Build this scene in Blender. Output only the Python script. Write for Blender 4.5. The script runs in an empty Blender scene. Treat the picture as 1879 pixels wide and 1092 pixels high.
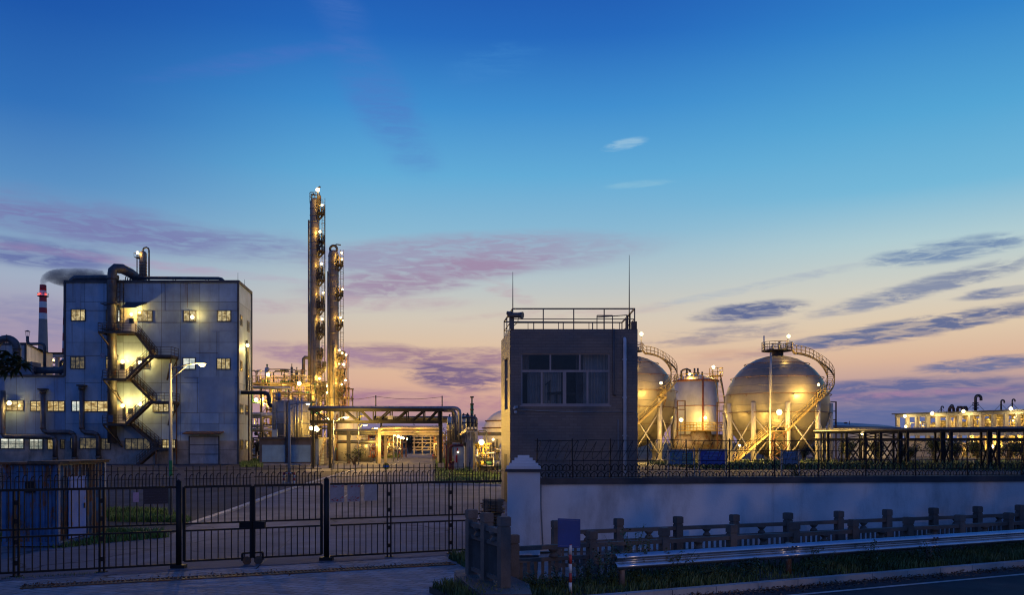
import bpy, math, random
from mathutils import Vector
random.seed(11)
scn = bpy.context.scene
COL = scn.collection
F, H, YH, CX = 1600.0, 2.9, 812.0, 939.5      # focal length in photo pixels, eye height, horizon row, centre column
PI = math.pi

def W(px, py, D):
    return Vector(((px - CX) / F * D, D, H - (py - YH) / F * D))
def G(px, py, z=0.0):
    D = (H - z) * F / (py - YH)
    return Vector(((px - CX) / F * D, D, z))
def X(px, D): return (px - CX) / F * D
def Z(py, D): return H - (py - YH) / F * D
def lin(r, g, b):
    return tuple(((c / 255) / 12.92 if c <= 10 else ((c / 255 + .055) / 1.055) ** 2.4) for c in (r, g, b))

# ------------------------------------------------------------------ mesh builder
class MB:
    def __init__(s): s.v = []; s.f = []; s.sm = []
    def add(s, vs, fs, smooth=False):
        n = len(s.v); s.v += [tuple(p) for p in vs]
        for f in fs:
            s.f.append(tuple(i + n for i in f)); s.sm.append(smooth)
        return s
    def box(s, x0, x1, y0, y1, z0, z1):
        return s.add([(x0,y0,z0),(x1,y0,z0),(x1,y1,z0),(x0,y1,z0),(x0,y0,z1),(x1,y0,z1),(x1,y1,z1),(x0,y1,z1)],
            [(0,3,2,1),(4,5,6,7),(0,1,5,4),(1,2,6,5),(2,3,7,6),(3,0,4,7)])
    def prism(s, poly, z0, z1):
        n = len(poly)
        a = sum(poly[i][0]*poly[(i+1)%n][1]-poly[(i+1)%n][0]*poly[i][1] for i in range(n))
        if a < 0: poly = poly[::-1]
        vs = [(p[0],p[1],z0) for p in poly] + [(p[0],p[1],z1) for p in poly]
        return s.add(vs, [tuple(range(n-1,-1,-1)), tuple(range(n,2*n))] + [(i,(i+1)%n,n+(i+1)%n,n+i) for i in range(n)])
    def bar(s, p, q, w, h=None):
        p, q = Vector(p), Vector(q); h = h or w
        d = q - p
        if d.length < 1e-6: return s
        d.normalize()
        up = Vector((0,0,1)) if abs(d.z) < .95 else Vector((0,1,0))
        r = d.cross(up).normalized(); u = r.cross(d).normalized()
        r *= w/2; u *= h/2
        vs = [p-r-u,p+r-u,p+r+u,p-r+u,q-r-u,q+r-u,q+r+u,q-r+u]
        return s.add(vs, [(3,2,1,0),(4,5,6,7),(0,1,5,4),(1,2,6,5),(2,3,7,6),(3,0,4,7)])
    def tube(s, pts, r, n=8, caps=True, closed=False):
        pts = [Vector(p) for p in pts]; m = len(pts)
        rs = r if isinstance(r, (list, tuple)) else [r]*m
        base = len(s.v); prev = None
        for i, p in enumerate(pts):
            if closed: t = pts[(i+1)%m] - pts[i-1]
            elif i == 0: t = pts[1]-pts[0]
            elif i == m-1: t = pts[-1]-pts[-2]
            else: t = (pts[i+1]-pts[i]).normalized() + (pts[i]-pts[i-1]).normalized()
            t.normalize()
            if prev is None:
                a = Vector((0,0,1)) if abs(t.z) < .9 else Vector((1,0,0))
                u = t.cross(a).normalized()
            else:
                u = (prev - t*prev.dot(t)).normalized()
            prev = u; w = t.cross(u)
            for k in range(n):
                ang = 2*PI*k/n
                s.v.append(tuple(p + (u*math.cos(ang)+w*math.sin(ang))*rs[i]))
        for i in range(m if closed else m-1):
            j = (i+1) % m
            for k in range(n):
                s.f.append((base+i*n+k, base+i*n+(k+1)%n, base+j*n+(k+1)%n, base+j*n+k)); s.sm.append(n > 5)
        if caps and not closed:
            s.f.append(tuple(base+k for k in range(n-1,-1,-1))); s.sm.append(False)
            s.f.append(tuple(base+(m-1)*n+k for k in range(n))); s.sm.append(False)
        return s
    def cyl(s, p, q, r0, r1=None, n=16):
        return s.tube([p, q], [r0, r0 if r1 is None else r1], n)
    def lathe(s, c, prof, n=24, caps=True, smooth=True):
        base = len(s.v); m = len(prof)
        for r, z in prof:
            for k in range(n):
                a = 2*PI*k/n; s.v.append((c[0]+r*math.cos(a), c[1]+r*math.sin(a), c[2]+z))
        for i in range(m-1):
            for k in range(n):
                s.f.append((base+i*n+k, base+i*n+(k+1)%n, base+(i+1)*n+(k+1)%n, base+(i+1)*n+k)); s.sm.append(smooth)
        if caps:
            s.f.append(tuple(base+k for k in range(n-1,-1,-1))); s.sm.append(False)
            s.f.append(tuple(base+(m-1)*n+k for k in range(n))); s.sm.append(False)
        return s
    def sph(s, c, r, n=24, m=14):
        prof = [(max(.002,r*math.sin(PI*i/m)), -r*math.cos(PI*i/m)) for i in range(m+1)]
        return s.lathe(c, prof, n)
    def ring(s, c, R_, r, n=40, k=6):
        return s.tube([(c[0]+R_*math.cos(2*PI*i/n), c[1]+R_*math.sin(2*PI*i/n), c[2]) for i in range(n)], r, k, closed=True)
    def build_each(s, name, mat, parent=None):
        """every separate piece becomes a part of its own"""
        par = list(range(len(s.v)))
        def fd_(i):
            while par[i] != i: par[i] = par[par[i]]; i = par[i]
            return i
        for f in s.f:
            for i in f[1:]: par[fd_(i)] = fd_(f[0])
        isl = {}
        for f, sm in zip(s.f, s.sm): isl.setdefault(fd_(f[0]), []).append((f, sm))
        for fs in isl.values():
            mb = MB(); mp = {}
            for f, sm in fs:
                for i in f:
                    if i not in mp: mp[i] = len(mb.v); mb.v.append(s.v[i])
                mb.f.append(tuple(mp[i] for i in f)); mb.sm.append(sm)
            o = mb.build(name, mat, parent)
        return o
    def build(s, name, mat, parent=None, label=None, loc=None):
        me = bpy.data.meshes.new(name)
        off = OFF.get(parent.name, Vector((0,0,0))) if parent else (Vector(loc) if loc is not None else Vector((0,0,0)))
        me.from_pydata([(x-off.x, y-off.y, z-off.z) for x,y,z in s.v], [], s.f)
        me.polygons.foreach_set('use_smooth', s.sm)
        me.materials.append(mat); me.update()
        o = bpy.data.objects.new(name, me); COL.objects.link(o)
        if parent: o.parent = parent
        else: o.location = off
        OFF[o.name] = off
        if label: o['label'] = label
        return o
OFF = {}

def tag(o, label, cat, group=None):
    o['label'] = label; o['category'] = cat
    if group: o['group'] = group
    return o
def thing(name, label, cat, loc, group=None):
    o = bpy.data.objects.new(name, None); COL.objects.link(o)
    o.location = loc; o.empty_display_size = .3; OFF[o.name] = Vector(loc)
    return tag(o, label, cat, group)
def struct(o, kind='structure'):
    o['kind'] = kind; return o
def copy_tree(o, parent=None, delta=None):
    c = o.copy(); COL.objects.link(c)
    if parent: c.parent = parent
    if delta is not None: c.location = Vector(o.location) + Vector(delta)
    for ch in list(o.children): copy_tree(ch, c)
    return c

# ------------------------------------------------------------------ materials
def nodes(name):
    m = bpy.data.materials.new(name); m.use_nodes = True
    nt = m.node_tree; nt.nodes.clear()
    return m, nt, nt.nodes.new, nt.links.new
def mixc(nt, fac, a, b, mode='MIX'):
    n = nt.nodes.new('ShaderNodeMix'); n.data_type = 'RGBA'; n.blend_type = mode; n.clamp_factor = True
    for sock, v in ((n.inputs[0], fac), (n.inputs[6], a), (n.inputs[7], b)):
        if isinstance(v, bpy.types.NodeSocket): nt.links.new(v, sock)
        elif isinstance(v, (int, float)): sock.default_value = v
        else: sock.default_value = (*v[:3], 1)
    return n.outputs[2]
def mth(nt, op, a, b=None, c=None, clamp=False):
    n = nt.nodes.new('ShaderNodeMath'); n.operation = op; n.use_clamp = clamp
    for i, v in enumerate((a, b, c)):
        if v is None: continue
        if isinstance(v, bpy.types.NodeSocket): nt.links.new(v, n.inputs[i])
        else: n.inputs[i].default_value = v
    return n.outputs[0]
def noise(nt, vec, scale, detail=4, rough=.6, dist=0):
    n = nt.nodes.new('ShaderNodeTexNoise'); n.inputs['Scale'].default_value = scale
    n.inputs['Detail'].default_value = detail; n.inputs['Roughness'].default_value = rough
    n.inputs['Distortion'].default_value = dist
    nt.links.new(vec, n.inputs['Vector']); return n.outputs[0]
def mapping(nt, vec, scale=(1,1,1), loc=(0,0,0), rot=(0,0,0)):
    n = nt.nodes.new('ShaderNodeMapping'); n.inputs['Scale'].default_value = scale
    n.inputs['Location'].default_value = loc; n.inputs['Rotation'].default_value = rot
    nt.links.new(vec, n.inputs['Vector']); return n.outputs[0]
def sstep(nt, v, a, b):
    n = nt.nodes.new('ShaderNodeMapRange'); n.interpolation_type = 'SMOOTHSTEP'
    nt.links.new(v, n.inputs[0]); n.inputs[1].default_value = a; n.inputs[2].default_value = b
    return n.outputs[0]
RUST = (.11,.042,.016)
def M(name, base, rough=.6, metal=0., var=.3, scale=1.5, rust=0., streak=0., bump=0., bscale=20., dirt=0., seam=None, spec=.5, pave=None, crack=0, rusttop=None):
    m, nt, N, L = nodes(name)
    out = N('ShaderNodeOutputMaterial'); b = N('ShaderNodeBsdfPrincipled'); L(b.outputs[0], out.inputs[0])
    tc = N('ShaderNodeTexCoord').outputs['Object']
    n1 = noise(nt, tc, scale, 5)
    lo = tuple(c*(1-var) for c in base); hi = tuple(min(1,c*(1+var)) for c in base)
    col = mixc(nt, sstep(nt, n1, .3, .7), lo, hi)
    if seam:
        sx, sz, w = seam     # panels: width, height, joint width
        br = N('ShaderNodeTexBrick'); br.offset = 0; br.squash = 1
        L(mapping(nt, tc, rot=(-PI/2,0,0)), br.inputs['Vector'])
        br.inputs['Scale'].default_value = 1; br.inputs['Mortar Size'].default_value = w
        br.inputs['Brick Width'].default_value = sx; br.inputs['Row Height'].default_value = sz
        br.inputs['Color1'].default_value = (.8,.8,.8,1); br.inputs['Color2'].default_value = (1.15,1.15,1.15,1)
        br.inputs['Mortar'].default_value = (.35,.33,.3,1); br.inputs['Mortar Smooth'].default_value = .3
        col = mixc(nt, 1., col, br.outputs['Color'], 'MULTIPLY')
    if rusttop:
        zt, ln = rusttop
        sz = nt.nodes.new('ShaderNodeSeparateXYZ'); L(tc, sz.inputs[0])
        sn = noise(nt, mapping(nt, tc, (1.,1.,.03), loc=(3.1,0,0)), 1.4, 7, .72); s2 = noise(nt, mapping(nt, tc, (1.,1.,0)), .17, 2)
        dp = mth(nt,'MULTIPLY', sstep(nt, mth(nt,'ADD', sz.outputs[2], mth(nt,'MULTIPLY_ADD', sn, 3., -1.5)), zt-ln, zt), sstep(nt, sz.outputs[2], zt+.1, zt-.1))
        col = mixc(nt, mth(nt,'MULTIPLY', mth(nt,'MULTIPLY',dp,.85), mth(nt,'MULTIPLY',sstep(nt, sn, .5, .66),sstep(nt, s2, .46, .6))), col, (.13,.055,.02))
    if pave:
        sx, sy, w, rz, kk = pave
        br = N('ShaderNodeTexBrick'); L(mapping(nt, tc, rot=(0,0,rz)), br.inputs['Vector']); br.inputs['Scale'].default_value = 1
        br.inputs['Mortar Size'].default_value = w; br.inputs['Brick Width'].default_value = sx; br.inputs['Row Height'].default_value = sy
        br.inputs['Color1'].default_value = (1-kk,1-kk,1-kk,1); br.inputs['Color2'].default_value = (1+kk,1+kk,1+kk,1); br.inputs['Mortar'].default_value = (.45,.45,.45,1)
        col = mixc(nt, 1., col, br.outputs['Color'], 'MULTIPLY')
    if crack:
        vo = N('ShaderNodeTexVoronoi'); vo.feature = 'DISTANCE_TO_EDGE'; vo.inputs['Scale'].default_value = crack
        wv = N('ShaderNodeVectorMath'); wv.operation = 'ADD'; L(tc, wv.inputs[0]); nn = N('ShaderNodeTexNoise'); nn.inputs['Scale'].default_value = 1.2; nn.inputs['Detail'].default_value = 6; L(tc, nn.inputs['Vector']); L(nn.outputs['Color'], wv.inputs[1]); L(wv.outputs[0], vo.inputs['Vector'])
        ck = mth(nt,'MULTIPLY', sstep(nt, vo.outputs['Distance'], .012, .002), sstep(nt, noise(nt, tc, .12, 3), .45, .6))
        col = mixc(nt, mth(nt,'MULTIPLY',ck,.8), col, (.015,.015,.015))
        pt = sstep(nt, noise(nt, mapping(nt, tc, (1,.35,1)), .16, 6, .68), .5, .62)
        col = mixc(nt, mth(nt,'MULTIPLY',pt,.55), col, tuple(c*.45 for c in base))
        tk = sstep(nt, noise(nt, mapping(nt, tc, (1.2,.05,1), rot=(0,0,.18)), 1.0, 5, .6), .56, .7)
        col = mixc(nt, mth(nt,'MULTIPLY',tk,.35), col, tuple(min(1,c*1.7) for c in base))
    if streak:
        sn = noise(nt, mapping(nt, tc, (1.3,1.3,.07)), 1.1, 6, .7)
        big = noise(nt, mapping(nt, tc, (.25,.25,.12)), 1., 2)
        f = mth(nt, 'MULTIPLY', sstep(nt, sn, .55, .78), sstep(nt, big, .42, .62))
        col = mixc(nt, mth(nt,'MULTIPLY',f,streak), col, (.16,.085,.04))
    if dirt:
        dn = noise(nt, mapping(nt, tc, (1,1,.35)), .9, 7, .7)
        col = mixc(nt, mth(nt,'MULTIPLY',sstep(nt, dn, .45, .75),dirt), col, (.05,.045,.04))
    rg = rough
    if rust:
        rn = noise(nt, mapping(nt, tc, (1,1,.45)), 2.3, 8, .72)
        f = sstep(nt, rn, .62-.3*rust, .72-.3*rust)
        col = mixc(nt, f, col, mixc(nt, noise(nt, tc, 9), RUST, (.22,.09,.03)))
        b.inputs['Metallic'].default_value = metal
    L(col, b.inputs['Base Color'])
    b.inputs['Metallic'].default_value = metal
    b.inputs['Specular IOR Level'].default_value = spec
    rn2 = noise(nt, tc, scale*3, 3)
    L(mth(nt,'MULTIPLY_ADD',rn2,.3,rg-.15,clamp=True), b.inputs['Roughness'])
    if bump:
        bp = N('ShaderNodeBump'); bp.inputs['Strength'].default_value = bump; bp.inputs['Distance'].default_value = .02
        L(noise(nt, tc, bscale, 4), bp.inputs['Height']); L(bp.outputs[0], b.inputs['Normal'])
    return m
def EM(name, col, strength):
    m, nt, N, L = nodes(name)
    out = N('ShaderNodeOutputMaterial'); e = N('ShaderNodeEmission'); e.inputs[0].default_value = (*col,1); e.inputs[1].default_value = strength
    L(e.outputs[0], out.inputs[0]); return m
def WIN(name, a, b_, strength, sc=(1.6,1.6,2.2), blue=.0):
    """a lit window: a room seen through dusty glass, with blinds and shelves as uneven light"""
    m, nt, N, L = nodes(name)
    out = N('ShaderNodeOutputMaterial'); e = N('ShaderNodeEmission'); g = N('ShaderNodeBsdfGlossy'); ad = N('ShaderNodeAddShader')
    tc = N('ShaderNodeTexCoord').outputs['Object']
    n1 = noise(nt, mapping(nt, tc, sc), 1.3, 5, .65)
    vor = N('ShaderNodeTexVoronoi'); vor.distance = 'CHEBYCHEV'; L(mapping(nt, tc, (.9,.9,1.5)), vor.inputs['Vector']); vor.inputs['Scale'].default_value = 1.4
    f = mth(nt, 'MULTIPLY', sstep(nt, n1, .36, .62), mth(nt,'MULTIPLY_ADD',vor.outputs['Color'],1.1,.12))
    L(mixc(nt, f, b_, a), e.inputs[0]); e.inputs[1].default_value = strength
    g.inputs['Roughness'].default_value = .15; g.inputs[0].default_value = (.05,.05,.05,1)
    L(e.outputs[0], ad.inputs[0]); L(g.outputs[0], ad.inputs[1]); L(ad.outputs[0], out.inputs[0]); return m

black = M('black_paint', (.006,.0065,.0075), .55, spec=.3)
black_pipe = M('black_pipe', (.035,.037,.042), .4, .3, .3)
steel = M('galvanised_steel', (.33,.34,.36), .42, .75, .2, 3, dirt=.3)
steel_dark = M('dark_steel', (.07,.068,.065), .5, .4, .3, 2, rust=.25)
rusty = M('rusty_steel', (.10,.07,.05), .7, .2, .4, 2, rust=.55)
duct_m = M('weathered_duct', (.085,.09,.10), .5, .4, .3, 1.2, rust=.2, streak=.4)
clad = M('metal_cladding', (.26,.37,.48), .5, 0.0, .16, .35, streak=1., dirt=.25, seam=(2.55,5.4,.035), rusttop=(24.2,4.2))
clad_low = M('lower_cladding', (.20,.31,.46), .5, 0, .16, .3, streak=.9, dirt=.3, seam=(2.55,4.0,.03), rusttop=(11.7,3.6))
plinth_m = M('concrete_plinth', (.27,.265,.25), .85, 0, .25, .6, dirt=.6, streak=.5)
trim_m = M('dark_trim', (.05,.052,.058), .6, 0, .3)
win_frame = M('window_frame', (.06,.065,.07), .5, .2, .2)
stair_m = M('stair_steel', (.055,.05,.045), .6, .3, .3, 2, rust=.25)
concrete = M('concrete', (.33,.31,.28), .85, 0, .2, .7, dirt=.35, bump=.2)
conc_pale = M('pale_concrete', (.5,.46,.38), .8, 0, .15, .6, dirt=.25)
tankmetal = M('tank_metal', (.42,.40,.36), .38, .65, .18, .6, dirt=.35, streak=.5)
sphere_m = M('sphere_cladding', (.255,.225,.165), .42, .30, .16, .35, dirt=.22, streak=.35)
tank_paint = M('tank_paint', (.55,.54,.50), .5, .1, .12, .4, dirt=.2, streak=.5)
column_m = M('column_cladding', (.20,.168,.135), .42, .5, .2, .5, dirt=.12, streak=.35)
pipe_silver = M('insulated_pipe', (.5,.47,.42), .36, .7, .2, 1.5, dirt=.3)
yellow_m = M('yellow_rail_paint', (.55,.36,.05), .5, 0, .2, 2, rust=.1)
orange_m = M('red_oxide_paint', (.30,.10,.04), .6, 0, .3, 2, rust=.2)
green_m = M('green_paint', (.04,.14,.06), .5, .1, .3, 3)
blue_m = M('blue_paint', (.03,.12,.35), .5, 0, .25, 2, dirt=.2)
maroon_m = M('maroon_pipe', (.14,.03,.025), .5, .1, .3, 2)
white_m = M('white_paint', (.72,.71,.68), .7, 0, .06, .5, dirt=.14)
grey_m = M('grey_paint', (.24,.25,.26), .6, 0, .15, 2, dirt=.2)
bulb_w = EM('warm_lamp', (1,.72,.30), 14.)
bulb_y = EM('sodium_lamp', (1,.60,.16), 12.)
bulb_g = EM('green_signal', (.25,1,.2), 6.)
bulb_r = EM('red_aviation', (1,.06,.04), 4.)
bulb_off = EM('dim_street_lamp', (1,.85,.55), 4.)
win_lit = WIN('lit_window', (1,.82,.42), (.26,.17,.05), .78)
win_warm = WIN('warm_window', (1,.78,.34), (.24,.13,.03), .95, (.9,.9,2.5))
win_dim = WIN('dim_window', (.42,.33,.17), (.06,.06,.06), .40)
win_cool = WIN('cool_window', (1,.97,.78), (.30,.36,.34), 1.1, (.8,.8,1.5))
win_dark = M('dark_glass', (.02,.025,.03), .12, 0, .4, 1.2)

WARM, SOD = (1.,.61,.14), (1.,.56,.09)
POW = .68
def plight(pos, power, col=WARM, r=.25, parent=None):  # point light of a lamp, also used for added fills without a lamp body
    l = bpy.data.lights.new('lamp_or_fill_light', 'POINT'); l.energy = power*POW; l.color = col; l.shadow_soft_size = r
    o = bpy.data.objects.new('lamp_or_fill_light', l); COL.objects.link(o)
    if parent:
        o.parent = parent; o.location = Vector(pos) - OFF[parent.name]
    else: o.location = pos
    return o
def lamp(root, pos, r, power, mat=None, col=WARM, back=(0,.35,0), off=(0,-.7,-.25), name='floodlight'):
    """a flood lamp: dark housing with its bright bulb, fixed to root, and the light it throws"""
    p = Vector(pos); b = Vector(back)*.75; r *= .72
    mb = MB(); mb.cyl(p + b*(r/.35)*.75, p + b*(r/.35)*.1, r*.45, r*1.02, 10); mb.bar(p + b*(r/.35)*.7, p + b*(r/.35)*.7 + Vector((0,.2,-r*1.6)), r*.25)
    h = mb.build(name, steel_dark, root)
    MB().sph(p, r*.92, 10, 7).build('bulb', mat or bulb_w, h)
    if power: plight(p + Vector(off), power, col, r*.6, root)
    return h
# ------------------------------------------------------------------ camera, sun, sky
cam = bpy.data.cameras.new('camera'); co = bpy.data.objects.new('camera', cam); COL.objects.link(co)
co.location = (0,0,H); co.rotation_euler = (PI/2,0,0)
cam.sensor_width = 36; cam.lens = 36*F/1879; cam.shift_y = (YH-546)/1879; cam.clip_start = .2; cam.clip_end = 6000
scn.camera = co
SUN_EL, SUN_AZ = math.radians(1.5), math.radians(4)
sl = bpy.data.lights.new('sun','SUN'); sl.energy = .12; sl.angle = math.radians(12); sl.color = (1,.72,.5)
so = bpy.data.objects.new('sun', sl); COL.objects.link(so)
so.rotation_euler = (Vector((math.sin(SUN_AZ)*math.cos(SUN_EL), math.cos(SUN_AZ)*math.cos(SUN_EL), math.sin(SUN_EL)))).to_track_quat('Z','Y').to_euler()

w = bpy.data.worlds.new('World'); scn.world = w; w.use_nodes = True
nt = w.node_tree; nt.nodes.clear(); N = nt.nodes.new; L = nt.links.new
tc = N('ShaderNodeTexCoord').outputs['Generated']
sp = N('ShaderNodeSeparateXYZ'); L(tc, sp.inputs[0]); dx, dy, dz = sp.outputs
DEG = 180/PI
az = mth(nt,'MULTIPLY', mth(nt,'ARCTAN2', dx, dy), DEG)
el = mth(nt,'MULTIPLY', mth(nt,'ARCSINE', dz), DEG)
def ramp(stops, inp, lo, hi):
    r = N('ShaderNodeValToRGB'); r.color_ramp.interpolation = 'EASE' if False else 'LINEAR'
    e = r.color_ramp.elements
    while len(e) < len(stops): e.new(.5)
    for q, (v, c) in zip(e, sorted(stops)): q.position = (v-lo)/(hi-lo); q.color = (*lin(*c),1)
    L(mth(nt,'DIVIDE', mth(nt,'SUBTRACT',inp,lo), hi-lo, clamp=True), r.inputs[0]); return r.outputs[0]
mid = ramp([(-2,(120,118,140)),(1,(150,125,150)),(2.4,(196,156,154)),(4,(222,180,156)),(6,(224,194,166)),(8,(213,203,188)),(10.5,(184,200,206)),(13.5,(138,188,216)),
    (17,(98,175,220)),(21,(62,145,212)),(25,(34,108,194)),(29,(24,84,176)),(40,(22,74,160)),(90,(24,70,150))], el, -2, 90)
left = ramp([(-2,(110,112,142)),(1,(140,124,160)),(4,(170,142,168)),(7,(172,160,182)),(9.5,(165,178,200)),(12,(130,165,200)),
    (15,(88,145,200)),(19,(48,115,190)),(24,(26,88,174)),(29,(18,70,160)),(40,(20,70,152)),(90,(24,70,150))], el, -2, 90)
right = ramp([(-2,(82,104,155)),(1.5,(92,112,160)),(3,(170,145,160)),(5,(222,184,158)),(7,(228,206,178)),(9,(216,212,198)),(12,(180,209,216)),(15,(118,188,222)),
    (19,(84,168,218)),(24,(48,132,206)),(29,(28,96,188)),(40,(24,76,162)),(90,(24,70,150))], el, -2, 90)
front = mixc(nt, sstep(nt, az, -8, -30), mixc(nt, sstep(nt, az, 4, 26), mid, right), left)
back = ramp([(-2,(72,84,116)),(3,(78,102,154)),(12,(86,118,188)),(30,(64,106,192)),(90,(24,70,150))], el, -2, 90)
sky = mixc(nt, sstep(nt, dy, .35, -.15), front, back)
# ---- clouds: streaks on a high sheet, plus the larger banks where they hang
wobv = mapping(nt, tc, (6,6,26))
n_str = noise(nt, wobv, 1.6, 7, .62, .6)
n_fine = noise(nt, mapping(nt, tc, (14,14,75), rot=(0,.18,0)), 1.5, 6, .62, .5)
n_big = noise(nt, mapping(nt, tc, (3,3,13), loc=(2.2,0,1.3)), 1.3, 5, .55, .3)
wisp = mth(nt,'MULTIPLY_ADD', sstep(nt, noise(nt, mapping(nt, tc, (9,9,60), rot=(0,.12,0)), 3.2, 5, .6, .8), .32, .6), .62, .48)
def blob(a, e, sa, se, tilt, col, amt, tex=n_str, lo=.36, hi=.66):
    """one bank of cloud centred at azimuth a, elevation e (degrees)"""
    global sky
    da = mth(nt,'SUBTRACT',az,a); de = mth(nt,'SUBTRACT',el,e)
    de = mth(nt,'SUBTRACT',de, mth(nt,'MULTIPLY',da,math.tan(math.radians(tilt))))
    da = mth(nt,'DIVIDE',da,sa); de = mth(nt,'DIVIDE',de,se)
    d2 = mth(nt,'ADD', mth(nt,'MULTIPLY',da,da), mth(nt,'MULTIPLY',de,de))
    body = mth(nt,'SUBTRACT',1., mth(nt,'MULTIPLY',d2,1.), clamp=True)
    t = sstep(nt, mth(nt,'ADD', mth(nt,'MULTIPLY',tex,4.2), mth(nt,'MULTIPLY_ADD', body, 1.0, -2.1)), lo, hi)
    f = mth(nt,'MULTIPLY', mth(nt,'MULTIPLY', mth(nt,'MULTIPLY',t,wisp), sstep(nt, body, 0, .85)), amt)
    sky = mixc(nt, f, sky, lin(*col))
def PX(px, py): # a place in the photograph as azimuth, elevation
    x, z = (px-CX)/F, (YH-py)/F
    return math.degrees(math.atan(x)), math.degrees(math.atan2(z, math.hypot(1,x)))
def bank(px, py, wpx, hpx, tilt, col, amt, tex=n_str, lo=.02, hi=1.5):
    a, e = PX(px, py); k = math.degrees(1/F)*math.cos(math.radians(a))
    blob(a, e, wpx*k, hpx*k, tilt, col, amt, tex, lo, hi)
PINK, MAUVE, SLATE = (205,145,170), (128,125,170), (92,108,152)
bank(240, 415, 520, 56, -4, (122,124,178), .8, n_big, -.25, .95)
bank(60, 465, 260, 34, -2, (96,108,168), .8, n_big)
bank(250, 482, 420, 14, -3, (185,150,185), .4)
bank(80, 590, 260, 60, 0, (120,125,175), .75, n_big)
bank(850, 470, 430, 50, 3, (156,152,184), .75, n_big, -.25, .95)
bank(780, 508, 280, 38, 9, (160,138,170), .8, n_str, -.3, .9)
bank(930, 535, 70, 22, -20, (190,160,175), .5, n_fine)
bank(760, 655, 400, 30, -1, (160,130,150), .95, n_str, -.2, .9)
bank(840, 690, 120, 36, -4, (112,98,140), 1., n_fine, -.2, .7)
bank(720, 735, 380, 30, 0, (160,118,150), .9)
bank(600, 560, 330, 22, 2, (188,165,178), .7)
bank(1050, 575, 300, 14, 3, (200,180,178), .6, n_fine)
bank(1420, 520, 330, 12, 9, (176,188,200), .7, n_fine)
bank(1500, 640, 300, 14, 5, (176,150,156), .6, n_fine)
bank(560, 650, 260, 30, -1, (172,140,168), .6)
bank(820, 790, 420, 24, 0, (104,110,152), .85, n_big, -.3, .6)
bank(1375, 572, 125, 22, 4, SLATE, .95, n_fine, -.15, .7)
bank(1690, 530, 240, 24, 11, (120,134,168), .8, n_fine, -.15, .8)
bank(1850, 535, 110, 14, 3, (110,124,162), .85, n_fine, -.15, .7)
bank(1660, 605, 330, 24, 7, (100,112,152), .95, n_fine, -.15, .7)
bank(1350, 606, 180, 15, 3, (150,145,160), .75, n_fine)
bank(1290, 625, 240, 12, 3, (150,140,155), .7, n_fine)
bank(1740, 460, 170, 26, 4, (112,140,180), .85, n_fine, -.15, .8)
bank(1800, 670, 140, 20, 3, (108,116,158), .9, n_fine, -.15, .7)
bank(1700, 712, 330, 36, 2, (96,106,155), .95, n_big, -.3, .6)
bank(1640, 725, 240, 10, 2, (190,140,165), .6, n_fine)
bank(1700, 768, 420, 34, 0, (84,105,158), .85, n_big, -.3, .6)
bank(1300, 650, 260, 14, 1, (205,165,150), .6)
bank(1145, 265, 52, 12, 8, (150,195,225), .8, n_fine, -.15, .8)
bank(1170, 338, 80, 8, 2, (140,195,222), .5, n_fine, -.15, .8)
bank(690, 165, 150, 120, -48, (80,122,200), .5, n_big)
bank(470, 110, 260, 26, 14, (84,116,202), .5, n_big)
bank(900, 120, 120, 40, 12, (60,135,208), .5, n_fine)
nish = N('ShaderNodeTexSky'); nish.sky_type = 'NISHITA'; nish.sun_disc = False
nish.sun_elevation = SUN_EL; nish.sun_rotation = SUN_AZ
bg = N('ShaderNodeBackground'); L(sky, bg.inputs[0]); bg.inputs[1].default_value = 1.0
bg2 = N('ShaderNodeBackground'); L(nish.outputs[0], bg2.inputs[0]); bg2.inputs[1].default_value = .05
mx = N('ShaderNodeMixShader'); mx.inputs[0].default_value = .06; L(bg.outputs[0], mx.inputs[1]); L(bg2.outputs[0], mx.inputs[2])
wo = N('ShaderNodeOutputWorld'); L(mx.outputs[0], wo.inputs[0])
vs = scn.view_settings; vs.view_transform = 'Standard'; vs.look = 'None'; vs.exposure = 0; vs.gamma = 1; vs.use_curve_mapping = False
cy = scn.cycles; cy.max_bounces = 5; cy.diffuse_bounces = 2; cy.glossy_bounces = 3; cy.transmission_bounces = 4; cy.transparent_max_bounces = 8
cy.sample_clamp_indirect = 3; cy.use_denoising = True; cy.use_light_tree = True; cy.volume_bounces = 0; cy.pixel_filter_type = 'BLACKMAN_HARRIS'; cy.filter_width = 1.15
try: cy.denoiser = 'OPENIMAGEDENOISE'
except Exception: pass
# ------------------------------------------------------------------ ground, roads, verge
asphalt = M('asphalt', (.048,.052,.066), .85, spec=.14, metal=0., var=.35, scale=.25, bump=.35, bscale=30, dirt=.35, crack=.22)
asphalt_road = M('road_asphalt', (.04,.04,.044), .8, spec=.15, metal=0., var=.3, scale=.5, bump=.4, bscale=40)
roadconc = M('road_concrete', (.128,.132,.158), .8, spec=.16, metal=0., var=.3, scale=.22, dirt=.4, bump=.3, bscale=14, crack=.16, pave=(4.2,3.4,.012,.5,.08))
drive_m = M('driveway_concrete', (.24,.24,.255), .75, spec=.25, metal=0., var=.22, scale=.5, dirt=.5, bump=.35, bscale=16, crack=.3, pave=(.44,.22,.014,.4,.22))
soil_m = M('soil', (.045,.04,.03), .9, 0, .4, 1.2, bump=.5)
lawn_m = M('lawn_soil', (.06,.075,.025), .9, 0, .4, 1.5, bump=.4)
paint_line = M('road_paint', (.36,.35,.33), .7, 0, .2, 3, dirt=.45)
kerb_m = M('kerb_stone', (.36,.35,.34), .8, 0, .2, 1, dirt=.4, bump=.3)
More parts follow.
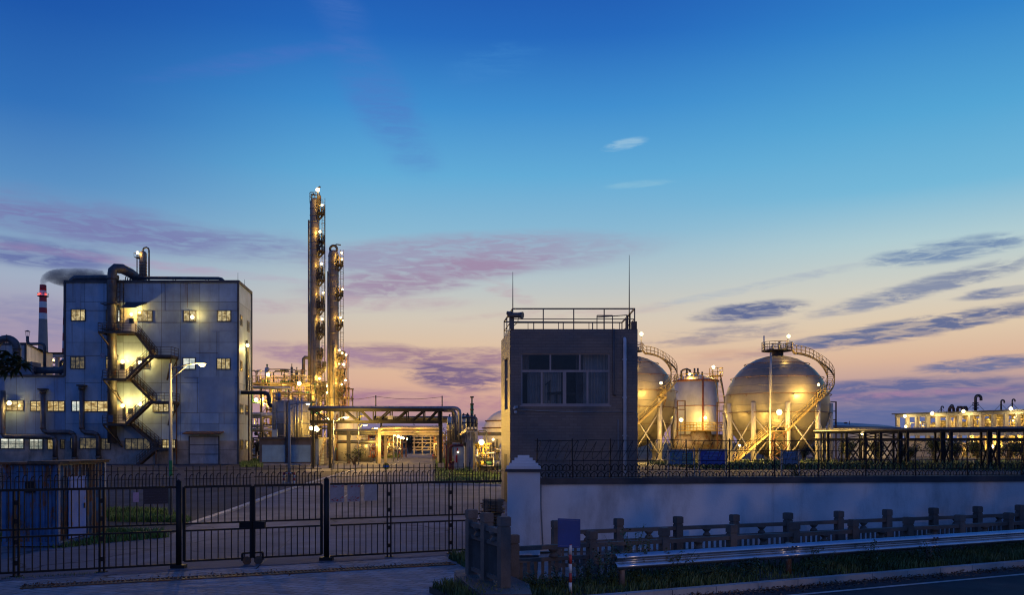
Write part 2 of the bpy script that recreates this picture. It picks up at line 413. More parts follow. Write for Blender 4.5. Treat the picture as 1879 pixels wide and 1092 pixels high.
def sheet(name, pts, z, m, kind='structure'):
    mb = MB(); mb.add([(p[0],p[1],z) for p in pts], [tuple(range(len(pts)))])
    a = sum(pts[i][0]*pts[(i+1)%len(pts)][1]-pts[(i+1)%len(pts)][0]*pts[i][1] for i in range(len(pts)))
    if a < 0: mb.f = [f[::-1] for f in mb.f]
    o = mb.build(name, m); o['kind'] = kind; return o
def gp(*px): return [tuple(G(a,b)[:2]) for a,b in px]
sheet('ground', [(-3000,-300),(3000,-300),(3000,4000),(-3000,4000)], -.03, soil_m)
# yard of the plant behind the fence
sheet('yard_asphalt', [(-75,19.5),(26,26),(60,40),(60,210),(-75,210)], 0, asphalt)
sheet('plant_road', gp((-60,1072),(-60,1008),(310,984),(352,965),(520,905),(640,868),(690,846),(745,833.2),(792,833.2),(797,880),(797,886),(935,892),(935,1014)), .012, roadconc)
sheet('side_road', gp((560,868),(640,862),(700,849),(640,849),(560,858)), .008, roadconc)
# painted centre line in the plant road, worn and broken up
mb = MB(); a, b = G(757,831), G(598,935)
for i in range(15):
    t0, t1 = i/15, i/15+.045
    p, q = a.lerp(b, t0), a.lerp(b, t1); d = Vector((-(b-a).y, (b-a).x, 0)).normalized()*.04
    mb.add([p-d+Vector((0,0,.02)), p+d+Vector((0,0,.02)), q+d+Vector((0,0,.02)), q-d+Vector((0,0,.02))], [(0,1,2,3)])
struct(mb.build('road_marking', paint_line))
mb = MB(); a, b = G(598,935), G(470,1045)                         # expansion joint
mb.bar(a+Vector((0,0,.01)), b+Vector((0,0,.01)), .02, .008); struct(mb.build('road_joint', black))
mb = MB(); p = [G(352,964), G(430,937), G(520,903), G(600,878), G(648,864)]
for i in range(4):
    n = 6
    for k in range(n):
        s_, e_ = p[i].lerp(p[i+1], k/n), p[i].lerp(p[i+1], (k+.97)/n)
        mb.bar(s_+Vector((0,0,.04)), e_+Vector((0,0,.04)), .24, .10)
struct(mb.build('yard_kerb', kerb_m))
mb = MB(); p = [G(797,889), G(925,893)]; mb.bar(p[0]+Vector((0,0,.04)), p[1]+Vector((0,0,.04)), .25, .16); struct(mb.build('lawn_kerb', kerb_m))
sheet('lawn', gp((797,887),(930,891),(960,850),(800,843)), .02, lawn_m)
sheet('grass_bank', gp((440,858),(480,858),(480,846),(440,846)), .02, lawn_m)
sheet('far_verge', gp((640,846),(720,840),(720,833),(640,833)), .02, lawn_m)
# driveway outside the gate
sheet('driveway', [(-26,8),(-.6,8),(-.5,17.5),(-.1,22.7),(-.8,23.0),(-12.2,18.1),(-26,14)], .006, drive_m)
a, b = G(40,1080), G(832,1036)
mb = MB(); d = (b-a); L_ = d.length; d.normalize(); nrm = Vector((-d.y,d.x,0))
n = int(L_/.085)
for i in range(n):
    c = a + d*(i*.085); mb.bar(c-nrm*.15+Vector((0,0,.012)), c+nrm*.15+Vector((0,0,.012)), .035, .025)
for s_ in (-.17,.17): mb.bar(a+nrm*s_+Vector((0,0,.014)), b+nrm*s_+Vector((0,0,.014)), .04, .03)
tag(mb.build('drain_grate', rusty, loc=a), 'long rusty slotted drain grate across the driveway before the gate', 'drain grate')
mb = MB(); mb.bar(a+Vector((0,0,.008)), b+Vector((0,0,.008)), .30, .003); struct(mb.build('drain_trench_surface', black))
# street on the right: kerb, edge line, verge behind
K0, K1 = Vector((3.0,16.27,0)), Vector((15.5,21.82,0))
kd = (K1-K0).normalized(); kn = Vector((-kd.y,kd.x,0))          # kn points away from the street
Ka, Kb = K0-kd*4, K1+kd*30
sheet('street', [tuple((Ka-kn*0)[:2]), tuple((Kb)[:2]), tuple((Kb-kn*20)[:2]), tuple((Ka-kn*12)[:2])], .004, asphalt_road)
mb = MB(); o_ = -kn*.75
for k in range(60):
    s0 = Ka+o_+kd*(k*.8); s1 = s0+kd*.8
    mb.add([s0-kn*.06+Vector((0,0,.008)), s1-kn*.06+Vector((0,0,.008)), s1+kn*.06+Vector((0,0,.008)), s0+kn*.06+Vector((0,0,.008))], [(0,1,2,3)])
struct(mb.build('street_edge_line', paint_line))
mb = MB()
for k in range(48):
    s0 = Ka+kd*(k*1.0); mb.bar(s0+kn*.09+Vector((0,0,.06)), s0+kn*.09+kd*.985+Vector((0,0,.06)), .18, .16)
struct(mb.build('street_kerb', kerb_m))
V = [Ka+kn*.18, Kb+kn*.18, Kb+kn*2.3, Ka+kn*2.3]
mb = MB(); mb.prism([tuple(p[:2]) for p in V], -.02, .12); struct(mb.build('verge', soil_m))
sheet('channel_bed', [(.5,17.8),(28,29.5),(28,36),(.7,22.6)], -.01, M('reflection_pale_bed', (.22,.2,.19), .6, 0, .5, .7, dirt=.5))  # pale bed colour stands in for light reflected between the balustrades
# grass and litter
grass_m = M('grass_blades', (.10,.165,.025), .6, 0, .5, 3)
dkgrass_m = M('verge_grass', (.065,.10,.025), .6, 0, .5, 3)
leaf_m = M('leaf', (.04,.065,.02), .5, 0, .5, 4)
litter_m = M('dry_leaf', (.13,.07,.035), .8, 0, .6, 6)
def inpoly(x, y, P):
    c = False; j = len(P)-1
    for i in range(len(P)):
        if (P[i][1] > y) != (P[j][1] > y) and x < (P[j][0]-P[i][0])*(y-P[i][1])/(P[j][1]-P[i][1])+P[i][0]: c = not c
        j = i
    return c
def grass(P, n, h, z=0., m=None, wd=.02, name='grass'):
    xs = [p[0] for p in P]; ys = [p[1] for p in P]; mb = MB(); k = 0; tries = 0
    ph = [(random.uniform(.4,1.6), random.uniform(0,6)) for _ in range(4)]
    while k < n and tries < n*20:
        tries += 1
        x, y = random.uniform(min(xs),max(xs)), random.uniform(min(ys),max(ys))
        if not inpoly(x,y,P): continue
        dens = .55+.25*math.sin(x*ph[0][0]+ph[0][1])+.25*math.sin(y*ph[1][0]*1.3+ph[1][1])
        if random.random() > dens+.25: continue
        k += 1
        a = random.uniform(0,2*PI); hh = h*random.uniform(.35,1.25)*(.5+dens*.7); l = hh*random.uniform(.1,.6)
        c, s_ = math.cos(a), math.sin(a); px, py = -s_*wd, c*wd
        mb.add([(x-px,y-py,z),(x+px,y+py,z),(x+c*l*.4+px*.7,y+s_*l*.4+py*.7,z+hh*.6),(x+c*l,y+s_*l,z+hh)], [(0,1,2),(0,2,3)])
    o = mb.build(name, m or grass_m); o['kind'] = 'stuff'; return o
grass(gp((198,958),(345,960),(352,952),(300,944),(198,942)), 5000, .26)
grass(gp((0,1003),(110,1008),(200,998),(310,988),(300,982),(200,974),(0,985)), 5000, .2)
grass(gp((797,887),(930,891),(955,852),(800,843)), 9000, .3, wd=.035)
grass(gp((440,858),(482,858),(482,846),(440,846)), 2500, .5, wd=.06)
grass(gp((640,847),(735,840),(735,833),(640,833)), 3500, .6, wd=.09)
grass([(-13,17.6),(-9,19.3),(-9.2,18.9),(-13,17.0)], 500, .07, m=dkgrass_m, wd=.008)
grass([(-1.6,21.7),(-.2,22.6),(-.2,19),(-.9,19.5)], 1200, .25, m=dkgrass_m)
grass([tuple((Ka+kn*.2)[:2]), tuple((K1+kd*3+kn*.2)[:2]), tuple((K1+kd*3+kn*2.2)[:2]), tuple((Ka+kn*2.2)[:2])], 24000, .2, .12, dkgrass_m, .012)
grass([(.3,24),(26,32),(40,60),(.3,60)], 9000, .5, m=grass_m, wd=.06, name='scrub_grass')
grass([(20,95),(70,85),(75,112),(18,118)], 7000, .7, m=dkgrass_m, wd=.12, name='scrub_grass')
def leafquad(mb, p, size, droop=.5):
    a = random.uniform(0,2*PI); b_ = random.uniform(-.9,.9)
    d = Vector((math.cos(a)*math.cos(b_), math.sin(a)*math.cos(b_), math.sin(b_)-droop*.4)).normalized()*size
    s_ = d.cross(Vector((random.uniform(-.4,.4),random.uniform(-.4,.4),1))).normalized()*size*.28
    p = Vector(p); mb.add([p, p+d*.45+s_, p+d, p+d*.45-s_], [(0,1,2,3)])
# low weeds on the verge, each plant countable up close
def weed(px, D, h, w_, n, label, z=.12, size=.07):
    x = X(px, D); root = thing('weed', label, 'weed', (x,D,z), 'leafy weeds along the guard rail')
    st = MB(); lf = MB()
    for k in range(max(4,n//28)):
        top = Vector((x+random.gauss(0,w_*.5), D+random.gauss(0,w_*.35), z+h*random.uniform(.55,1.1)))
        basep = Vector((x+random.gauss(0,w_*.16), D+random.gauss(0,w_*.12), z))
        m_ = basep.lerp(top,.55)+Vector((random.gauss(0,.04),random.gauss(0,.04),.05))
        st.tube([basep, m_, top], [.006,.005,.002], 4, False)
        for q in range(28):
            t = random.uniform(.15,1); c = basep.lerp(m_, t*2) if t < .5 else m_.lerp(top, t*2-1)
            leafquad(lf, c+Vector((random.gauss(0,.03),random.gauss(0,.03),0)), size*random.uniform(.5,1.2))
    st.build('stem', dkgrass_m, root); lf.build('foliage', leaf_m, root)
for i,(px, D, h, w_, n, lb) in enumerate([(1078,16.6,.55,.34,260,'low leafy weed just beside the blue sign post'),(1120,16.6,.85,.4,420,'tall bushy weed rising before the cut end of the guard rail'),
    (1170,16.9,1.1,.45,420,'tallest spiky weed reaching over the guard rail end'),(1235,17.0,.7,.5,420,'dense dark weed below the beam right of the guard rail end'),
    (1300,17.4,.5,.5,360,'spreading weed under the rail left of the rusty middle post'),(1372,17.7,.42,.45,300,'small weed under the rail close by the rusty middle post'),
    (1500,18.3,.6,.4,260,'weed growing right of the rusty middle post'),(1590,18.8,.72,.4,300,'upright weed poking above the rail between middle and far posts'),(1700,19.5,.6,.5,320,'bushy weed at the far guard rail post'),
    (1020,16.3,.45,.3,180,'small weed at the brown railing left of the blue sign'),(985,16.4,.4,.3,180,'little weed in the corner of the brown railings')]):
    weed(px, D, h, w_, n, lb)
mb = MB()
for i in range(2600):
    t = random.random()*17; u = abs(random.gauss(0,.22)); p = Ka+kd*(4+t)-kn*(.02+u)+Vector((0,0,.012+random.random()*.03))
    leafquad(mb, p, random.uniform(.04,.09), 0)
struct(mb.build('fallen_leaves', litter_m), 'stuff')
mb = MB()
for i in range(500):
    p = a.lerp(b, random.random()**1.6)+nrm*random.gauss(.1,.25)+Vector((0,0,.02)); leafquad(mb, p, random.uniform(.04,.08), 0)
struct(mb.build('fallen_leaves', litter_m), 'stuff')
# ------------------------------------------------------------------ fence and gate along the driveway
FA, FB = Vector((-12.2,18.05,0)), G(921,1012.5)
fd = (FB-FA).normalized(); fn = Vector((-fd.y,fd.x,0))
def onf(px):                                     # where the sight line of a column meets the fence line
    k = (px-CX)/F
    t = (k*FA.y-FA.x)/(fd.x-k*fd.y); return FA+fd*t
TOP = 1.87
def uz(p, z): return Vector((p.x,p.y,z))
def panel(root, px0, px1, barname, spikes=True, step=.142, low=.10):
    p, q = onf(px0), onf(px1); Lp = (q-p).length
    r = MB()
    for z, w_ in ((TOP,.055),(1.02,.04),(.86,.04),(low,.045)): r.bar(uz(p,z), uz(q,z), w_, w_)
    n = max(2,int(Lp/step))
    for i in range(1,n):
        c = p.lerp(q, i/n); r.bar(uz(c,low), uz(c,.86), .02); r.bar(uz(c,1.02), uz(c,TOP), .02)
    r.build('bar_panel', black, root)
    if spikes:
        s_ = MB()
        for i in range(n):
            c = p.lerp(q, (i+.3)/n); z1 = 2.36+random.uniform(-.03,.03)
            tl = fd*random.uniform(-.012,.012)
            s_.bar(uz(c,TOP), uz(c+tl,z1), .017)
            c = p.lerp(q, (i+.8)/n); h0 = 2.10+random.uniform(-.02,.02)
            s_.tube([uz(c,TOP), uz(c,h0), uz(c+fd*.015,h0+.05), uz(c+fd*.05,h0+.075), uz(c+fd*.09,h0+.06)], .011, 4, False)
        for z in (2.06,2.25): s_.bar(uz(p,z+random.uniform(-.02,.02)), uz(q,z+random.uniform(-.02,.02)), .013)
        s_.build('anti_climb_spikes', black, root)
def fpost(root, px, w_=.09, z=1.95, rnd=False, base=True, name='post'):
    c = onf(px); mb = MB()
    if rnd: mb.cyl(uz(c,0), uz(c,z), w_*.62, n=12); mb.lathe((c.x,c.y,z), [(w_*.62,0),(w_*.66,.01),(w_*.3,.05),(.005,.07)], 12); mb.box(c.x-.16,c.x+.16,c.y-.1,c.y+.1,0,.09)
    else:
        mb.bar(uz(c-fd*.045,0), uz(c-fd*.045,z-.05), .035,.05); mb.bar(uz(c+fd*.045,0), uz(c+fd*.045,z-.05), .035,.05)
        for zz in (.3,.75,1.2,1.6): mb.bar(uz(c-fd*.04,zz), uz(c+fd*.04,zz), .03,.10)
        mb.box(c.x-.1,c.x+.1,c.y-.08,c.y+.08,0,.03)
    return mb.build(name, black, root)
fl = thing('iron_fence', 'black iron bar fence with spikes left of the gate, before the rusty container', 'fence', onf(120))
for a_, b_ in ((-60,30),(30,187),(187,326)): panel(fl, a_, b_, '')
fpost(fl, 30); fpost(fl, 187); fpost(fl, 328, .105, 1.98, True, name='gate_post')
fr = thing('iron_fence', 'black iron bar fence with spikes between the gate and the white pillar', 'fence', onf(760))
for a_, b_ in ((606,714),(714,827),(827,920)): panel(fr, a_, b_, '')
fpost(fr, 599, .105, 1.98, True, name='gate_post'); fpost(fr, 714); fpost(fr, 827)
def leaf_gate(px0, px1, lockside, label):
    root = thing('gate_leaf', label, 'gate', onf(px0), 'leaves of the driveway gate')
    panel(root, px0, px1, '', low=.16)
    for px in (px0,px1):
        c = onf(px); mb = MB(); mb.bar(uz(c,.16), uz(c,TOP), .06,.06); mb.build('stile', black, root)
    e = onf(px1 if lockside > 0 else px0); mid_ = e - fd*lockside*.16
    MB().box(min(e.x,mid_.x-.12*lockside), max(e.x,mid_.x-.12*lockside), e.y-.06, e.y+.06, .86, 1.02).build('lock_box', black, root)
    wx = e - fd*lockside*.2
    mb = MB(); mb.bar(uz(wx,.28), uz(e,.28), .04); mb.bar(uz(wx+fn*.0,.1), uz(wx,.28), .05,.04); h_ = mb.build('caster_bracket', black, root)
    cw = e - fd*lockside*.1
    MB().tube([uz(cw-fn*.03,.10), uz(cw+fn*.03,.10)], .10, 14).build('caster_wheel', rusty, h_)
leaf_gate(338, 461, 1, 'left leaf of the black iron bar gate, with a small wheel at its free edge')
leaf_gate(466, 590, -1, 'right leaf of the black iron bar gate, hung on the post by the grey signs')
# notices hung on the fence
def plate(px0, px1, z0, z1, m, label, off=.04, cat='sign', grp=None, name='notice_plate'):
    p, q = onf(px0)-fn*off, onf(px1)-fn*off; mb = MB()
    d = fn*.012
    vs = [uz(p,z0),uz(q,z0),uz(q,z1),uz(p,z1),uz(p+d,z0),uz(q+d,z0),uz(q+d,z1),uz(p+d,z1)]
    mb.add(vs, [(0,1,2,3),(7,6,5,4),(0,4,5,1),(1,5,6,2),(2,6,7,3),(3,7,4,0)])
    o = mb.build(name, m, loc=uz(p,z0)); tag(o, label, cat, grp)
    return o, p, q
faded = M('faded_plate', (.34,.31,.30), .6, 0, .15, 4, dirt=.25)
faded_red = M('faded_plate_with_red', (.30,.27,.28), .6, 0, .15, 4, dirt=.25)
redp = M('faded_red_print', (.35,.05,.06), .7, 0, .4, 20)
rng = random.Random(4)
for i,(a_,b_,z0,z1,m,lb) in enumerate([(605,631,1.42,1.85,faded_red,'faded grey notice with red specks hung next to the gate post'),(637,660,1.43,1.85,faded_red,'middle faded notice with red specks, second from the gate post'),
        (668,691,1.44,1.85,faded,'plain pale grey notice, third from the gate post')]):
    o, p, q = plate(a_, b_, z0, z1, m, lb, grp='grey notices hung on the fence')
    if m is faded_red:
        mb = MB()
        for k in range(22):
            t = rng.random(); zz = z0+.03+rng.random()*.1 if k%3 else z1-.03-rng.random()*.03; c = p.lerp(q,.05+t*.85)-fn*.003
            mb.bar(uz(c,zz), uz(c+fd*rng.uniform(.01,.05),zz+rng.uniform(-.02,.03)), .004, .014)
        OFF[o.name] = Vector(o.location); mb.build('print', redp, o)
navy = M('navy_plate', (.010,.010,.022), .5, 0, .2, 3); pink = M('pink_paper', (.42,.26,.33), .8, 0, .15, 5)
o, p, q = plate(263, 309, 1.50, 1.845, navy, 'dark navy notice board with faint lettering hung on the fence', name='notice_board')
OFF[o.name] = Vector(o.location); mb = MB()
for r_ in range(5):
    x_ = .05
    while x_ < .93:
        w_ = rng.uniform(.015,.05); c = p.lerp(q, x_)-fn*.003; zz = 1.545+r_*.06
        if rng.random() < .7: mb.bar(uz(c,zz), uz(c+fd*w_*.6,zz+rng.uniform(-.006,.006)), .004, .008)
        x_ += w_*1.1+.02
mb.build('lettering', M('faded_lettering', (.05,.05,.09), .7), o)
plate(244, 255, 1.55, 1.77, pink, 'small pink paper notice tied to the bars beside the navy board', name='paper_notice')
# ------------------------------------------------------------------ container shed behind the fence
cont_blue = M('rusted_blue_steel', (.05,.13,.27), .55, .1, .35, .9, rust=.42, streak=.5)
cont_rust = M('rusted_brown_steel', (.06,.12,.18), .7, .1, .5, 1.4, rust=.62, streak=.9)
cont_pale = M('pale_blue_steel', (.02,.16,.46), .6, 0, .2, 1.2, rust=.12)
x0, x1, y0, y1 = X(8,23.9), X(106,23.9), 23.9, 26.6
ct = thing('container_shed', 'small rusted blue steel container with a pale blue door on its brown side', 'container', (x1,y0,0))
def corr(mb, p, q, z0, z1, depth, n, out):
    d = q-p; pts = []
    for i in range(n):
        for t, o_ in ((0,0),(.25,0),(.4,1),(.85,1)): pts.append(p+d*((i+t)/n)+out*depth*(0 if o_ else 1))
    pts.append(q+out*depth)
    b0 = len(mb.v)
    for a_ in pts: mb.v += [(a_.x,a_.y,z0),(a_.x,a_.y,z1)]
    for i in range(len(pts)-1): mb.f.append((b0+2*i,b0+2*i+2,b0+2*i+3,b0+2*i+1)); mb.sm.append(False)
zt = 2.32
mb = MB(); mb.box(x0+.06,x1-.06,y0+.06,y1-.06,.12,zt-.04); corr(mb, Vector((x0,y0+.03,0)), Vector((x1-.05,y0+.03,0)), .15, zt-.06, .05, 8, Vector((0,-1,0))); mb.build('front_wall', cont_blue, ct)
mb = MB(); corr(mb, Vector((x1-.03,y0+.05,0)), Vector((x1-.03,y1,0)), .15, zt-.06, .05, 13, Vector((1,0,0))); mb.build('side_wall', cont_rust, ct, 'rust brown corrugated side')
mb = MB()
for (xa,ya) in ((x0,y0),(x1-.02,y0),(x1-.02,y1)): mb.box(xa-.04,xa+.06,ya-.04,ya+.06,.06,zt-.02)
mb.box(x0-.05,x1+.06,y0-.05,y0+.05,.05,.17); mb.box(x1-.04,x1+.06,y0+.05,y1,.05,.17); mb.build('corner_frame', cont_blue, ct)
mb = MB(); mb.box(x0-.12,x1+.12,y0-.12,y1+.1,zt-.03,zt+.03); mb.box(x1-1.0,x1+.16,y0+.3,y1+.14,zt+.032,zt+.055); mb.build('roof', M('rusty_roof',(.05,.03,.02),.8,0,.5,2,rust=.5), ct)
mb = MB(); mb.box(x1+.05,x1+.075,y0+.45,y0+1.45,.2,1.93)
for zz in (.5,.85,1.2,1.5): mb.box(x1+.073,x1+.08,y0+.47,y0+1.43,zz,zz+.015)
d_ = mb.build('door', cont_pale, ct, 'pale blue sheet door'); MB().box(x1+.076,x1+.1,y0+1.3,y0+1.36,1.0,1.15).build('handle', black, d_)
MB().box(X(47,23.84),X(63,23.84),y0-.085,y0-.03,1.52,1.82).build('vent_opening', black, ct)
# timber stack behind the right fence
wood = M('old_timber', (.16,.10,.06), .85, 0, .4, 3, bump=.5)
root = thing('timber_stack', 'untidy stack of old timber pallets beside the white pillar', 'timber stack', (X(903,30),30,0))
mb = MB(); rr = random.Random(5)
for r_ in range(9):
    for k in range(3):
        cx_ = X(905,30)+rr.uniform(-.07,.07); y_ = 30+k*.4
        mb.box(cx_-.36-rr.uniform(0,.09), cx_+.33, y_, y_+.14, .03+r_*.1, .03+r_*.1+.045)
    mb.box(X(905,30)-.3+rr.uniform(-.05,.05), X(905,30)-.2, 30.02, 31, .075+r_*.1, .125+r_*.1); mb.box(X(905,30)+.15, X(905,30)+.27, 30.02, 31, .075+r_*.1, .125+r_*.1)
mb.build('pallet_boards', wood, root)
mb = MB(); mb.bar((X(880,29.6),29.6,.05),(X(893,29.8),29.8,.42),.09,.05); mb.bar((X(884,29.5),29.5,.03),(X(897,29.8),29.8,.3),.07,.05); mb.build('loose_board', wood, root)
# street lamps inside the plant
def street_lamp(px, py_base, py_top, px_head, py_head, label, power=900, mat=None, col=SOD, red=False, r=.07, D=None, m=None):
    D = D or (H*F/(py_base-YH)); b_ = Vector((X(px,D),D,0)); zt_ = Z(py_top,D)
    root = thing('street_lamp', label, 'street lamp', b_, 'street lamps in the plant')
    MB().tube([b_, b_+Vector((0,0,zt_))], [r*1.15,r*.75], 10).build('pole', m or grey_m, root)
    MB().box(b_.x-r*2.4,b_.x+r*2.4,b_.y-r*2.4,b_.y+r*2.4,0,.04).build('base_plate', m or grey_m, root)
    hd = W(px_head,py_head,D); mb = MB(); s_ = b_+Vector((0,0,zt_*.965)); mid2 = s_.lerp(hd,.55)+Vector((0,0,(hd-s_).length*.06))
    mb.tube([s_, mid2, hd+Vector((0,0,.06))], r*.42, 8); mb.tube([b_+Vector((0,0,zt_*.90)), s_.lerp(hd,.5)], r*.28, 6); mb.build('arm', m or grey_m, root)
    d = Vector((1 if px_head > px else -1,0,0)); s2 = max(.8,D/60)*.75
    mb = MB(); mb.lathe((0,0,0), [(.02,-.0),(.13*s2,.01),(.16*s2,.05),(.12*s2,.10),(.03,.13)], 12)
    mb.v = [(hd.x+v[0]*1.9, hd.y+v[1], hd.z+v[2]) for v in mb.v]; h_ = mb.build('lamp_head', grey_m, root)
    mb = MB(); mb.sph((0,0,0), .13*s2, 10, 6); mb.v = [(hd.x+v[0]*1.5, hd.y+v[1], hd.z-.03+v[2]*.75) for v in mb.v]; mb.build('bulb', mat or bulb_w, h_)
    if power: plight(hd+Vector((0,-.05,-.32*s2)), power, col, .15, root)
    return root
lp = street_lamp(313, 951, 667, 371, 669, 'tall grey lamp post with a curved arm, standing on the grass behind the gate', 750, bulb_w, WARM, r=.07)
b_ = Vector(lp.location)
MB().box(b_.x-.02,b_.x+.10,b_.y-.10,b_.y-.085,1.62,2.2).build('sticker', M('green_sticker',(.03,.22,.06),.6,0,.2), lp)
# ------------------------------------------------------------------ barrier and round sign on the road
D = 61.; root = thing('crash_guard', 'low red and white striped guard frame round a lamp post base', 'barrier', (X(531,D),D,0))
redw = M('barrier_red', (.40,.04,.03), .5, 0, .2, 3); whw = M('barrier_white', (.6,.58,.55), .6, 0, .15, 3)
mr, mw = MB(), MB()
for px in (521,540):
    x = X(px,D)
    for k in range(4): (mr if k%2 else mw).cyl((x,D,k*.2),(x,D,k*.2+.2),.07,n=8)
x0_, x1_ = X(521,D), X(540,D)
for k in range(5): (mw if k%2 else mr).cyl((x0_+(x1_-x0_)*k/5,D,.72),(x0_+(x1_-x0_)*(k+1)/5,D,.72),.06,n=8)
mr.build('red_band', redw, root); mw.build('white_band', whw, root)
street_lamp(531, 888, 738, 565, 741, 'slim lamp post with an unlit looking curved head before the round tank', 0, bulb_off, r=.1, D=62.5)
D = 62.; root = thing('round_sign', 'round yellow sign with a blue bar on a thin post in the road', 'sign', (X(709,D),D,0))
yel = M('sign_yellow', (.33,.25,.02), .5, 0, .2, 3)
MB().cyl((X(709,D),D,0),(X(709,D),D,1.0),.03,n=8).build('post', black, root); MB().box(X(703,D),X(715,D),D-.2,D+.2,0,.06).build('foot', black, root)
d_ = MB().cyl((X(709,D),D-.05,Z(856,D)),(X(709,D),D-.09,Z(856,D)),.235,n=24).build('disc', yel, root)
MB().box(X(704.4,D),X(713.6,D),D-.1,D-.088,Z(857.6,D),Z(854.6,D)).build('bar', blue_m, d_)
# ------------------------------------------------------------------ white boundary wall, its pillar and wire
WA, WB = Vector((.62,23.05,0)), Vector((21.4,25.9,0))
wd_ = (WB-WA).normalized(); wn = Vector((-wd_.y,wd_.x,0))
plaster = M('white_plaster', (.60,.60,.61), .75, 0, .14, .35, dirt=.42, bump=.25, streak=.6)
cope_m = M('dark_coping', (.035,.037,.045), .6, 0, .3, 2)
bw = thing('boundary_wall', 'long white plastered boundary wall with a dark coping, right of the pillar', 'wall', WA)
mb = MB(); mb.prism([tuple((WA)[:2]),tuple(WB[:2]),tuple((WB+wn*.24)[:2]),tuple((WA+wn*.24)[:2])], 0, 1.78); mb.build('plaster_face', plaster, bw)
a_, b_ = WA-wn*.05, WB-wn*.05
mb = MB(); mb.prism([tuple(a_[:2]),tuple(b_[:2]),tuple((b_+wn*.34)[:2]),tuple((a_+wn*.34)[:2])], 1.782, 1.95); mb.build('coping', cope_m, bw)
mb = MB(); c0 = WA+wd_*.15-wn*.03; mb.tube([uz(c0,1.99),uz(c0,1.2),uz(c0+wd_*.05,.1)], .016, 6); mb.tube([uz(c0,1.98),uz(c0-wd_*.12,1.98)], .016, 6); mb.box(c0.x-.6,c0.x-.48,c0.y-.04,c0.y+.03,.55,.75)
mb.build('drain_hose', grey_m, bw)
pc = Vector((.30,22.75,0)); pl = thing('gate_pillar', 'white square gate pillar with a stepped pyramid cap', 'pillar', pc)
def sq(mb, h_, z0, z1): mb.box(pc.x-h_,pc.x+h_,pc.y-h_,pc.y+h_,z0,z1)
mb = MB(); sq(mb,.42,0,2.14); mb.build('shaft', plaster, pl)
mb = MB(); sq(mb,.475,2.142,2.21); mb.build('dark_band', cope_m, pl)
mb = MB(); z_ = 2.212
for k,h_ in enumerate((.44,.375,.305,.235,.15)): sq(mb,h_,z_,z_+.068); z_ += .07
mb.build('stepped_cap', plaster, pl)
# arched iron strips and concertina wire on the wall
wf = thing('wire_fence', 'black iron scroll strips and razor wire along the top of the white wall', 'fence', WA+Vector((0,0,1.95)))
o0 = WA+wn*.12; Lw = 18.5
mb = MB()
for z_ in (2.145,1.965): mb.bar(uz(o0,z_), uz(o0+wd_*Lw,z_), .02,.018)
mb.build_each('rail', black, wf)
mb = MB(); st = .19
n = int(Lw/st)
for i in range(n):
    c = o0+wd_*(i*st)
    for z_ in (1.975,2.155):
        h_ = .13 if z_ < 2.1 else .155
        mb.tube([uz(c+wd_*(-.02),z_)]+[uz(c+wd_*(st*1.05*(.5-.5*math.cos(t*PI/7))), z_+h_*math.sin(t*PI/7)) for t in range(1,7)]+[uz(c+wd_*(st*1.07),z_)], .0115, 4, False)
        mb.tube([uz(c+wd_*(st*.5),z_), uz(c+wd_*(st*.5),z_+h_*.7)], .009, 4, False)
    if i%1 == 0: mb.bar(uz(c,2.16), uz(c+wd_*random.uniform(-.01,.01),2.44+random.uniform(-.04,.03)), .008)
mb.build('scroll_strip', black, wf)
for k,t in enumerate([.05,1.02,2.05,3.1,4.2,5.4,6.7,8.0,9.4,10.9,12.5,14.2,16.0]):
    c = o0+wd_*t; m2 = MB(); m2.bar(uz(c,1.95), uz(c+wd_*random.uniform(-.03,.03),3.0), .028,.028)
    m2.build('wire_post', black, wf)
mb = MB()
for z_ in (2.40,2.66,2.95):
    mb.tube([uz(o0+wd_*(Lw*k/24), z_+random.uniform(-.015,.012)) for k in range(25)], .009, 4, False)
pts = []; turns = 74
for i in range(turns*12):
    a = 2*PI*i/12; rr_ = .25+.03*math.sin(i*.13); xx = Lw*(i/(turns*12)) + .13*math.sin(a+.4)
    pts.append(uz(o0+wd_*xx+wn*(rr_*.6*math.cos(a)), 2.68+rr_*1.05*math.sin(a+.3*math.sin(i*.05))))
mb.tube(pts, .008, 3, False)
mb.build('razor_coil', black, wf)
# ------------------------------------------------------------------ balustrades of the little bridge
bal_m = M('weathered_balustrade', (.115,.095,.082), .75, 0, .28, 1.6, bump=.4, bscale=25, dirt=.4)
def post_mb(c, z0, z1, w_, d):
    mb = MB(); n_ = Vector((-d.y,d.x,0))
    def sqr(h_, a_, b__):
        mb.prism([tuple((c+d*sx*h_+n_*sy*h_)[:2]) for sx,sy in ((-1,-1),(1,-1),(1,1),(-1,1))], a_, b__)
    sqr(w_/2, z0, z1-.19); sqr(w_/2-.012, z1-.19, z1-.165); sqr(w_/2+.004, z1-.165, z1-.012); sqr(w_/2-.012, z1-.012, z1)
    return mb
def bay(root, p, q, z0, zt, w_, d):
    L_ = (q-p).length; p2, q2 = p+d*w_/2, q-d*w_/2
    r = MB()
    r.bar(uz(p2,zt-.28), uz(q2,zt-.28), .12,.085); r.bar(uz(p2,zt-.52), uz(q2,zt-.52), .10,.075); r.bar(uz(p2,z0+.12), uz(q2,z0+.12), .10,.08)
    r.build_each('rail', bal_m, root)
    c = p2.lerp(q2,.5); v = MB(); nb = 10
    v.tube([uz(c,zt-.49),uz(c,zt-.44),uz(c,zt-.40),uz(c,zt-.36),uz(c,zt-.315)], [.10,.085,.045,.085,.12], 8)
    nB = max(4,int(L_/.17))
    for i in range(nB):
        e = p2.lerp(q2,(i+.5)/nB); v.bar(uz(e,z0+.15), uz(e,zt-.555), .06,.05)
    v.build('balusters', bal_m, root)
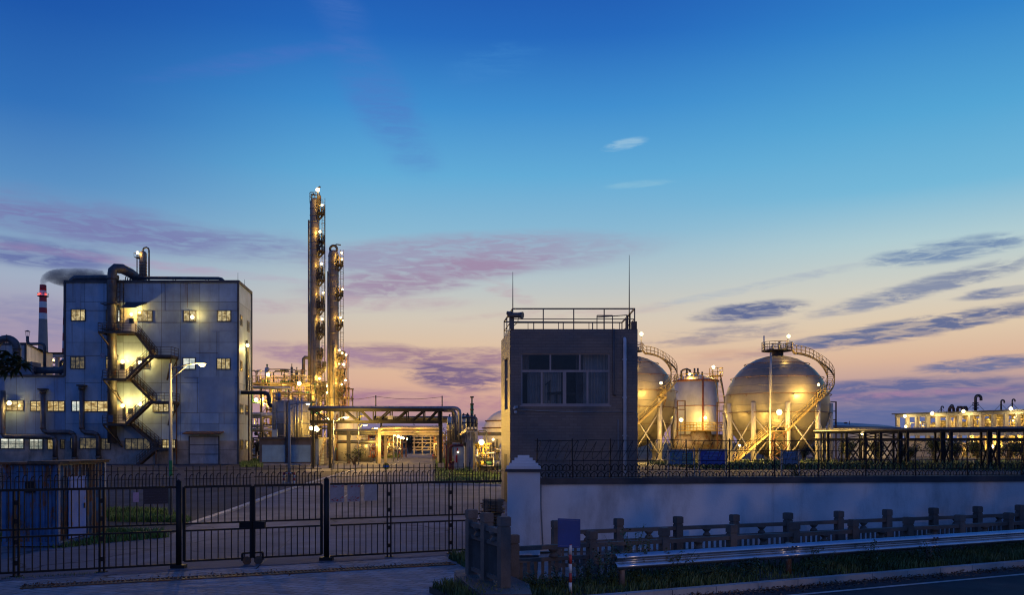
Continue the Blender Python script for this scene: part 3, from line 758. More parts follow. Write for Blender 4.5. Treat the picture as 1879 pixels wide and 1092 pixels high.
def balustrade(label, p, q, n, z0, zt, grp=None, w_=.175, extra=0):
    root = thing('balustrade', label, 'railing', p, grp); d = (q-p).normalized()
    pts = [p.lerp(q, i/n) for i in range(n+1+extra)]
    for c in pts: post_mb(c, z0, zt, w_, d).build('post', bal_m, root)
    for i in range(len(pts)-1): bay(root, pts[i], pts[i+1], z0, zt, w_, d)
    return root
balustrade('front brown post and rail balustrade behind the steel guard rail', Vector((.03,17.,0)), Vector((12.7,22.3,0)), 8, 0, 1.1, extra=3)
balustrade('rear brown post and rail balustrade close before the white wall', Vector((.99,19.6,0)), Vector((14.27,24.5,0)), 9, 0, 1.14, extra=2)
balustrade('short brown balustrade of three posts on the stone plinth beside the gate', Vector((-.145,15.6,0)), Vector((-.80,17.2,0)), 2, .3, 1.57, w_=.19)
stone = M('plinth_stone', (.085,.08,.08), .7, 0, .3, 1.2, bump=.6, bscale=12, dirt=.4)
mb = MB(); P = [(.35,14.9),(.32,16.0),(-.35,17.9),(-1.18,17.75),(-1.12,17.0),(-.75,15.6),(-.55,14.9)]
mb.prism(P, 0, .26); mb.prism([(x_*.97,14.9+(y_-14.9)*.985) for x_,y_ in P], .262, .3)
tag(mb.build('stone_plinth', stone, loc=(-.3,16,0)), 'low dark stone plinth carrying the short balustrade by the driveway', 'plinth')
# ------------------------------------------------------------------ guard rail
gsteel = M('guardrail_steel', (.50,.52,.55), .30, .9, .12, 2, dirt=.15)
P0, P1 = Vector((X(1133,16.45),16.45,0)), Vector((X(1879,21.1),21.1,0)); gd = (P1-P0).normalized(); gn = Vector((gd.y,-gd.x,0))  # gn towards the street
gr = thing('guard_rail', 'galvanised W profile steel guard rail on posts along the kerb', 'guard rail', P0)
prof = [(0,.155),(.012,.15),(.03,.135),(.078,.105),(.082,.085),(.078,.065),(.03,.03),(.008,.012),(.004,0),(.008,-.012),(.03,-.03),(.078,-.065),(.082,-.085),(.078,-.105),(.03,-.135),(.012,-.15),(0,-.155)]
zc = .635
def beam(mb, s0, s1, push=0, thick=.006):
    k = 8; b0 = len(mb.v); m_ = len(prof)
    for side in (0,1):
        for i in range(k+1):
            c = P0+gd*(s0+(s1-s0)*i/k)
            for (o_,z_) in prof: q = c+gn*(o_+push-side*thick); mb.v.append((q.x,q.y,zc+z_))
    for i in range(k):
        for j in range(m_-1):
            a = b0+i*m_+j; mb.f.append((a,a+1,a+m_+1,a+m_)); mb.sm.append(True)
            a += (k+1)*m_; mb.f.append((a,a+m_,a+m_+1,a+1)); mb.sm.append(True)
    for i in (0,k):
        for j in range(m_-1):
            a = b0+i*m_+j; c_ = a+(k+1)*m_; mb.f.append((a,c_,c_+1,a+1)); mb.sm.append(False)
for s0,s1,pu in ((-.05,4.3,0),(4.05,8.4,.007),(8.15,12.5,0),(12.25,17,.007),(16.8,24,0)):
    mb = MB(); beam(mb, s0, s1, pu); bm_ = mb.build('beam', gsteel, gr)
    if s1 < 20:
        bo = MB()
        for ds in (.07,.17,):
            for z_ in (.10,-.10,.05): 
                c = P0+gd*(s1-ds)+gn*(.06+.035*(abs(z_)==.1)); bo.cyl(uz(c,zc+z_), uz(c+gn*.03,zc+z_), .016, n=6)
        bo.build('bolt', rusty, bm_)
postm = M('rail_post_steel', (.20,.16,.14), .6, .4, .35, 2, rust=.45)
for s_ in (.15,4.2,8.3,12.4,16.9):
    c = P0+gd*s_-gn*.09
    mb = MB(); mb.cyl(uz(c,0), uz(c,.80), .062, n=12); mb.bar(uz(c+gn*.05,zc), uz(c+gn*.095,zc), .10,.2); mb.build('post', postm, gr)
# blue roadside sign
D = 15.9; c = Vector((X(1046.5,D),D,0)); root = thing('roadside_sign', 'blue rectangular roadside sign on a red and white banded post', 'sign', c)
mr, mw = MB(), MB(); zt_ = Z(1000,D); z_ = 0; k = 0
while z_ < zt_:
    (mw if k%2 else mr).cyl(uz(c,z_), uz(c,min(zt_,z_+.17)), .03, n=10); z_ += .17; k += 1
mr.build('red_band', redw, root); mw.build('white_band', whw, root)
sblue = M('sign_blue', (.008,.045,.22), .45, 0, .15, 2, dirt=.15); sedge = M('sign_faded_edge', (.10,.13,.30), .5, 0, .2, 3)
xa, xb, za, zb = X(1023.5,D-.1), X(1065,D+.05), Z(1006,D), Z(951.5,D)
v = [(xa,D-.1,za+.025),(xb,D+.05,za-.01),(xb,D+.05,zb-.025),(xa,D-.1,zb+.005)]
mb = MB(); mb.add(v+[(x_,y_+.012,z_) for x_,y_,z_ in v], [(0,1,2,3),(7,6,5,4),(0,4,5,1),(1,5,6,2),(2,6,7,3),(3,7,4,0)]); pn = mb.build('sign_panel', sblue, root)
mb = MB(); V4 = [Vector(q) for q in v]; cc = sum(V4, Vector())/4
ins = [cc+(q-cc)*.9+Vector((0,-.003,0)) for q in V4]
for i in range(4): mb.bar(ins[i], ins[(i+1)%4], .003, .006)
mb.build('border', sedge, pn)
mb = MB(); arc = [cc+Vector((-.11+.05*(1-math.cos(t)),-.025,.055*math.sin(t)-.0)) for t in [PI/2+PI*i/8 for i in range(9)]]
mb.tube([Vector((cc.x-.10+.045*math.cos(t), 0, cc.z+.07*math.sin(t))) + Vector((0, D-.1+.15*((cc.x-.10-xa)/(xb-xa))-.004, 0)) for t in [PI*.55+PI*.9*i/8 for i in range(9)]], .003, 4)
mb.build('red_arc', M('faded_red_arc',(.28,.02,.05),.6), pn)

# ------------------------------------------------------------------ tiled guard house
D = 40.; gx = lambda px: X(px,D); gz = lambda py: Z(py,D)
brick = bpy.data.materials.new('grey_wall_tile'); brick.use_nodes = True; nt = brick.node_tree; nt.nodes.clear(); N = nt.nodes.new; L = nt.links.new
out = N('ShaderNodeOutputMaterial'); bs = N('ShaderNodeBsdfPrincipled'); L(bs.outputs[0], out.inputs[0])
tc = N('ShaderNodeTexCoord').outputs['Object']; sx_ = N('ShaderNodeSeparateXYZ'); L(tc, sx_.inputs[0])
cb = N('ShaderNodeCombineXYZ'); L(mth(nt,'ADD',sx_.outputs[0],sx_.outputs[1]), cb.inputs[0]); L(sx_.outputs[2], cb.inputs[1])
bt = N('ShaderNodeTexBrick'); L(cb.outputs[0], bt.inputs[0]); bt.inputs['Scale'].default_value = 1; bt.inputs['Brick Width'].default_value = .36; bt.inputs['Row Height'].default_value = .13
bt.inputs['Mortar Size'].default_value = .009; bt.inputs['Mortar Smooth'].default_value = .2; bt.inputs['Bias'].default_value = 0
bt.inputs['Color1'].default_value = (.118,.10,.096,1); bt.inputs['Color2'].default_value = (.15,.128,.12,1); bt.inputs['Mortar'].default_value = (.094,.08,.076,1)
dn = noise(nt, mapping(nt, tc, (1,1,.4)), .5, 6, .7)
L(mixc(nt, mth(nt,'MULTIPLY',sstep(nt, dn, .45, .72),.55), bt.outputs['Color'], (.075,.07,.07)), bs.inputs['Base Color']); bs.inputs['Roughness'].default_value = .42
bp = N('ShaderNodeBump'); bp.inputs['Strength'].default_value = .5; bp.inputs['Distance'].default_value = .02; bp.invert = True; L(bt.outputs['Fac'], bp.inputs['Height']); L(bp.outputs[0], bs.inputs['Normal'])
gh = thing('guard_house', 'two storey grey tiled guard house with curtained window behind the white wall', 'building', (gx(937),D,0))
xl, xr, zt_ = gx(937), gx(1170), gz(604); xbk, ybk = -.55, 44.6; yb2 = 44.9
wx0, wx1, wz0, wz1 = gx(956), gx(1119), gz(744), gz(649)
mb = MB()
mb.box(xl,wx0,D,D+.24,0,zt_); mb.box(wx1,xr,D,D+.24,0,zt_); mb.box(wx0,wx1,D,D+.24,0,wz0); mb.box(wx0,wx1,D,D+.24,wz1,zt_)
# left side wall with its tall window opening (window band 653..752)
def sidebox(t0, t1, z0, z1, mb, th=.24, outp=0.):
    p = Vector((xl,D,0)).lerp(Vector((xbk,ybk,0)),t0); q = Vector((xl,D,0)).lerp(Vector((xbk,ybk,0)),t1)
    n_ = Vector((1,.1,0)).normalized(); p -= n_*outp; q -= n_*outp
    mb.prism([tuple(p[:2]),tuple(q[:2]),tuple((q+n_*th)[:2]),tuple((p+n_*th)[:2])], z0, z1)
def tt(px):
    k = (px-CX)/F; return (k*D-xl)/((xbk-xl)-k*(ybk-D))
t0w, t1w = tt(931.5), tt(926); sz0, sz1 = Z(751,D+1.5), Z(656,D+1.5)
sidebox(0.055,t0w,0,zt_,mb); sidebox(t1w,1,0,zt_,mb); sidebox(t0w,t1w,0,sz0,mb); sidebox(t0w,t1w,sz1,zt_,mb)
mb.prism([(xbk+.25,ybk-.24),(xr,yb2-.24),(xr,yb2),(xbk+.25,ybk)],0,zt_); mb.box(xr-.24,xr,D+.24,yb2-.24,0,zt_)
mb.build('tiled_wall', brick, gh)
mb = MB(); mb.prism([(xl+.24,D+.24),(xr-.24,D+.24),(xr-.24,yb2-.3),(xbk+.3,ybk-.3)], zt_-.35, zt_-.15); mb.prism([(xl+.24,D+.24),(xr-.24,D+.24),(xr-.24,yb2-.3),(xbk+.3,ybk-.3)], 3.3, 3.5); mb.build('floor_slab', concrete, gh)
mb = MB(); mb.box(wx0-.0,wx1,D+2.6,D+2.7,3.5,zt_-.35); mb.build('inner_wall', M('dim_room',(.03,.028,.026),.9), gh)
# window: mauve frame, panes, curtains
mauve = M('mauve_frame', (.31,.255,.25), .5, 0, .1)
mb = MB(); y0_, y1_ = D+.05, D+.13; zm = gz(681)
def vb(px, z0, z1, w_=.075): mb.box(gx(px)-w_/2, gx(px)+w_/2, y0_, y1_, z0, z1)
mb.box(wx0,wx1,y0_-.004,y1_-.004,wz0,wz0+.075); mb.box(wx0,wx1,y0_-.004,y1_-.004,wz1-.05,wz1); mb.box(wx0,wx1,y0_-.006,y1_-.006,zm-.05,zm+.05)
for px in (957.2,1117.8): vb(px, wz0, wz1, .07)
for px in (1010,1064): vb(px, zm, wz1)
for px in (994,1036,1078): vb(px, wz0, zm, .09 if px != 1036 else .16)
mb.box(wx0-.06,wx1+.06,D-.035,D+.05,wz0-.07,wz0-.005)
fr_ = mb.build('window', mauve, gh)
glass, nt, N, L = nodes('guard_glass'); out = N('ShaderNodeOutputMaterial'); tr = N('ShaderNodeBsdfTransparent'); gl = N('ShaderNodeBsdfGlossy'); gl.inputs['Roughness'].default_value = .05
tr.inputs[0].default_value = (.86,.87,.88,1); ms = N('ShaderNodeMixShader'); ms.inputs[0].default_value = .035; L(tr.outputs[0],ms.inputs[1]); L(gl.outputs[0],ms.inputs[2]); L(ms.outputs[0],out.inputs[0])
MB().box(wx0+.03,wx1-.03,D+.088,D+.094,wz0+.03,wz1-.03).build('pane', glass, fr_)
curt = M('pale_curtain', (.34,.32,.31), .9, 0, .12, 3)
def curtain(px0, px1, z0, z1, m=curt, yy=None):
    yy = yy or D+.42; a, b = gx(px0), gx(px1); n_ = 40; mb = MB(); b0 = 0
    for i in range(n_+1):
        x_ = a+(b-a)*i/n_; o_ = .05*math.sin(i*1.25)+.02*math.sin(i*.37+px0)
        mb.v += [(x_,yy+o_,z0),(x_,yy+o_*.6,z1),(x_,yy+o_+.012,z0),(x_,yy+o_*.6+.012,z1)]
    for i in range(n_):
        k = i*4; mb.f += [(k,k+4,k+5,k+1),(k+3,k+7,k+6,k+2)]; mb.sm += [True,True]
    return mb.build('curtain', m, gh)
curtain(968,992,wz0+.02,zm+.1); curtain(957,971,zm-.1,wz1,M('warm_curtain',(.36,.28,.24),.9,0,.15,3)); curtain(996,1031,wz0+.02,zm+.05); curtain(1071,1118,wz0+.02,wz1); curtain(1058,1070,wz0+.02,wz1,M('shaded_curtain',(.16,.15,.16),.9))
mb = MB(); mb.bar((gx(1005),D+.3,gz(722)),(gx(1034),D+.3,gz(720)),.06,.10)     # desk and monitor seen behind the glass
mb.bar((gx(1008),D+.3,gz(735)),(gx(1008),D+.3,gz(700)),.06); mb.bar((gx(1022),D+.3,gz(744)),(gx(1022),D+.3,gz(722)),.07); mb.bar((gx(1001),D+.3,gz(706)),(gx(1011),D+.3,gz(698)),.05); mb.bar((gx(1040),D+.5,gz(722)),(gx(1060),D+.5,gz(722)),.05,.1)
mb.build('desk', black, gh)
mb = MB(); sidebox(t0w,t1w,sz0,sz1,mb,.05,-.1); s_ = mb.build('side_pane', win_dark, gh)
mb = MB(); sidebox(t0w-.02,t0w+.03,sz0,sz1,mb,.06,-.05); sidebox(t1w-.03,t1w+.02,sz0,sz1,mb,.06,-.05); sidebox(t0w,t1w,(sz0+sz1)/2+.2,(sz0+sz1)/2+.28,mb,.06,-.05); mb.build('side_window_frame', mauve, gh)
mb = MB(); sidebox(tt(930.5),tt(925.5),0,Z(834,D+1.6),mb,.05,.004); mb.build('side_door', black, gh)
mb = MB()
mb.tube([(gx(1146),D-.10,.2),(gx(1146),D-.10,gz(628)),(gx(1146),D-.07,gz(623)),(gx(1146),D+.05,gz(621))], .078, 10)
for py in (660,730,800): mb.box(gx(1146)-.1,gx(1146)+.1,D-.12,D,gz(py)-.03,gz(py)+.03)
mb.build('downpipe', M('white_pipe',(.55,.56,.6),.5,0,.1,2,dirt=.2), gh)
mb = MB(); mb.tube([(gx(1126),D-.04,gz(604)),(gx(1126),D-.04,gz(716)),(gx(1126),D-.05,gz(724)),(gx(1130),D-.06,gz(726))], .05, 8); mb.build('tile_coloured_pipe', M('brown_pipe',(.10,.085,.08),.5), gh)
mb = MB(); mb.tube([(gx(951),D-.03,gz(752)),(gx(1000),D-.03,gz(755)),(gx(1060),D-.03,gz(757)),(gx(1142),D-.03,gz(757))], .018, 6); mb.tube([(gx(1150),D-.03,gz(757)),(gx(1167),D-.03,gz(757)),(gx(1168.5),D-.03,gz(762)),(gx(1168.5),D-.03,gz(870))], .018, 6); mb.tube([(gx(1134),D-.03,gz(770)),(gx(1134),D-.03,gz(870))], .02, 6); mb.build('conduit', grey_m, gh)
mb = MB(); mb.box(gx(943),gx(950),D-.14,D-.02,gz(749),gz(745.5)); mb.tube([(gx(947),D-.1,gz(748)),(gx(943),D-.32,gz(750))],.06,8); mb.sph((gx(946),D-.16,gz(757)),.08,10,7)
mb.build('security_camera', M('camera_white',(.5,.5,.52),.4), gh)
# roof railing
zr = gz(566); mb = MB(); cor = [Vector((xl+.1,D+.12,0)),Vector((xr-.12,D+.12,0)),Vector((xr-.12,yb2-.15,0)),Vector((xbk+.15,ybk-.12,0))]
zb_ = zt_
for i in range(4):
    p, q = cor[i], cor[(i+1)%4]
    n_ = 4 if i in (0,2) else 3
    for z_,w_ in ((zr,.06),(gz(585),.035)): mb.bar(uz(p,z_), uz(q,z_), w_)
    if i == 0: mb.bar(uz(p,gz(592)), uz(p.lerp(q,.75),gz(592)), .03)
    for k in range(n_): 
        c = p.lerp(q,k/n_); mb.bar(uz(c,zb_), uz(c,zr), .05)
        c = p.lerp(q,(k+.5)/n_); mb.bar(uz(c,zb_), uz(c,gz(592)), .03)
p = Vector((gx(1097),D+.4,0)); 
for dx_ in (0,.32,.72): mb.bar((p.x+dx_,p.y,zb_),(p.x+dx_,p.y,gz(577)),.04)
mb.bar((p.x,p.y,gz(577)),(p.x+.72,p.y,gz(577)),.05); mb.bar((p.x,p.y,gz(580)),(p.x+1.4,p.y,gz(576)),.04); mb.bar((p.x+1.4,p.y,zb_),(p.x+1.4,p.y,gz(576)),.09)
mb.build('roof_railing', M('railing_paint',(.11,.09,.075),.5,.1,.2,2,rust=.15), gh)
for px,py in ((941,497),(1156,466)):
    mb = MB(); mb.tube([(gx(px),D+.25,zt_),(gx(px),D+.25,gz(py)*.5+zt_*.5),(gx(px),D+.25,gz(py))],[.028,.022,.010],8); mb.build('lightning_rod', black_pipe, gh)
mb = MB(); mb.prism([(xr-.28,D-.01),(xr-.03,D-.01),(xr-.03,D+.23),(xr-.28,D+.23)], zt_+.002, gz(590)); mb.build('corner_block', black_pipe, gh)
mb = MB(); c = Vector((gx(939),D+.0,gz(580)))
mb.tube([c+Vector((.50,-.35,-.02)),c+Vector((.28,-.25,0)),c+Vector((-.05,-.05,.02)),c+Vector((-.15,.05,.03))],[.16,.12,.13,.09],12)
mb.tube([c+Vector((-.22,-.05,.13)),c+Vector((.02,-.12,.10))],.085,10); mb.bar(c+Vector((.0,.05,-.6)), c+Vector((0,.0,.02)), .22,.2); mb.tube([c+Vector((.3,-.2,-.1)),c+Vector((.28,-.15,-.3)),c+Vector((.1,0,-.45))],.02,6)
mb.build('loudspeaker', M('speaker_grey',(.10,.10,.11),.5,.2,.2), gh)

lamp(gh, Vector((-1.0,46.2,3.05)), .09, 0, bulb_w, WARM, name='wall_lamp'); plight((-2.6,46.6,2.6), 75, SOD, .12, gh); plight((-3.4,50.5,5.2), 170, SOD, .1, gh)  # two bare fill lights added beyond the wall lamp to gild the side wall
# ------------------------------------------------------------------ metal clad plant building (left)
D = 116.; bx = lambda px: X(px,D); bz = lambda py: Z(py,D); S = D/F
pb = thing('plant_building', 'tall grey metal clad plant building with small lit windows and zigzag stair outside', 'building', (bx(437),D,0))
ztop = bz(517); fl_, fr__ = bx(119), bx(437); rb = Vector((-37.3,124.8,0))
mb = MB(); mb.prism([(fl_,D),(fr__,D),(rb.x,rb.y),(fl_-2,rb.y)], 3.1, ztop); mb.build('clad_wall', clad, pb)
mb = MB(); mb.prism([(fl_,D-.02),(fr__+.02,D-.02),(rb.x+.02,rb.y),(fl_,rb.y-.2)], 0, 3.1); mb.build('concrete_base', plinth_m, pb)
mb = MB(); e_ = .12
mb.bar((fl_-.1,D-.06,ztop+.02),(fr__+.1,D-.06,ztop+.02),.16,.34); mb.bar((fr__+.08,D,ztop+.02),(rb.x+.08,rb.y,ztop+.02),.16,.34)
mb.bar((fr__+.03,D-.05,0),(fr__+.03,D-.05,ztop-.16),.22); mb.bar((fl_+.0,D-.05,bz(690)),(fl_+.0,D-.05,ztop-.16),.22); mb.bar((rb.x+.03,rb.y,0),(rb.x+.03,rb.y,ztop-.16),.2)
mb.build('parapet_trim', trim_m, pb)
# odd coloured sheets and overlapping flashing lines on the facade
mb = MB()
for a_,b__,c_,d_ in ((139,148,517,565),(390,430,592,608),(365,432,692,758)): mb.box(bx(a_),bx(b__),D-.035,D-.002,bz(d_),bz(c_))
mb.build_each('replaced_sheet', M('blue_grey_sheet',(.22,.31,.42),.5,0,.12,.5,streak=.6), pb)
mb = MB()
for (a_,b__,y_) in ((120,437,570),(280,437,592),(360,400,648),(338,437,693),(330,437,758),(120,205,653),(322,437,826)): mb.box(bx(a_),bx(b__),D-.03,D,bz(y_)-.03,bz(y_)+.03)
for (x_,a_,b__) in ((186,620,655),(186,690,735),(266,623,730),(303,517,570),(344,520,565),(398,592,690),(378,693,758),(397,693,758),(362,693,758),(325,693,800)): mb.box(bx(x_)-.025,bx(x_)+.025,D-.028,D,bz(b__),bz(a_))
mb.build('flashing', M('flashing',(.12,.115,.11),.6,.1,.3,2,rust=.25), pb)
def win(root, a, b, t, u, m, mull=1, Y=None, frame=win_frame, depth=.12, bars=0):
    Y = Y or D; x0, x1, z0, z1 = bx(a), bx(b), bz(u), bz(t); w_ = .11; mb = MB()
    mb.box(x0-w_,x1+w_,Y-depth,Y+.02,z0-w_,z0); mb.box(x0-w_,x1+w_,Y-depth,Y+.02,z1,z1+w_); mb.box(x0-w_,x0,Y-depth,Y+.02,z0,z1); mb.box(x1,x1+w_,Y-depth,Y+.02,z0,z1)
    for i in range(1,mull+1):
        c = x0+(x1-x0)*i/(mull+1); mb.box(c-.04,c+.04,Y-depth+.01,Y,z0,z1)
    for i in range(bars):
        c = z0+(z1-z0)*(i+1)/(bars+1); mb.box(x0,x1,Y-depth+.02,Y,c-.03,c+.03)
    f_ = mb.build('window', frame, root)
    MB().box(x0,x1,Y-.05,Y-.02,z0,z1).build('pane', m, f_); return f_
for a,b,t,u,m,n_ in ((132,156,569,588,win_lit,2),(196,203,570,588,win_lit,0),(254,279,571,589,win_lit,2),(338,359,571,589,win_lit,1),(400,423,571,589,win_lit,2),
        (131,155,656,676,win_dim,2),(196,204,656,676,win_warm,0),(253,274,657,675,win_dim,2),(337,358,658,677,win_cool,1),(399,422,659,677,win_lit,2),
        (133,149,737,754,win_cool,1),(156,203,737,755,win_warm,3),(282,319,740,755,win_lit,3),
        (131,136,805,823,win_dim,0),(148,177,805,823,win_dim,2),(187,202,806,824,win_dim,1),(231,275,806,824,win_dim,3),(299,321,808,822,win_lit,2)):
    win(pb,a,b,t,u,m,n_)
# windows of the right side wall
def swin(px0, px1, py0, py1, m):
    def at(px):
        k = (px-CX)/F; t = (k*D-fr__)/((rb.x-fr__)-k*(rb.y-D)); return Vector((fr__,D,0)).lerp(rb,t)
    p, q = at(px0), at(px1); o_ = Vector((1,.09,0)).normalized()*.06
    z0, z1 = Z(py1,p.y), Z(py0,p.y); mb = MB(); mb.prism([tuple((p-o_)[:2]),tuple((q-o_)[:2]),tuple((q+o_)[:2]),tuple((p+o_)[:2])],z0,z1); f_ = mb.build('window', win_frame, pb)
    a_, b__ = p.lerp(q,.14), p.lerp(q,.86); mb = MB(); mb.prism([tuple(a_[:2]),tuple(b__[:2]),tuple((b__+o_*1.3)[:2]),tuple((a_+o_*1.3)[:2])],z0+.15,z1-.15); mb.build('pane', m, f_)
for a,b,t,u,m in ((440.5,444.5,577,597,win_dim),(453,457.5,588,608,win_dim),(440.5,444.5,661,681,win_dark),(452,457,677,698,win_dark),(440,446,741,760,win_dim),(450,456.5,743,762,win_dark),(440,446,807,826,win_dark),(450,456.5,808,826,win_warm)): swin(a,b,t,u,m)
mb = MB(); p = Vector((fr__-.45,120.6,0)); mb.bar((p.x+.2,p.y,bz(617)),(p.x+.2,p.y,bz(713)),.3,.12); mb.bar((p.x+.1,p.y+1,bz(622)),(p.x+.3,p.y+1,bz(715)),.1)
for k in range(5): mb.bar((p.x+.25,p.y+.3,bz(688+k*5)),(p.x+.1,p.y+3.6,bz(690+k*5)),.06)
mb.build('side_conduit', steel_dark, pb)
# doors, loading door, notices behind the stair
door_m = M('pale_door', (.45,.44,.40), .5, 0, .1, 2)
mb = MB(); mb.box(bx(219),bx(252),D-.045,D-.003,bz(612),bz(566)); mb.box(bx(206),bx(245),D-.045,D-.003,bz(697),bz(662)); mb.box(bx(206),bx(247),D-.045,D-.003,bz(778),bz(743)); mb.build_each('lit_bay_patch', M('lit_bay_pale',(.55,.52,.42),.55,0,.12,.8,dirt=.3), pb)  # pale patches paint the lamplit wall areas behind the landings
for a,b,t,u in ((236,248,580,612),(238,247,668,697),(234,247,746,778)):
    d_ = MB().box(bx(a),bx(b),D-.10,D-.046,bz(u),bz(t)).build('door', door_m, pb); MB().box(bx(a)+.12,bx(b)-.12,D-.115,D-.101,bz(t+14),bz(t+4)).build('door_pane', win_dark, d_)
win(pb,217,221,570,590,win_cool,0); win(pb,222,228,669,677,win_dark,0); win(pb,227,229.5,745,770,win_dark,0)
ld = M('grey_door', (.30,.33,.37), .5, 0, .15, .8, dirt=.3, streak=.5)
mb = MB(); mb.box(bx(349),bx(374.3),D-.10,D-.022,.05,bz(802)); mb.box(bx(375.2),bx(401),D-.10,D-.022,.05,bz(802)); dd = mb.build_each('loading_door', ld, pb)
mb = MB()
for py in (817,834): mb.box(bx(349),bx(401),D-.13,D-.101,bz(py)-.05,bz(py)+.05)
mb.box(bx(347),bx(349),D-.14,D-.02,.05,bz(801)); mb.box(bx(401),bx(403),D-.14,D-.02,.05,bz(801)); mb.box(bx(347),bx(403),D-.14,D-.02,bz(802),bz(800.5)); mb.build('door_frame', win_frame, dd)
mb = MB(); mb.add([(bx(342),D,bz(792)),(bx(411),D,bz(792)),(bx(411),D-1.5,bz(796)),(bx(342),D-1.5,bz(796)),(bx(342),D,bz(793.5)),(bx(411),D,bz(793.5)),(bx(411),D-1.5,bz(797.5)),(bx(342),D-1.5,bz(797.5))],[(3,2,1,0),(4,5,6,7),(2,3,7,6),(0,1,5,4),(1,2,6,5),(3,0,4,7)])
mb.build('door_awning', M('corroded_awning',(.09,.06,.045),.8,0,.5,2,rust=.6), pb)
mb = MB(); mb.add([(bx(232),D-.05,bz(555)),(bx(270),D-.05,bz(555)),(bx(258),D-1.9,bz(568)),(bx(234),D-1.9,bz(568)),(bx(232),D-.05,bz(557)),(bx(270),D-.05,bz(557)),(bx(258),D-1.9,bz(569)),(bx(234),D-1.9,bz(569))],[(0,1,2,3),(7,6,5,4),(2,6,7,3),(0,4,5,1),(1,5,6,2),(3,7,4,0)])
mb.build('entrance_canopy', trim_m, pb)
MB().box(bx(184.5),bx(192.5),D-.05,D-.004,bz(657),bz(648)).build('wall_notice', M('notice_white',(.34,.3,.36),.7,0,.5,9), pb)
# roof furniture
dk = thing('exhaust_duct', 'big grey exhaust duct running down the facade from a bend above the roof', 'duct', (bx(210),D-1,0))
Yd = D-.75; xd = bx(210.5)
arc = [(xd,Yd,bz(814)),(xd,Yd,bz(505)),(xd+.05,Yd+.05,bz(499)),(xd+.35,Yd+.3,bz(494)),(xd+.9,Yd+.9,bz(493)),(xd+1.6,Yd+1.9,bz(498)),(bx(240),D+3,bz(508)),(bx(243),D+4,bz(514))]
MB().tube(arc,[.58,.58,.62,.66,.66,.62,.6,.6],16).build('duct_run', duct_m, dk)
mb = MB()
for py in (514,560,606,660,720,780): mb.cyl((xd,Yd,bz(py)-.07),(xd,Yd,bz(py)+.07),.68,n=16)
for py in (560,606): mb.bar((bx(194),D-.06,bz(py)),(bx(222),D-.06,bz(py)),.10); mb.bar((bx(194),D-1.5,bz(py)),(bx(222),D-1.5,bz(py)),.10); mb.bar((bx(194),D-1.5,bz(py)),(bx(194),D-.06,bz(py)),.1); mb.bar((bx(222),D-1.5,bz(py)),(bx(222),D-.06,bz(py)),.1)
mb.bar((bx(197),D-.08,bz(640)),(bx(197),D-.08,bz(517)),.08); mb.build_each('flange', steel_dark, dk)
mb = MB(); c = Vector((bx(233),D+2.6,bz(507)))
for k in range(9): mb.tube([c+Vector((-1.2+k*.3,-.6,-.6)),c+Vector((-1.0+k*.3,-.7,.3)),c+Vector((-.7+k*.3,-.5,.75)),c+Vector((-.4+k*.3,-.2,-.5))],.07,5)
mb.build('ribbed_jacket', rusty, dk)
tubes = [('roof_pipe','grey horizontal duct along the left roof edge of the plant building',[(bx(121),D+1.2,bz(518)),(bx(124),D+1.2,bz(512)),(bx(130),D+1.2,bz(507.5)),(bx(205),D+1.2,bz(506.5)),(bx(209),D+1.2,bz(507))],.40,duct_m),
         ('roof_pipe','thin pipe on short stands along the right roof edge of the plant building',[(bx(236),D+1.5,bz(506)),(bx(394),D+1.5,bz(507)),(bx(400),D+1.5,bz(508.5)),(bx(403.5),D+1.5,bz(512)),(bx(404),D+1.5,bz(519))],.21,duct_m)]
for nm,lb,pts,r_,m_ in tubes:
    root = thing(nm, lb, 'pipe', (pts[0][0],pts[0][1],ztop)); MB().tube(pts,r_,10).build('pipe_run', m_, root)
    mb = MB()
    for px in ((312,373) if 'stands' in lb else (150,180)):
        x_ = bx(px); mb.box(x_-.28,x_+.28,pts[0][1]-.2,pts[0][1]+.2,ztop,ztop+.12); mb.bar((x_-.18,pts[0][1],ztop+.1),(x_-.18,pts[0][1],bz(507)-.15),.09); mb.bar((x_+.18,pts[0][1],ztop+.1),(x_+.18,pts[0][1],bz(507)-.15),.09)
    mb.build('stand', steel_dark, root)
Dc = 121.; rc = thing('roof_column', 'slim banded steel column with a looped pipe on the plant building roof', 'column', (X(262,Dc),Dc,ztop))
cx_ = X(262.5,Dc); r_ = .5
MB().lathe((cx_,Dc,0),[(r_,ztop-.6),(r_,Z(466,Dc)),(r_*.8,Z(462.5,Dc)),(r_*.3,Z(460.5,Dc))],16).build('shell', column_m, rc)
mb = MB()
for k in range(9): mb.ring((cx_,Dc,ztop+.2+k*.42), r_+.02,.035,18,5)
mb.build('band', rusty, rc)
MB().tube([(cx_,Dc,Z(461,Dc)),(cx_,Dc,Z(458,Dc)),(cx_+.15,Dc,Z(455,Dc)),(cx_+.45,Dc,Z(454,Dc)),(cx_+.75,Dc,Z(456,Dc)),(cx_+.83,Dc,Z(460,Dc)),(cx_+.83,Dc,ztop)],.12,8).build('loop_pipe', duct_m, rc)
mb = MB(); x_ = cx_-r_-.32
for o_ in (-.16,.16): mb.bar((x_,Dc+o_,ztop),(x_,Dc+o_,Z(464,Dc)),.05)
for k in range(10): mb.bar((x_,Dc-.16,ztop+.3+k*.38),(x_,Dc+.16,ztop+.3+k*.38),.04)
mb.box(cx_-1.0,cx_-.3,Dc-.6,Dc+.6,Z(473,Dc)-.05,Z(473,Dc)); 
for q in ((-1.0,-.6),(-1.0,.6),(-.4,-.6)): mb.bar((cx_+q[0],Dc+q[1],Z(473,Dc)),(cx_+q[0],Dc+q[1],Z(465,Dc)),.04)
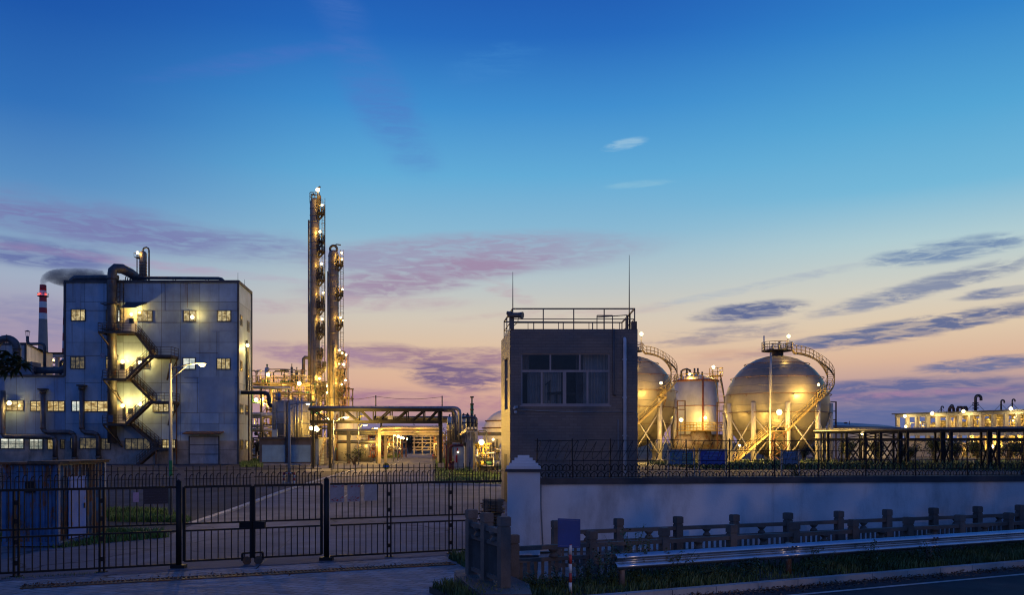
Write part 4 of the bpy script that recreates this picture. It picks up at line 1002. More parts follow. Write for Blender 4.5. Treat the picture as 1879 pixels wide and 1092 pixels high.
mb.bar((cx_-1.0,Dc-.6,Z(466,Dc)),(cx_-1.0,Dc+.6,Z(466,Dc)),.04); mb.bar((cx_-1.0,Dc-.6,Z(466,Dc)),(cx_-.3,Dc-.6,Z(466,Dc)),.04); mb.build('ladder', stair_m, rc)
lamp(rc, W(252.5,464,Dc-.4), .30, 120, back=(0,.3,0), off=(.1,-.5,0))
for px,py,b_ in ((434,498,517),(452,518,534)):
    q_ = (bx(434),D+.6) if px < 440 else (-37.25,121.5)
    o = MB().tube([(*q_,ztop),(*q_,ztop+1.35)],[.035,.02],6).build('lightning_rod', black_pipe, loc=(*q_,ztop)); tag(o, 'thin lightning rod on the '+('front' if px<440 else 'rear')+' right corner of the plant building roof', 'lightning rod', 'lightning rods on the plant building')
# caged ladder to the roof
mb = MB(); xl_ = bx(226)
for o_ in (-.25,.25): mb.bar((xl_+o_,D-.35,bz(606)),(xl_+o_,D-.35,bz(514)),.06)
for k in range(26): mb.bar((xl_-.25,D-.35,bz(606)+k*.26),(xl_+.25,D-.35,bz(606)+k*.26),.035)
for k in range(9): mb.tube([(xl_-.3,D-.3,bz(592)+k*.66),(xl_-.42,D-.75,bz(592)+k*.66),(xl_,D-1.15,bz(592)+k*.66),(xl_+.42,D-.75,bz(592)+k*.66),(xl_+.3,D-.3,bz(592)+k*.66)],.03,5)
for o_ in (-.4,0,.4): mb.bar((xl_+o_,D-.8-.3*(o_==0),bz(592)),(xl_+o_,D-.8-.3*(o_==0),bz(517)),.03)
tag(mb.build('caged_ladder', stair_m, loc=(xl_,D,bz(606))), 'caged roof ladder beside the big facade duct', 'ladder')
# ------------------------------------------------------------------ zigzag stair
st = thing('external_stair', 'dark steel zigzag fire stair climbing the lit facade of the plant building', 'stair', (bx(265),D-2,0))
def rail(mb, p, q, n, h=1.05):
    p, q = Vector(p), Vector(q); u = Vector((0,0,1))
    for k in (h,h*.66,h*.33): mb.bar(p+u*k, q+u*k, .05)
    for i in range(n+1): c = p.lerp(q,i/n); mb.bar(c, c+u*h, .05)
def landing(px0, px1, py, brace):
    x0, x1, z = bx(px0), bx(px1), bz(py); y0 = D-2.6; mb = MB()
    mb.box(x0,x1,y0,D-.06,z-.10,z); mb.box(x0,x1,y0-.03,y0+.09,z-.32,z-.101); mb.box(x0,x1,D-.3,D-.15,z-.32,z-.101)
    for x_ in (x0+.05,x1-.05): mb.bar((x_,y0+.1,z-.2),(x_,D-.3,z-.2),.1,.2)
    if brace:
        xb_ = x0 if brace < 0 else x1; s_ = 1 if brace < 0 else -1
        mb.bar((xb_,y0+.2,z-.2),(xb_+s_*1.5,D-.15,z-3.1),.16); mb.bar((xb_,D-.2,z-.2),(xb_+s_*1.5,D-.15,z-3.1),.12)
    o = mb.build('landing', stair_m, st)
    mb = MB(); e = x0 if (px0 < 250) else x1
    rail(mb,(e,y0,z),(e,D-.15,z),2); rail(mb,(x0,y0,z),(x1 if px0<250 and False else x1,y0,z),max(2,int((x1-x0)/1.0)))
    mb.build('guard_rail', stair_m, o)
def flight(px0, py0, px1, py1, lane):
    y0, y1 = (D-1.25,D-.2) if lane == 0 else (D-2.55,D-1.45)
    a = Vector((bx(px0),0,bz(py0))); b = Vector((bx(px1),0,bz(py1))); mb = MB()
    for y_ in (y0,y1): mb.bar((a.x,y_,a.z-.12),(b.x,y_,b.z-.12),.09,.32)
    n = 16
    for i in range(n):
        c = a.lerp(b,(i+.5)/n); mb.box(c.x-.16,c.x+.16,y0+.046,y1-.046,c.z-.03,c.z+.02)
    o = mb.build('flight', stair_m, st)
    mb = MB()
    for y_ in (y0,y1): rail(mb,(a.x,y_,a.z),(b.x,y_,b.z),7)
    mb.build('handrail', stair_m, o)
landing(197,256,612,-1); flight(256,612,290,655,0); landing(289,328,655,1); flight(290,655,247,697,1); landing(205,248,697,-1)
flight(248,697,288,738,0); landing(287,330,738,1); flight(288,738,246,778,1); landing(205,247,778,-1); flight(247,778,299,822,0); landing(298,326,822,0); flight(300,822,266,851,1)
mb = MB(); mb.bar((bx(326),D-2.5,0),(bx(326),D-2.5,bz(822)),.14); mb.bar((bx(300),D-2.5,0),(bx(300),D-2.5,bz(822)),.14); mb.bar((bx(326),D-.4,0),(bx(326),D-.4,bz(655)),.12); mb.build_each('support_post', rusty, st)
MB().box(bx(215),bx(224),D-2.68,D-2.63,bz(776),bz(763)).build('blue_board', M('dull_blue_board',(.03,.06,.12),.5,0,.3,3), st)
# wall lamps at the doors and on the corners
for px,py,r_,pw in ((241,577,.28,620),(225,664,.34,650),(257,666,.40,720),(225,745,.34,650),(257,742,.40,720),(353,582,.36,260)):
    lamp(pb, W(px,py,D-.75), r_, pw, bulb_w, WARM, back=(0,.5,0), off=(.35,-.3,.5), name='wall_lamp')
lamp(pb, Vector((-36.55,120.5,bz(627))), .34, 800, bulb_w, WARM, back=(-.4,.1,0), off=(.6,.2,-.5), name='wall_lamp')
# ------------------------------------------------------------------ low wing and what stands on its roof
wg = thing('plant_wing', 'lower blue grey clad wing with long lit window strips left of the tall building', 'building', (bx(30),D,0))
zw = bz(690)
mb = MB(); mb.prism([(bx(-160),D+.05),(fl_-.02,D+.05),(fl_-.02,D+15),(bx(-160),D+15)], 3.1, zw); mb.build('clad_wall', clad_low, wg)
mb = MB(); mb.prism([(bx(-160),D),(fl_-.02,D),(fl_-.02,D+14.8),(bx(-160),D+14.8)], 0, 3.1); mb.build('concrete_base', plinth_m, wg)
mb = MB(); mb.bar((bx(-160),D-.03,zw),(fl_-.1,D-.03,zw),.16,.3); mb.build('roof_edge', trim_m, wg)
for a,b,t,u,m,n_,bb in ((-20,0,736,753,win_warm,1,0),(2,42,736,753,win_warm,3,1),(57,77,737,754,win_warm,1,1),(88,118,737,754,win_warm,2,0),(-30,-2,806,823,win_cool,1,0),(2,43,806,823,win_cool,2,1),(55,78,807,824,win_cool,2,0),(88,102,808,824,win_lit,0,0),(112,118.3,808,823,win_dim,0,0)):
    win(wg,a,b,t,u,m,n_,D+.05,bars=bb)
lamp(wg, W(17,740,D-.9), .42, 420, bulb_w, WARM, back=(0,.7,0), off=(0,-.4,-.2), name='wall_lamp')
for px,pts,cap,lb in ((13,[(10,737),(10,722),(12,718),(12,796),(14,800),(19,802),(98,802),(104,804),(107,810),(107,838)],None,'left wall duct with a long low run below the window strip'),
        (83,[(83,718),(83,786),(85,791),(90,793.5),(131,793.5),(137,796),(140,802),(140,838)],718,'middle wall duct with a flat cap and a medium long bend to the right'),
        (154,[(154,711),(154,786),(156,791),(161,794.5),(175,795),(181,798),(184,804),(184,836)],711,'right wall duct with a flat cap and a short bend to the right')):
    root = thing('wall_duct', lb, 'duct', (bx(px),D-.6,0), 'ducts on the wing wall'); Yp = D-.55-(.25 if px==13 else 0)
    P = [(bx(a),Yp,bz(b)) for a,b in pts]
    if px == 13: P = P[2:]
    MB().tube(P,.31,12).build('duct_run', duct_m, root)
    mb = MB(); e = P[-1]; mb.tube([(e[0],e[1],e[2]),(e[0],e[1]+.1,e[2]-.35),(e[0],e[1]+.3,e[2]-.5)],[.36,.36,.3],12)
    if cap: mb.box(bx(px)-.5,bx(px)+.5,Yp-.5,Yp+.5,bz(cap)+.1,bz(cap)+.3); mb.cyl((bx(px),Yp,bz(cap+5)),(bx(px),Yp,bz(cap)+.05),.42,n=12)
    for k in (1,3,5):
        q = P[min(k,len(P)-2)]; mb.cyl((q[0],q[1],q[2]-.12),(q[0],q[1],q[2]+.05),.36,n=12)
    mb.build_each('collar', steel_dark, root)
# roof of the wing
Dw = 119.; wx = lambda p: X(p,Dw); wz = lambda p: Z(p,Dw)
root = thing('bent_duct', 'large grey duct bent in a half circle on the wing roof', 'duct', (wx(12),Dw,zw)); R0 = 19.5*Dw/F
P = [(wx(-8),Dw,zw)]+[(wx(12)-R0*math.cos(t*PI/12), Dw, wz(641)+R0*math.sin(t*PI/12)) for t in range(13)]+[(wx(31.6),Dw,zw-.1)]
MB().tube(P,.50,16).build('duct_run', duct_m, root)
mb = MB(); mb.cyl((wx(31.5),Dw,wz(642)),(wx(31.5),Dw,wz(640)),.58,n=16); mb.cyl((wx(12),Dw-.04,wz(621.5)),(wx(13),Dw,wz(621.5)),.57,n=16); mb.build('flange', steel_dark, root)
root = thing('roof_shed', 'pale ribbed metal shed with glowing side on the wing roof', 'shed', (wx(60),122,zw)); a_, b_ = X(0,122), X(48,122); c_ = X(85,136)
zs = Z(631,122)
mb = MB(); mb.prism([(a_,122),(b_,122),(c_,136),(a_,136)], zw-2, zs); mb.build('ribbed_wall', M('pale_ribbed',(.46,.46,.45),.55,0,.1,.8,streak=.5,dirt=.2,seam=(.9,9,.05)), root)
mb = MB(); mb.bar((a_,121.95,zs),(b_+.1,121.95,zs),.14,.3); mb.bar((b_-.02,121.9,zw),(b_-.02,121.9,zs),.22); mb.bar((b_,122,zs),(c_,136,zs),.2,.3); mb.build('roof_edge', trim_m, root)
for k in range(3): plight((X(64+k*9,122+k*3),121.8+k*4.2,zw+.8), 130, WARM, .3, root)
root = thing('concrete_frame', 'weathered concrete frame lit golden from inside beyond the wing roof', 'building', (X(102,140),140,0)); Df = 140.
mb = MB(); z1_, z0_ = Z(647,Df), Z(690,Df)
for px in (86,104,122,140): mb.box(X(px,Df)-.25,X(px,Df)+.25,Df,Df+.5,0,z1_)
for px in (86,104,122): mb.box(X(px,Df)-.25,X(px,Df)+.25,Df+7,Df+7.5,0,z1_)
mb.box(X(84,Df),X(140,Df),Df-.1,Df+.6,Z(656,Df),z1_); mb.box(X(84,Df),X(140,Df),Df-.1,Df+8,z1_-.3,z1_-.02)
for py in (664,672): mb.box(X(84,Df),X(140,Df),Df+1.5,Df+1.9,Z(py,Df)-.15,Z(py,Df)+.15); mb.box(X(84,Df),X(140,Df),Df+5,Df+5.4,Z(py-2,Df)-.15,Z(py-2,Df)+.15)
mb.build('frame', concrete, root); lamp(root, W(98,661,Df+3.5), .22, 500, bulb_y, SOD, off=(0,-.4,-.3)); plight(W(114,664,Df+4), 400, SOD, .3, root)
root = thing('vent_pipe', 'thin roof vent pipe with a rain hood and a bend to the right', 'vent', (wx(50),Dw,zw))
MB().tube([(wx(50.5),Dw,wz(617)),(wx(50.5),Dw,wz(626)),(wx(52),Dw,wz(630)),(wx(56),Dw,wz(631.5)),(wx(76),Dw,wz(631)),(wx(80.5),Dw,wz(633)),(wx(82),Dw,wz(637)),(wx(82),Dw,zw)],.2,10).build('pipe_run', duct_m, root)
mb = MB(); mb.lathe((wx(50.5),Dw,wz(608.5)),[(.38,0),(.36,.03),(.02,.18)],12)
for k in range(4): a = PI/4+k*PI/2; mb.bar((wx(50.5)+.2*math.cos(a),Dw+.2*math.sin(a),wz(617)),(wx(50.5)+.26*math.cos(a),Dw+.26*math.sin(a),wz(608)),.035)
mb.build('rain_hood', steel_dark, root)
root = thing('duct_box', 'square blue grey duct box with a fat pipe leading into the tall building', 'duct', (wx(40),D+1,zw)); Db = 117.6
MB().box(X(13,Db),X(59,Db),Db,Db+2.2,zw-.1,Z(664,Db)).build('box_shell', M('blue_grey_box',(.16,.18,.22),.55,0,.2,1,streak=.5), root)
mb = MB(); mb.tube([(X(60,Db),Db+.9,Z(679,Db)),(X(104,Db),Db+.9,Z(679,Db)),(X(111,Db),Db+.9,Z(677,Db)),(X(116,Db),Db+.9,Z(670,Db)),(X(118.5,Db),Db+.9,Z(658,Db))],.48,14); mb.cyl((X(59.3,Db),Db+.9,Z(679,Db)),(X(62,Db),Db+.9,Z(679,Db)),.56,n=14); mb.build('fat_pipe', duct_m, root)
mb = MB(); mb.tube([(X(94,Db),Db+2.4,zw),(X(94,Db),Db+2.4,Z(662,Db)),(X(96,Db),Db+2.4,Z(659,Db)),(X(100,Db),Db+2.4,Z(659,Db)),(X(102,Db),Db+2.4,Z(662,Db)),(X(102,Db),Db+2.4,zw)],.16,8); mb.build('hoop_pipe', duct_m, root)
MB().box(bx(101.5),fl_,D+3,D+4.2,bz(638.5),bz(635.5)).build('beam_stub', trim_m, pb)
# ------------------------------------------------------------------ striped chimneys and the plume
red_c = M('chimney_red', (.62,.05,.06), .7, 0, .15, .2, dirt=.15); wht_c = M('chimney_white', (.80,.74,.72), .7, 0, .1, .2, dirt=.2); cgrey = M('chimney_concrete', (.34,.28,.24), .8, 0, .15, .1, dirt=.2)
def chimney(px, D, py_top, r_top, r_bot, bands, label):
    root = thing('chimney', label, 'chimney', (X(px,D),D,0), 'striped chimneys'); zt = Z(py_top,D); c = (X(px,D),D,0)
    rad = lambda z: r_bot+(r_top-r_bot)*z/zt; prev = zt
    for i,b_ in enumerate(bands):
        z0 = Z(b_,D); n_ = 32
        mb = MB(); mb.lathe(c,[(rad(z0),z0),(rad(prev),prev)]+([(rad(prev)*.8,prev),(rad(prev)*.78,prev-2)] if i == 0 else []),n_,caps=(i==0)); mb.build('red_band' if i%2 == 0 else 'white_band', red_c if i%2 == 0 else wht_c, root); prev = z0
    MB().lathe(c,[(rad(0),0),(rad(prev),prev)],32,caps=False).build('shaft', cgrey, root)
    return root, c, rad
ch, c, rad = chimney(79,350.,523,1.22,2.75,(533.5,544,554,565,575,586),'tall red and white banded chimney with a smoke plume and a lit gallery')
zg = Z(544,350.); mb = MB(); mb.lathe((c[0],c[1],zg),[(rad(zg),-.3),(rad(zg)+.75,0),(rad(zg)+.75,.15),(rad(zg),.15)],24); mb.ring((c[0],c[1],zg+1.1),rad(zg)+.72,.06,24,5)
for k in range(12): a = k*PI/6; mb.bar((c[0]+(rad(zg)+.72)*math.cos(a),c[1]+(rad(zg)+.72)*math.sin(a),zg),(c[0]+(rad(zg)+.72)*math.cos(a),c[1]+(rad(zg)+.72)*math.sin(a),zg+1.1),.06)
mb.build('gallery', steel_dark, ch)
for dx_ in (-1.55,1.55,-.2): MB().sph((c[0]+dx_, c[1]-(.6 if abs(dx_)>1 else 2.2), zg+.75),.34,8,6).build('warning_light', bulb_r, ch)
chimney(124.5,330.,556,1.5,2.9,(571,583.5,597.5,612,626,640,654,668),'second striped chimney mostly hidden behind the plant building')
m, nt, N, L = nodes('smoke'); out = N('ShaderNodeOutputMaterial'); pv = N('ShaderNodeVolumePrincipled'); pv.inputs['Color'].default_value = (.55,.52,.56,1); pv.inputs['Anisotropy'].default_value = .2
tc = N('ShaderNodeTexCoord').outputs['Object']; L(mth(nt,'MULTIPLY_ADD',sstep(nt,noise(nt,mapping(nt,tc,(.14,.14,.22)),1.0,4,.55),.3,.7),.30,.14), pv.inputs['Density']); L(pv.outputs[0], out.inputs['Volume'])
Ds = 350.; pts = [(79,523,1.0),(79.5,517,1.25),(83,511.5,1.7),(90,508.5,2.3),(100,508,3.0),(112,509,3.5),(125,510,3.8),(142,510,4.0),(165,509,3.6),(190,507,2.2)]
mb = MB(); mb.tube([(X(a,Ds),Ds,Z(b,Ds)) for a,b,_ in pts],[r_ for *_,r_ in pts],20)
o = mb.build('smoke', m, loc=(X(79,Ds),Ds,Z(523,Ds))); tag(o,'grey smoke plume drifting right from the tall striped chimney','smoke'); o['kind'] = 'stuff'
# ------------------------------------------------------------------ leafy branch in the upper left
tree_leaf = M('glossy_leaf', (.035,.055,.018), .4, 0, .5, 3); bark = M('bark', (.10,.075,.05), .9, 0, .3, 3, bump=.6)
def frangipani(label):
    Dt = 26.; base = Vector((X(-130,Dt),Dt,0)); root = thing('tree', label, 'tree', base); t = MB(); lf = MB()
    def limb(p, q, r0, r1, n=5):
        P = [p.lerp(q,i/n)+Vector((random.gauss(0,.04),random.gauss(0,.04),random.gauss(0,.03)))*(0<i<n) for i in range(n+1)]; t.tube(P,[r0+(r1-r0)*i/n for i in range(n+1)],7); return P
    top = base+Vector((.1,0,3.4)); limb(base, top, .16, .11)
    ends = []
    for k in range(13):
        a = k*2.4; q = top+Vector((math.cos(a)*random.uniform(.6,1.3), math.sin(a)*random.uniform(.5,1.2), random.uniform(.6,2.2))); limb(top,q,.07,.04); ends.append(q)
        for j in range(2): e = q+Vector((random.uniform(-.5,.5),random.uniform(-.5,.5),random.uniform(.1,.6))); limb(q,e,.035,.022,3); ends.append(e)
    for tx,ty in ((8,665),(22,652),(33,662),(40,668),(27,676),(12,680),(-6,660),(2,650),(-15,675),(-30,655),(-20,640)):
        e = W(tx,ty,Dt+random.uniform(-.4,.4)); q = top+Vector((.6,0,1.0)); m_ = q.lerp(e,.55)+Vector((0,0,.12)); limb(top,q,.06,.05,2); t.tube([q,m_,e],[.045,.03,.016],6); ends.append(e)
    for e in ends:
        for k in range(18):
            a = random.uniform(0,2*PI); el_ = random.uniform(-.7,.7); d = Vector((math.cos(a)*math.cos(el_), math.sin(a)*math.cos(el_), math.sin(el_))); l = random.uniform(.24,.42)
            s_ = d.cross(Vector((0,0,1))).normalized()*l*.16; p0 = e+d*.03; droop = Vector((0,0,-l*.25))
            lf.add([p0,p0+d*l*.5+s_+Vector((0,0,.01)),p0+d*l+droop,p0+d*l*.5-s_+Vector((0,0,.01))],[(0,1,2,3)])
    t.build('trunk', bark, root); lf.build('crown', tree_leaf, root)
frangipani('long leaved tree reaching one dark leafy branch in from the left edge')
# ------------------------------------------------------------------ spherical gas tanks
def curve_stair(root, pts_c, C, R_, halfw, m, rail_m):
    """stair ribbon over the sphere: pts_c list of (angle, z); treads radial"""
    pass
def sphere_tank(cx_px, cy_px, r_px, D, label, hero=True):
    s = D/F; C_ = W(cx_px,cy_px,D); R_ = r_px*s
    root = thing('sphere_tank', label, 'storage tank', (C_.x,D,0), 'spherical gas tanks')
    MB().sph(C_, R_, 64, 40).build('shell', sphere_m, root)
    mb = MB()                                           # weld bands of the cladding
    for k in (-50,-25,0,22,45,66):
        a = math.radians(k); mb.ring((C_.x,C_.y,C_.z+R_*math.sin(a)), R_*math.cos(a)+.005,.035,64,4)
    mb.build('seam', M('cladding_seam',(.24,.22,.19),.5,.4,.2), root)
    mb = MB()                                           # spray water rings carried on brackets
    for z_, rr_, t in ((.93,.62,.05),(.62,1.0,.05),(.24,1.10,.055),(-.16,1.06,.06),(-.55,.95,.05)):
        z__ = C_.z+z_*R_*.88; ra = (math.sqrt(max(.02,1-(z_*.88)**2))*R_+.35)
        mb.ring((C_.x,C_.y,z__), ra, t, 56, 5)
        for k in range(14): a = k*2*PI/14+z_; r2 = ra-.36; mb.bar((C_.x+ra*math.cos(a),C_.y+ra*math.sin(a),z__),(C_.x+r2*math.cos(a),C_.y+r2*math.sin(a),z__-.3),.06)
    mb.build('spray_ring', M('spray_pipe',(.13,.075,.045),.55,.3,.3,2,rust=.3), root)
    nleg = 10; legs = []
    for k in range(nleg):
        a = 2*PI*(k+.35)/nleg; p = Vector((C_.x+R_*1.0*math.cos(a), C_.y+R_*1.0*math.sin(a), 0)); legs.append(p)
        mb = MB(); mb.cyl(p, (p.x,p.y,C_.z+.3), .36, n=14); mb.cyl(p, (p.x,p.y,.35), .55, n=14); mb.build('leg', M_leg, root)
    mb = MB()
    for k in range(nleg):
        p, q = legs[k], legs[(k+1)%nleg]; z0, z1 = .8, C_.z-1.6
        mb.cyl((p.x,p.y,z0),(q.x,q.y,z1),.10,n=6); mb.cyl((q.x,q.y,z0),(p.x,p.y,z1),.10,n=6)
    mb.build('brace_rod', M_leg, root)
    # top gallery
    zt_ = C_.z+R_; zp = zt_+.75; rp = R_*.29; pc_ = Vector((C_.x,C_.y,0)); mb = MB()
    mb.lathe((C_.x,C_.y,0),[(rp,zp-.12),(rp,zp)],24); mb.lathe((C_.x,C_.y,0),[(rp*.45,zt_-.4),(rp*.45,zp-.12)],16,caps=False); g_ = mb.build('top_gallery', stair_m, root)
    mb = MB()
    for h_ in (.4,.75,1.15): mb.ring((C_.x,C_.y,zp+h_), rp-.05,.035,24,4)
    for k in range(16): a = k*PI/8; mb.bar((C_.x+(rp-.05)*math.cos(a),C_.y+(rp-.05)*math.sin(a),zp),(C_.x+(rp-.05)*math.cos(a),C_.y+(rp-.05)*math.sin(a),zp+1.15),.05)
    mb.build('gallery_rail', stair_m, g_)
    mb = MB(); rr2 = random.Random(int(cx_px))
    for k in range(7):
        a = rr2.uniform(0,6.3); q = rr2.uniform(.2,.7)*rp; x_, y_ = C_.x+q*math.cos(a), C_.y+q*math.sin(a); h_ = rr2.uniform(.4,1.2)
        mb.cyl((x_,y_,zp),(x_,y_,zp+h_),.13,n=8); mb.cyl((x_,y_,zp+h_*.6),(x_,y_,zp+h_*.6+.1),.25,n=8); mb.cyl((x_,y_,zp+h_),(x_,y_,zp+h_+.06),.22,n=8)
        if k%2: mb.tube([(x_,y_,zp+h_*.5),(x_+.8,y_,zp+h_*.5),(x_+.8,y_,zp)],.08,6)
    mb.cyl((C_.x-rp+.3,C_.y,zp),(C_.x-rp+.3,C_.y,zp+2.1),.10,n=6); mb.build('valve', pipe_silver, g_)
    # stair: from the gallery over the right shoulder, round the flank to a landing, then a straight flight to the ground
    def sp(el_, az_, off=.55):
        r_ = R_+off; return Vector((C_.x+r_*math.cos(el_)*math.cos(az_), C_.y-r_*math.cos(el_)*math.sin(az_), C_.z+r_*math.sin(el_)))
    path = []; n = 34
    for i in range(n+1):
        t = i/n; el_ = math.radians(74-70*t); az_ = math.radians(22+4*t+ (t**2)*38-10*math.sin(t*PI)); path.append(sp(el_, az_, .5+.75*math.sin(t*PI)**.7))
    path[0].z = zp; 
    tr, hr = MB(), MB()
    for i in range(n):
        p, q = path[i], path[i+1]; d = (q-p); dh = Vector((d.x,d.y,0)).normalized(); sd = Vector((-dh.y,dh.x,0))*.45
        tr.bar(p+sd, q+sd, .08,.26); tr.bar(p-sd, q-sd, .08,.26)
        st_ = max(1,int(round(abs(d.z)/.24)))
        for k in range(st_): c = p.lerp(q,(k+.5)/st_); tr.bar(c-sd, c+sd, .28,.04)
        u = Vector((0,0,1))
        for s_ in (sd,-sd):
            for h_ in (.55,1.1): hr.bar(p+s_+u*h_, q+s_+u*h_, .05)
            if i%2 == 0: hr.bar(p+s_, p+s_+u*1.1, .05)
    e = path[-1]
    # landing and straight flight
    land = W(1497+cx_px-1425 if hero else cx_px+ (1497-1425)*r_px/93, 737 if hero else 737-(746-cy_px), D-R_*.92); land.y = C_.y-R_*.92
    L0 = Vector((e.x,e.y,e.z)); zl = land.z
    tr.bar(L0+Vector((.3,.2,-.05)), Vector((land.x,land.y,zl)), 1.1,.1)
    for h_ in (.55,1.1): hr.bar(L0+Vector((.3,-.4,h_)), Vector((land.x,land.y-.5,zl+h_)), .05); hr.bar(L0+Vector((.2,.7,h_)), Vector((land.x,land.y+.5,zl+h_)), .05)
    def straight(p, q):
        d = q-p; dh = Vector((d.x,d.y,0)).normalized(); sd = Vector((-dh.y,dh.x,0))*.5
        tr.bar(p+sd,q+sd,.09,.28); tr.bar(p-sd,q-sd,.09,.28); k = int(abs(d.z)/.22)
        for i in range(k): c = p.lerp(q,(i+.5)/k); tr.bar(c-sd,c+sd,.28,.04)
        for s_ in (sd,-sd):
            for h_ in (.55,1.1): hr.bar(p+s_+Vector((0,0,h_)), q+s_+Vector((0,0,h_)), .05)
            for i in range(0,k+1,3): c = p.lerp(q,i/k)+s_; hr.bar(c, c+Vector((0,0,1.1)), .045)
    kx = r_px/93*s*F/D*D/F
    m1 = Vector((land.x-54*r_px/93*s, land.y-.4, C_.z-46*r_px/93*s)); m2 = m1+Vector((-1.9,0,0)); gq = Vector((m2.x-72*r_px/93*s*.95, m2.y-.3, .05))
    straight(land, m1); tr.bar(m1+Vector((.3,0,-.06)), m2+Vector((-.2,0,-.06)), 1.1,.12); straight(m2, gq)
    for h_ in (.55,1.1): hr.bar(m1+Vector((0,-.5,h_)), m2+Vector((0,-.5,h_)), .05)
    tr.build('stair_flight', stair_gold, root); hr.build('stair_rail', stair_gold, root)
    mb = MB()
    for dx_ in (-.1,-1.7):
        for dy_ in (-.45,.45): mb.bar((m1.x+dx_,m1.y+dy_,0),(m1.x+dx_,m1.y+dy_,m1.z),.14)
    for k in range(4): mb.bar((m1.x-.1,m1.y-.45,k*1.1),(m1.x-1.7,m1.y-.45,k*1.1+1.0),.07); mb.bar((m1.x-1.7,m1.y-.45,k*1.1),(m1.x-.1,m1.y-.45,k*1.1+1.0),.07)
    mb.bar((land.x+.2,land.y,land.z),(land.x-.6,land.y+1.6,land.z-3.2),.1); mb.build('stair_tower', rusty, root)
    return root, C_, R_, zp, rp
M_leg = M('tank_leg', (.50,.46,.38), .5, .2, .15, 1, dirt=.3, streak=.4)
stair_gold = M('weathered_yellow_stair', (.30,.22,.09), .55, .2, .3, 2, rust=.2)
sa, C1, R1, zp1, rp1 = sphere_tank(1425,746,93,125.,'large silver spherical gas tank in full view, with a stair curling over its right side')
sb, C2, R2, zp2, rp2 = sphere_tank(1155,738,85,136.,'silver spherical gas tank half hidden behind the guard house', False)
# riser pipe and mast on the front of the big sphere, side frame at its right
mb = MB(); px = 1418
mb.tube([W(px-3,648,118.5), W(px-4,690,117.5), W(px-5,745,117.2), W(px-5,800,117.4), Vector((X(px-5,117.4),117.4,0))], .14, 8); mb.build('riser_pipe', M_leg, sa)
mb = MB()
for px in (1521,1534): mb.bar((X(px,124),124,0),(X(px,124),124,Z(738,124)),.16)
for py in (738,755,771,806): mb.bar((X(1520,124),124,Z(py,124)),(X(1535,124),124,Z(py,124)),.14)
mb.bar((X(1500,124),124,Z(739,124)),(X(1520,124),124,Z(737,124)),.12); mb.build('pipe_frame', rusty, sa)
root = thing('pipe_gantry', 'rusty steel pipe frame between the flat topped tank and the big sphere', 'frame', (X(1322,128),128,0)); mb = MB()
for px in (1316,1331): mb.bar((X(px,128),128,0),(X(px,128),128,Z(739,128)),.18)
for py in (739,755,776,808): mb.bar((X(1315,128),128,Z(py,128)),(X(1332,128),128,Z(py,128)),.14)
mb.bar((X(1331,128),128,Z(775,128)),(X(1337,128),128,Z(775,128)),.1); mb.build('frame', rusty, root)
root = thing('pipe_gantry', 'small rusty pipe frame beside the right flank of the half hidden sphere', 'frame', (X(1250,132),132,0)); mb = MB()
for px in (1243,1257): mb.bar((X(px,132),132,0),(X(px,132),132,Z(736,132)),.16)
for py in (736,752,790): mb.bar((X(1242,132),132,Z(py,132)),(X(1258,132),132,Z(py,132)),.13)
mb.build('frame', rusty, root)
def mast_lamp(root, px, py, D, r, pw, base_z, mat=bulb_w, col=WARM, off=(0,-.6,-.5)):
    p = W(px,py,D); mb = MB(); mb.cyl((p.x,p.y+.3,base_z),(p.x,p.y+.3,p.z+.3),.06,n=6); mb.build('lamp_mast', steel_dark, root)
    return lamp(root, p, r, pw, mat, col, off=off)
mast_lamp(sa, 1447,617,122.5,.36,500,zp1-.2); lamp(sa, W(1502,706,116.6), .26, 260, off=(-.5,.1,.1))
plight(W(1481,716,116.2), 1500, WARM, .22, sa);  # bare light added to make a hot spot on the shell
lamp(sa, W(1430,757,116.3), .55, 2200, back=(0,-.0,-.4), off=(0,-.35,0)); plight(W(1428,815,113.), 5200, WARM, .3, sa); plight(W(1352,800,113.), 4600, WARM, .3, sa); plight(W(1500,780,114.), 900, WARM, .3, sa)  # floodlight and bare lights added for the hot spot and golden lower shell
mast_lamp(sa, 1357,818,114.,.22,700,0, off=(.4,-.3,.5))
mast_lamp(sb, 1177,613,131.,.40,500,zp2-.2); lamp(sb, W(1213,703,126.5), .30, 250, off=(-.5,.1,0)); plight(W(1189,715,127.0), 900, WARM, .25, sb); plight(W(1180,815,122), 4500, WARM, .4, sb)  # bare lights added to give this sphere its golden pools
mast_lamp(sb, 1250,771,124.,.38,1100,0, off=(-.2,.5,.6))
# golden dome far behind the guard house
Dd = 190.; root = thing('dome_tank', 'golden lit domed tank peeking out left of the guard house', 'storage tank', (X(928,Dd),Dd,0)); c = (X(932,Dd),Dd,0); r_ = 46*Dd/F
MB().lathe(c,[(r_,0),(r_,Z(795,Dd))]+[(max(.05,r_*math.cos(t*PI/16)), Z(795,Dd)+(43*Dd/F)*math.sin(t*PI/16)) for t in range(1,9)],48).build('shell', tank_paint, root)
mb = MB()
for py,f_ in ((795,1.02),(773,.90),(786,1.03)): mb.ring((c[0],c[1],Z(py,Dd)), r_*f_,.12,48,5)
for k in range(5): mb.cyl((c[0]-1+k*.5,Dd,Z(752,Dd)),(c[0]-1+k*.5,Dd,Z(746,Dd)-.2*k),.14,n=6)
mb.build('spray_ring', rusty, root); plight((X(893,Dd-14),Dd-13,8.5), 4200, SOD, .5, root); plight((X(905,Dd-14),Dd-16,6), 3500, SOD, .5, root)  # two unseen fill lights added to turn the dome golden
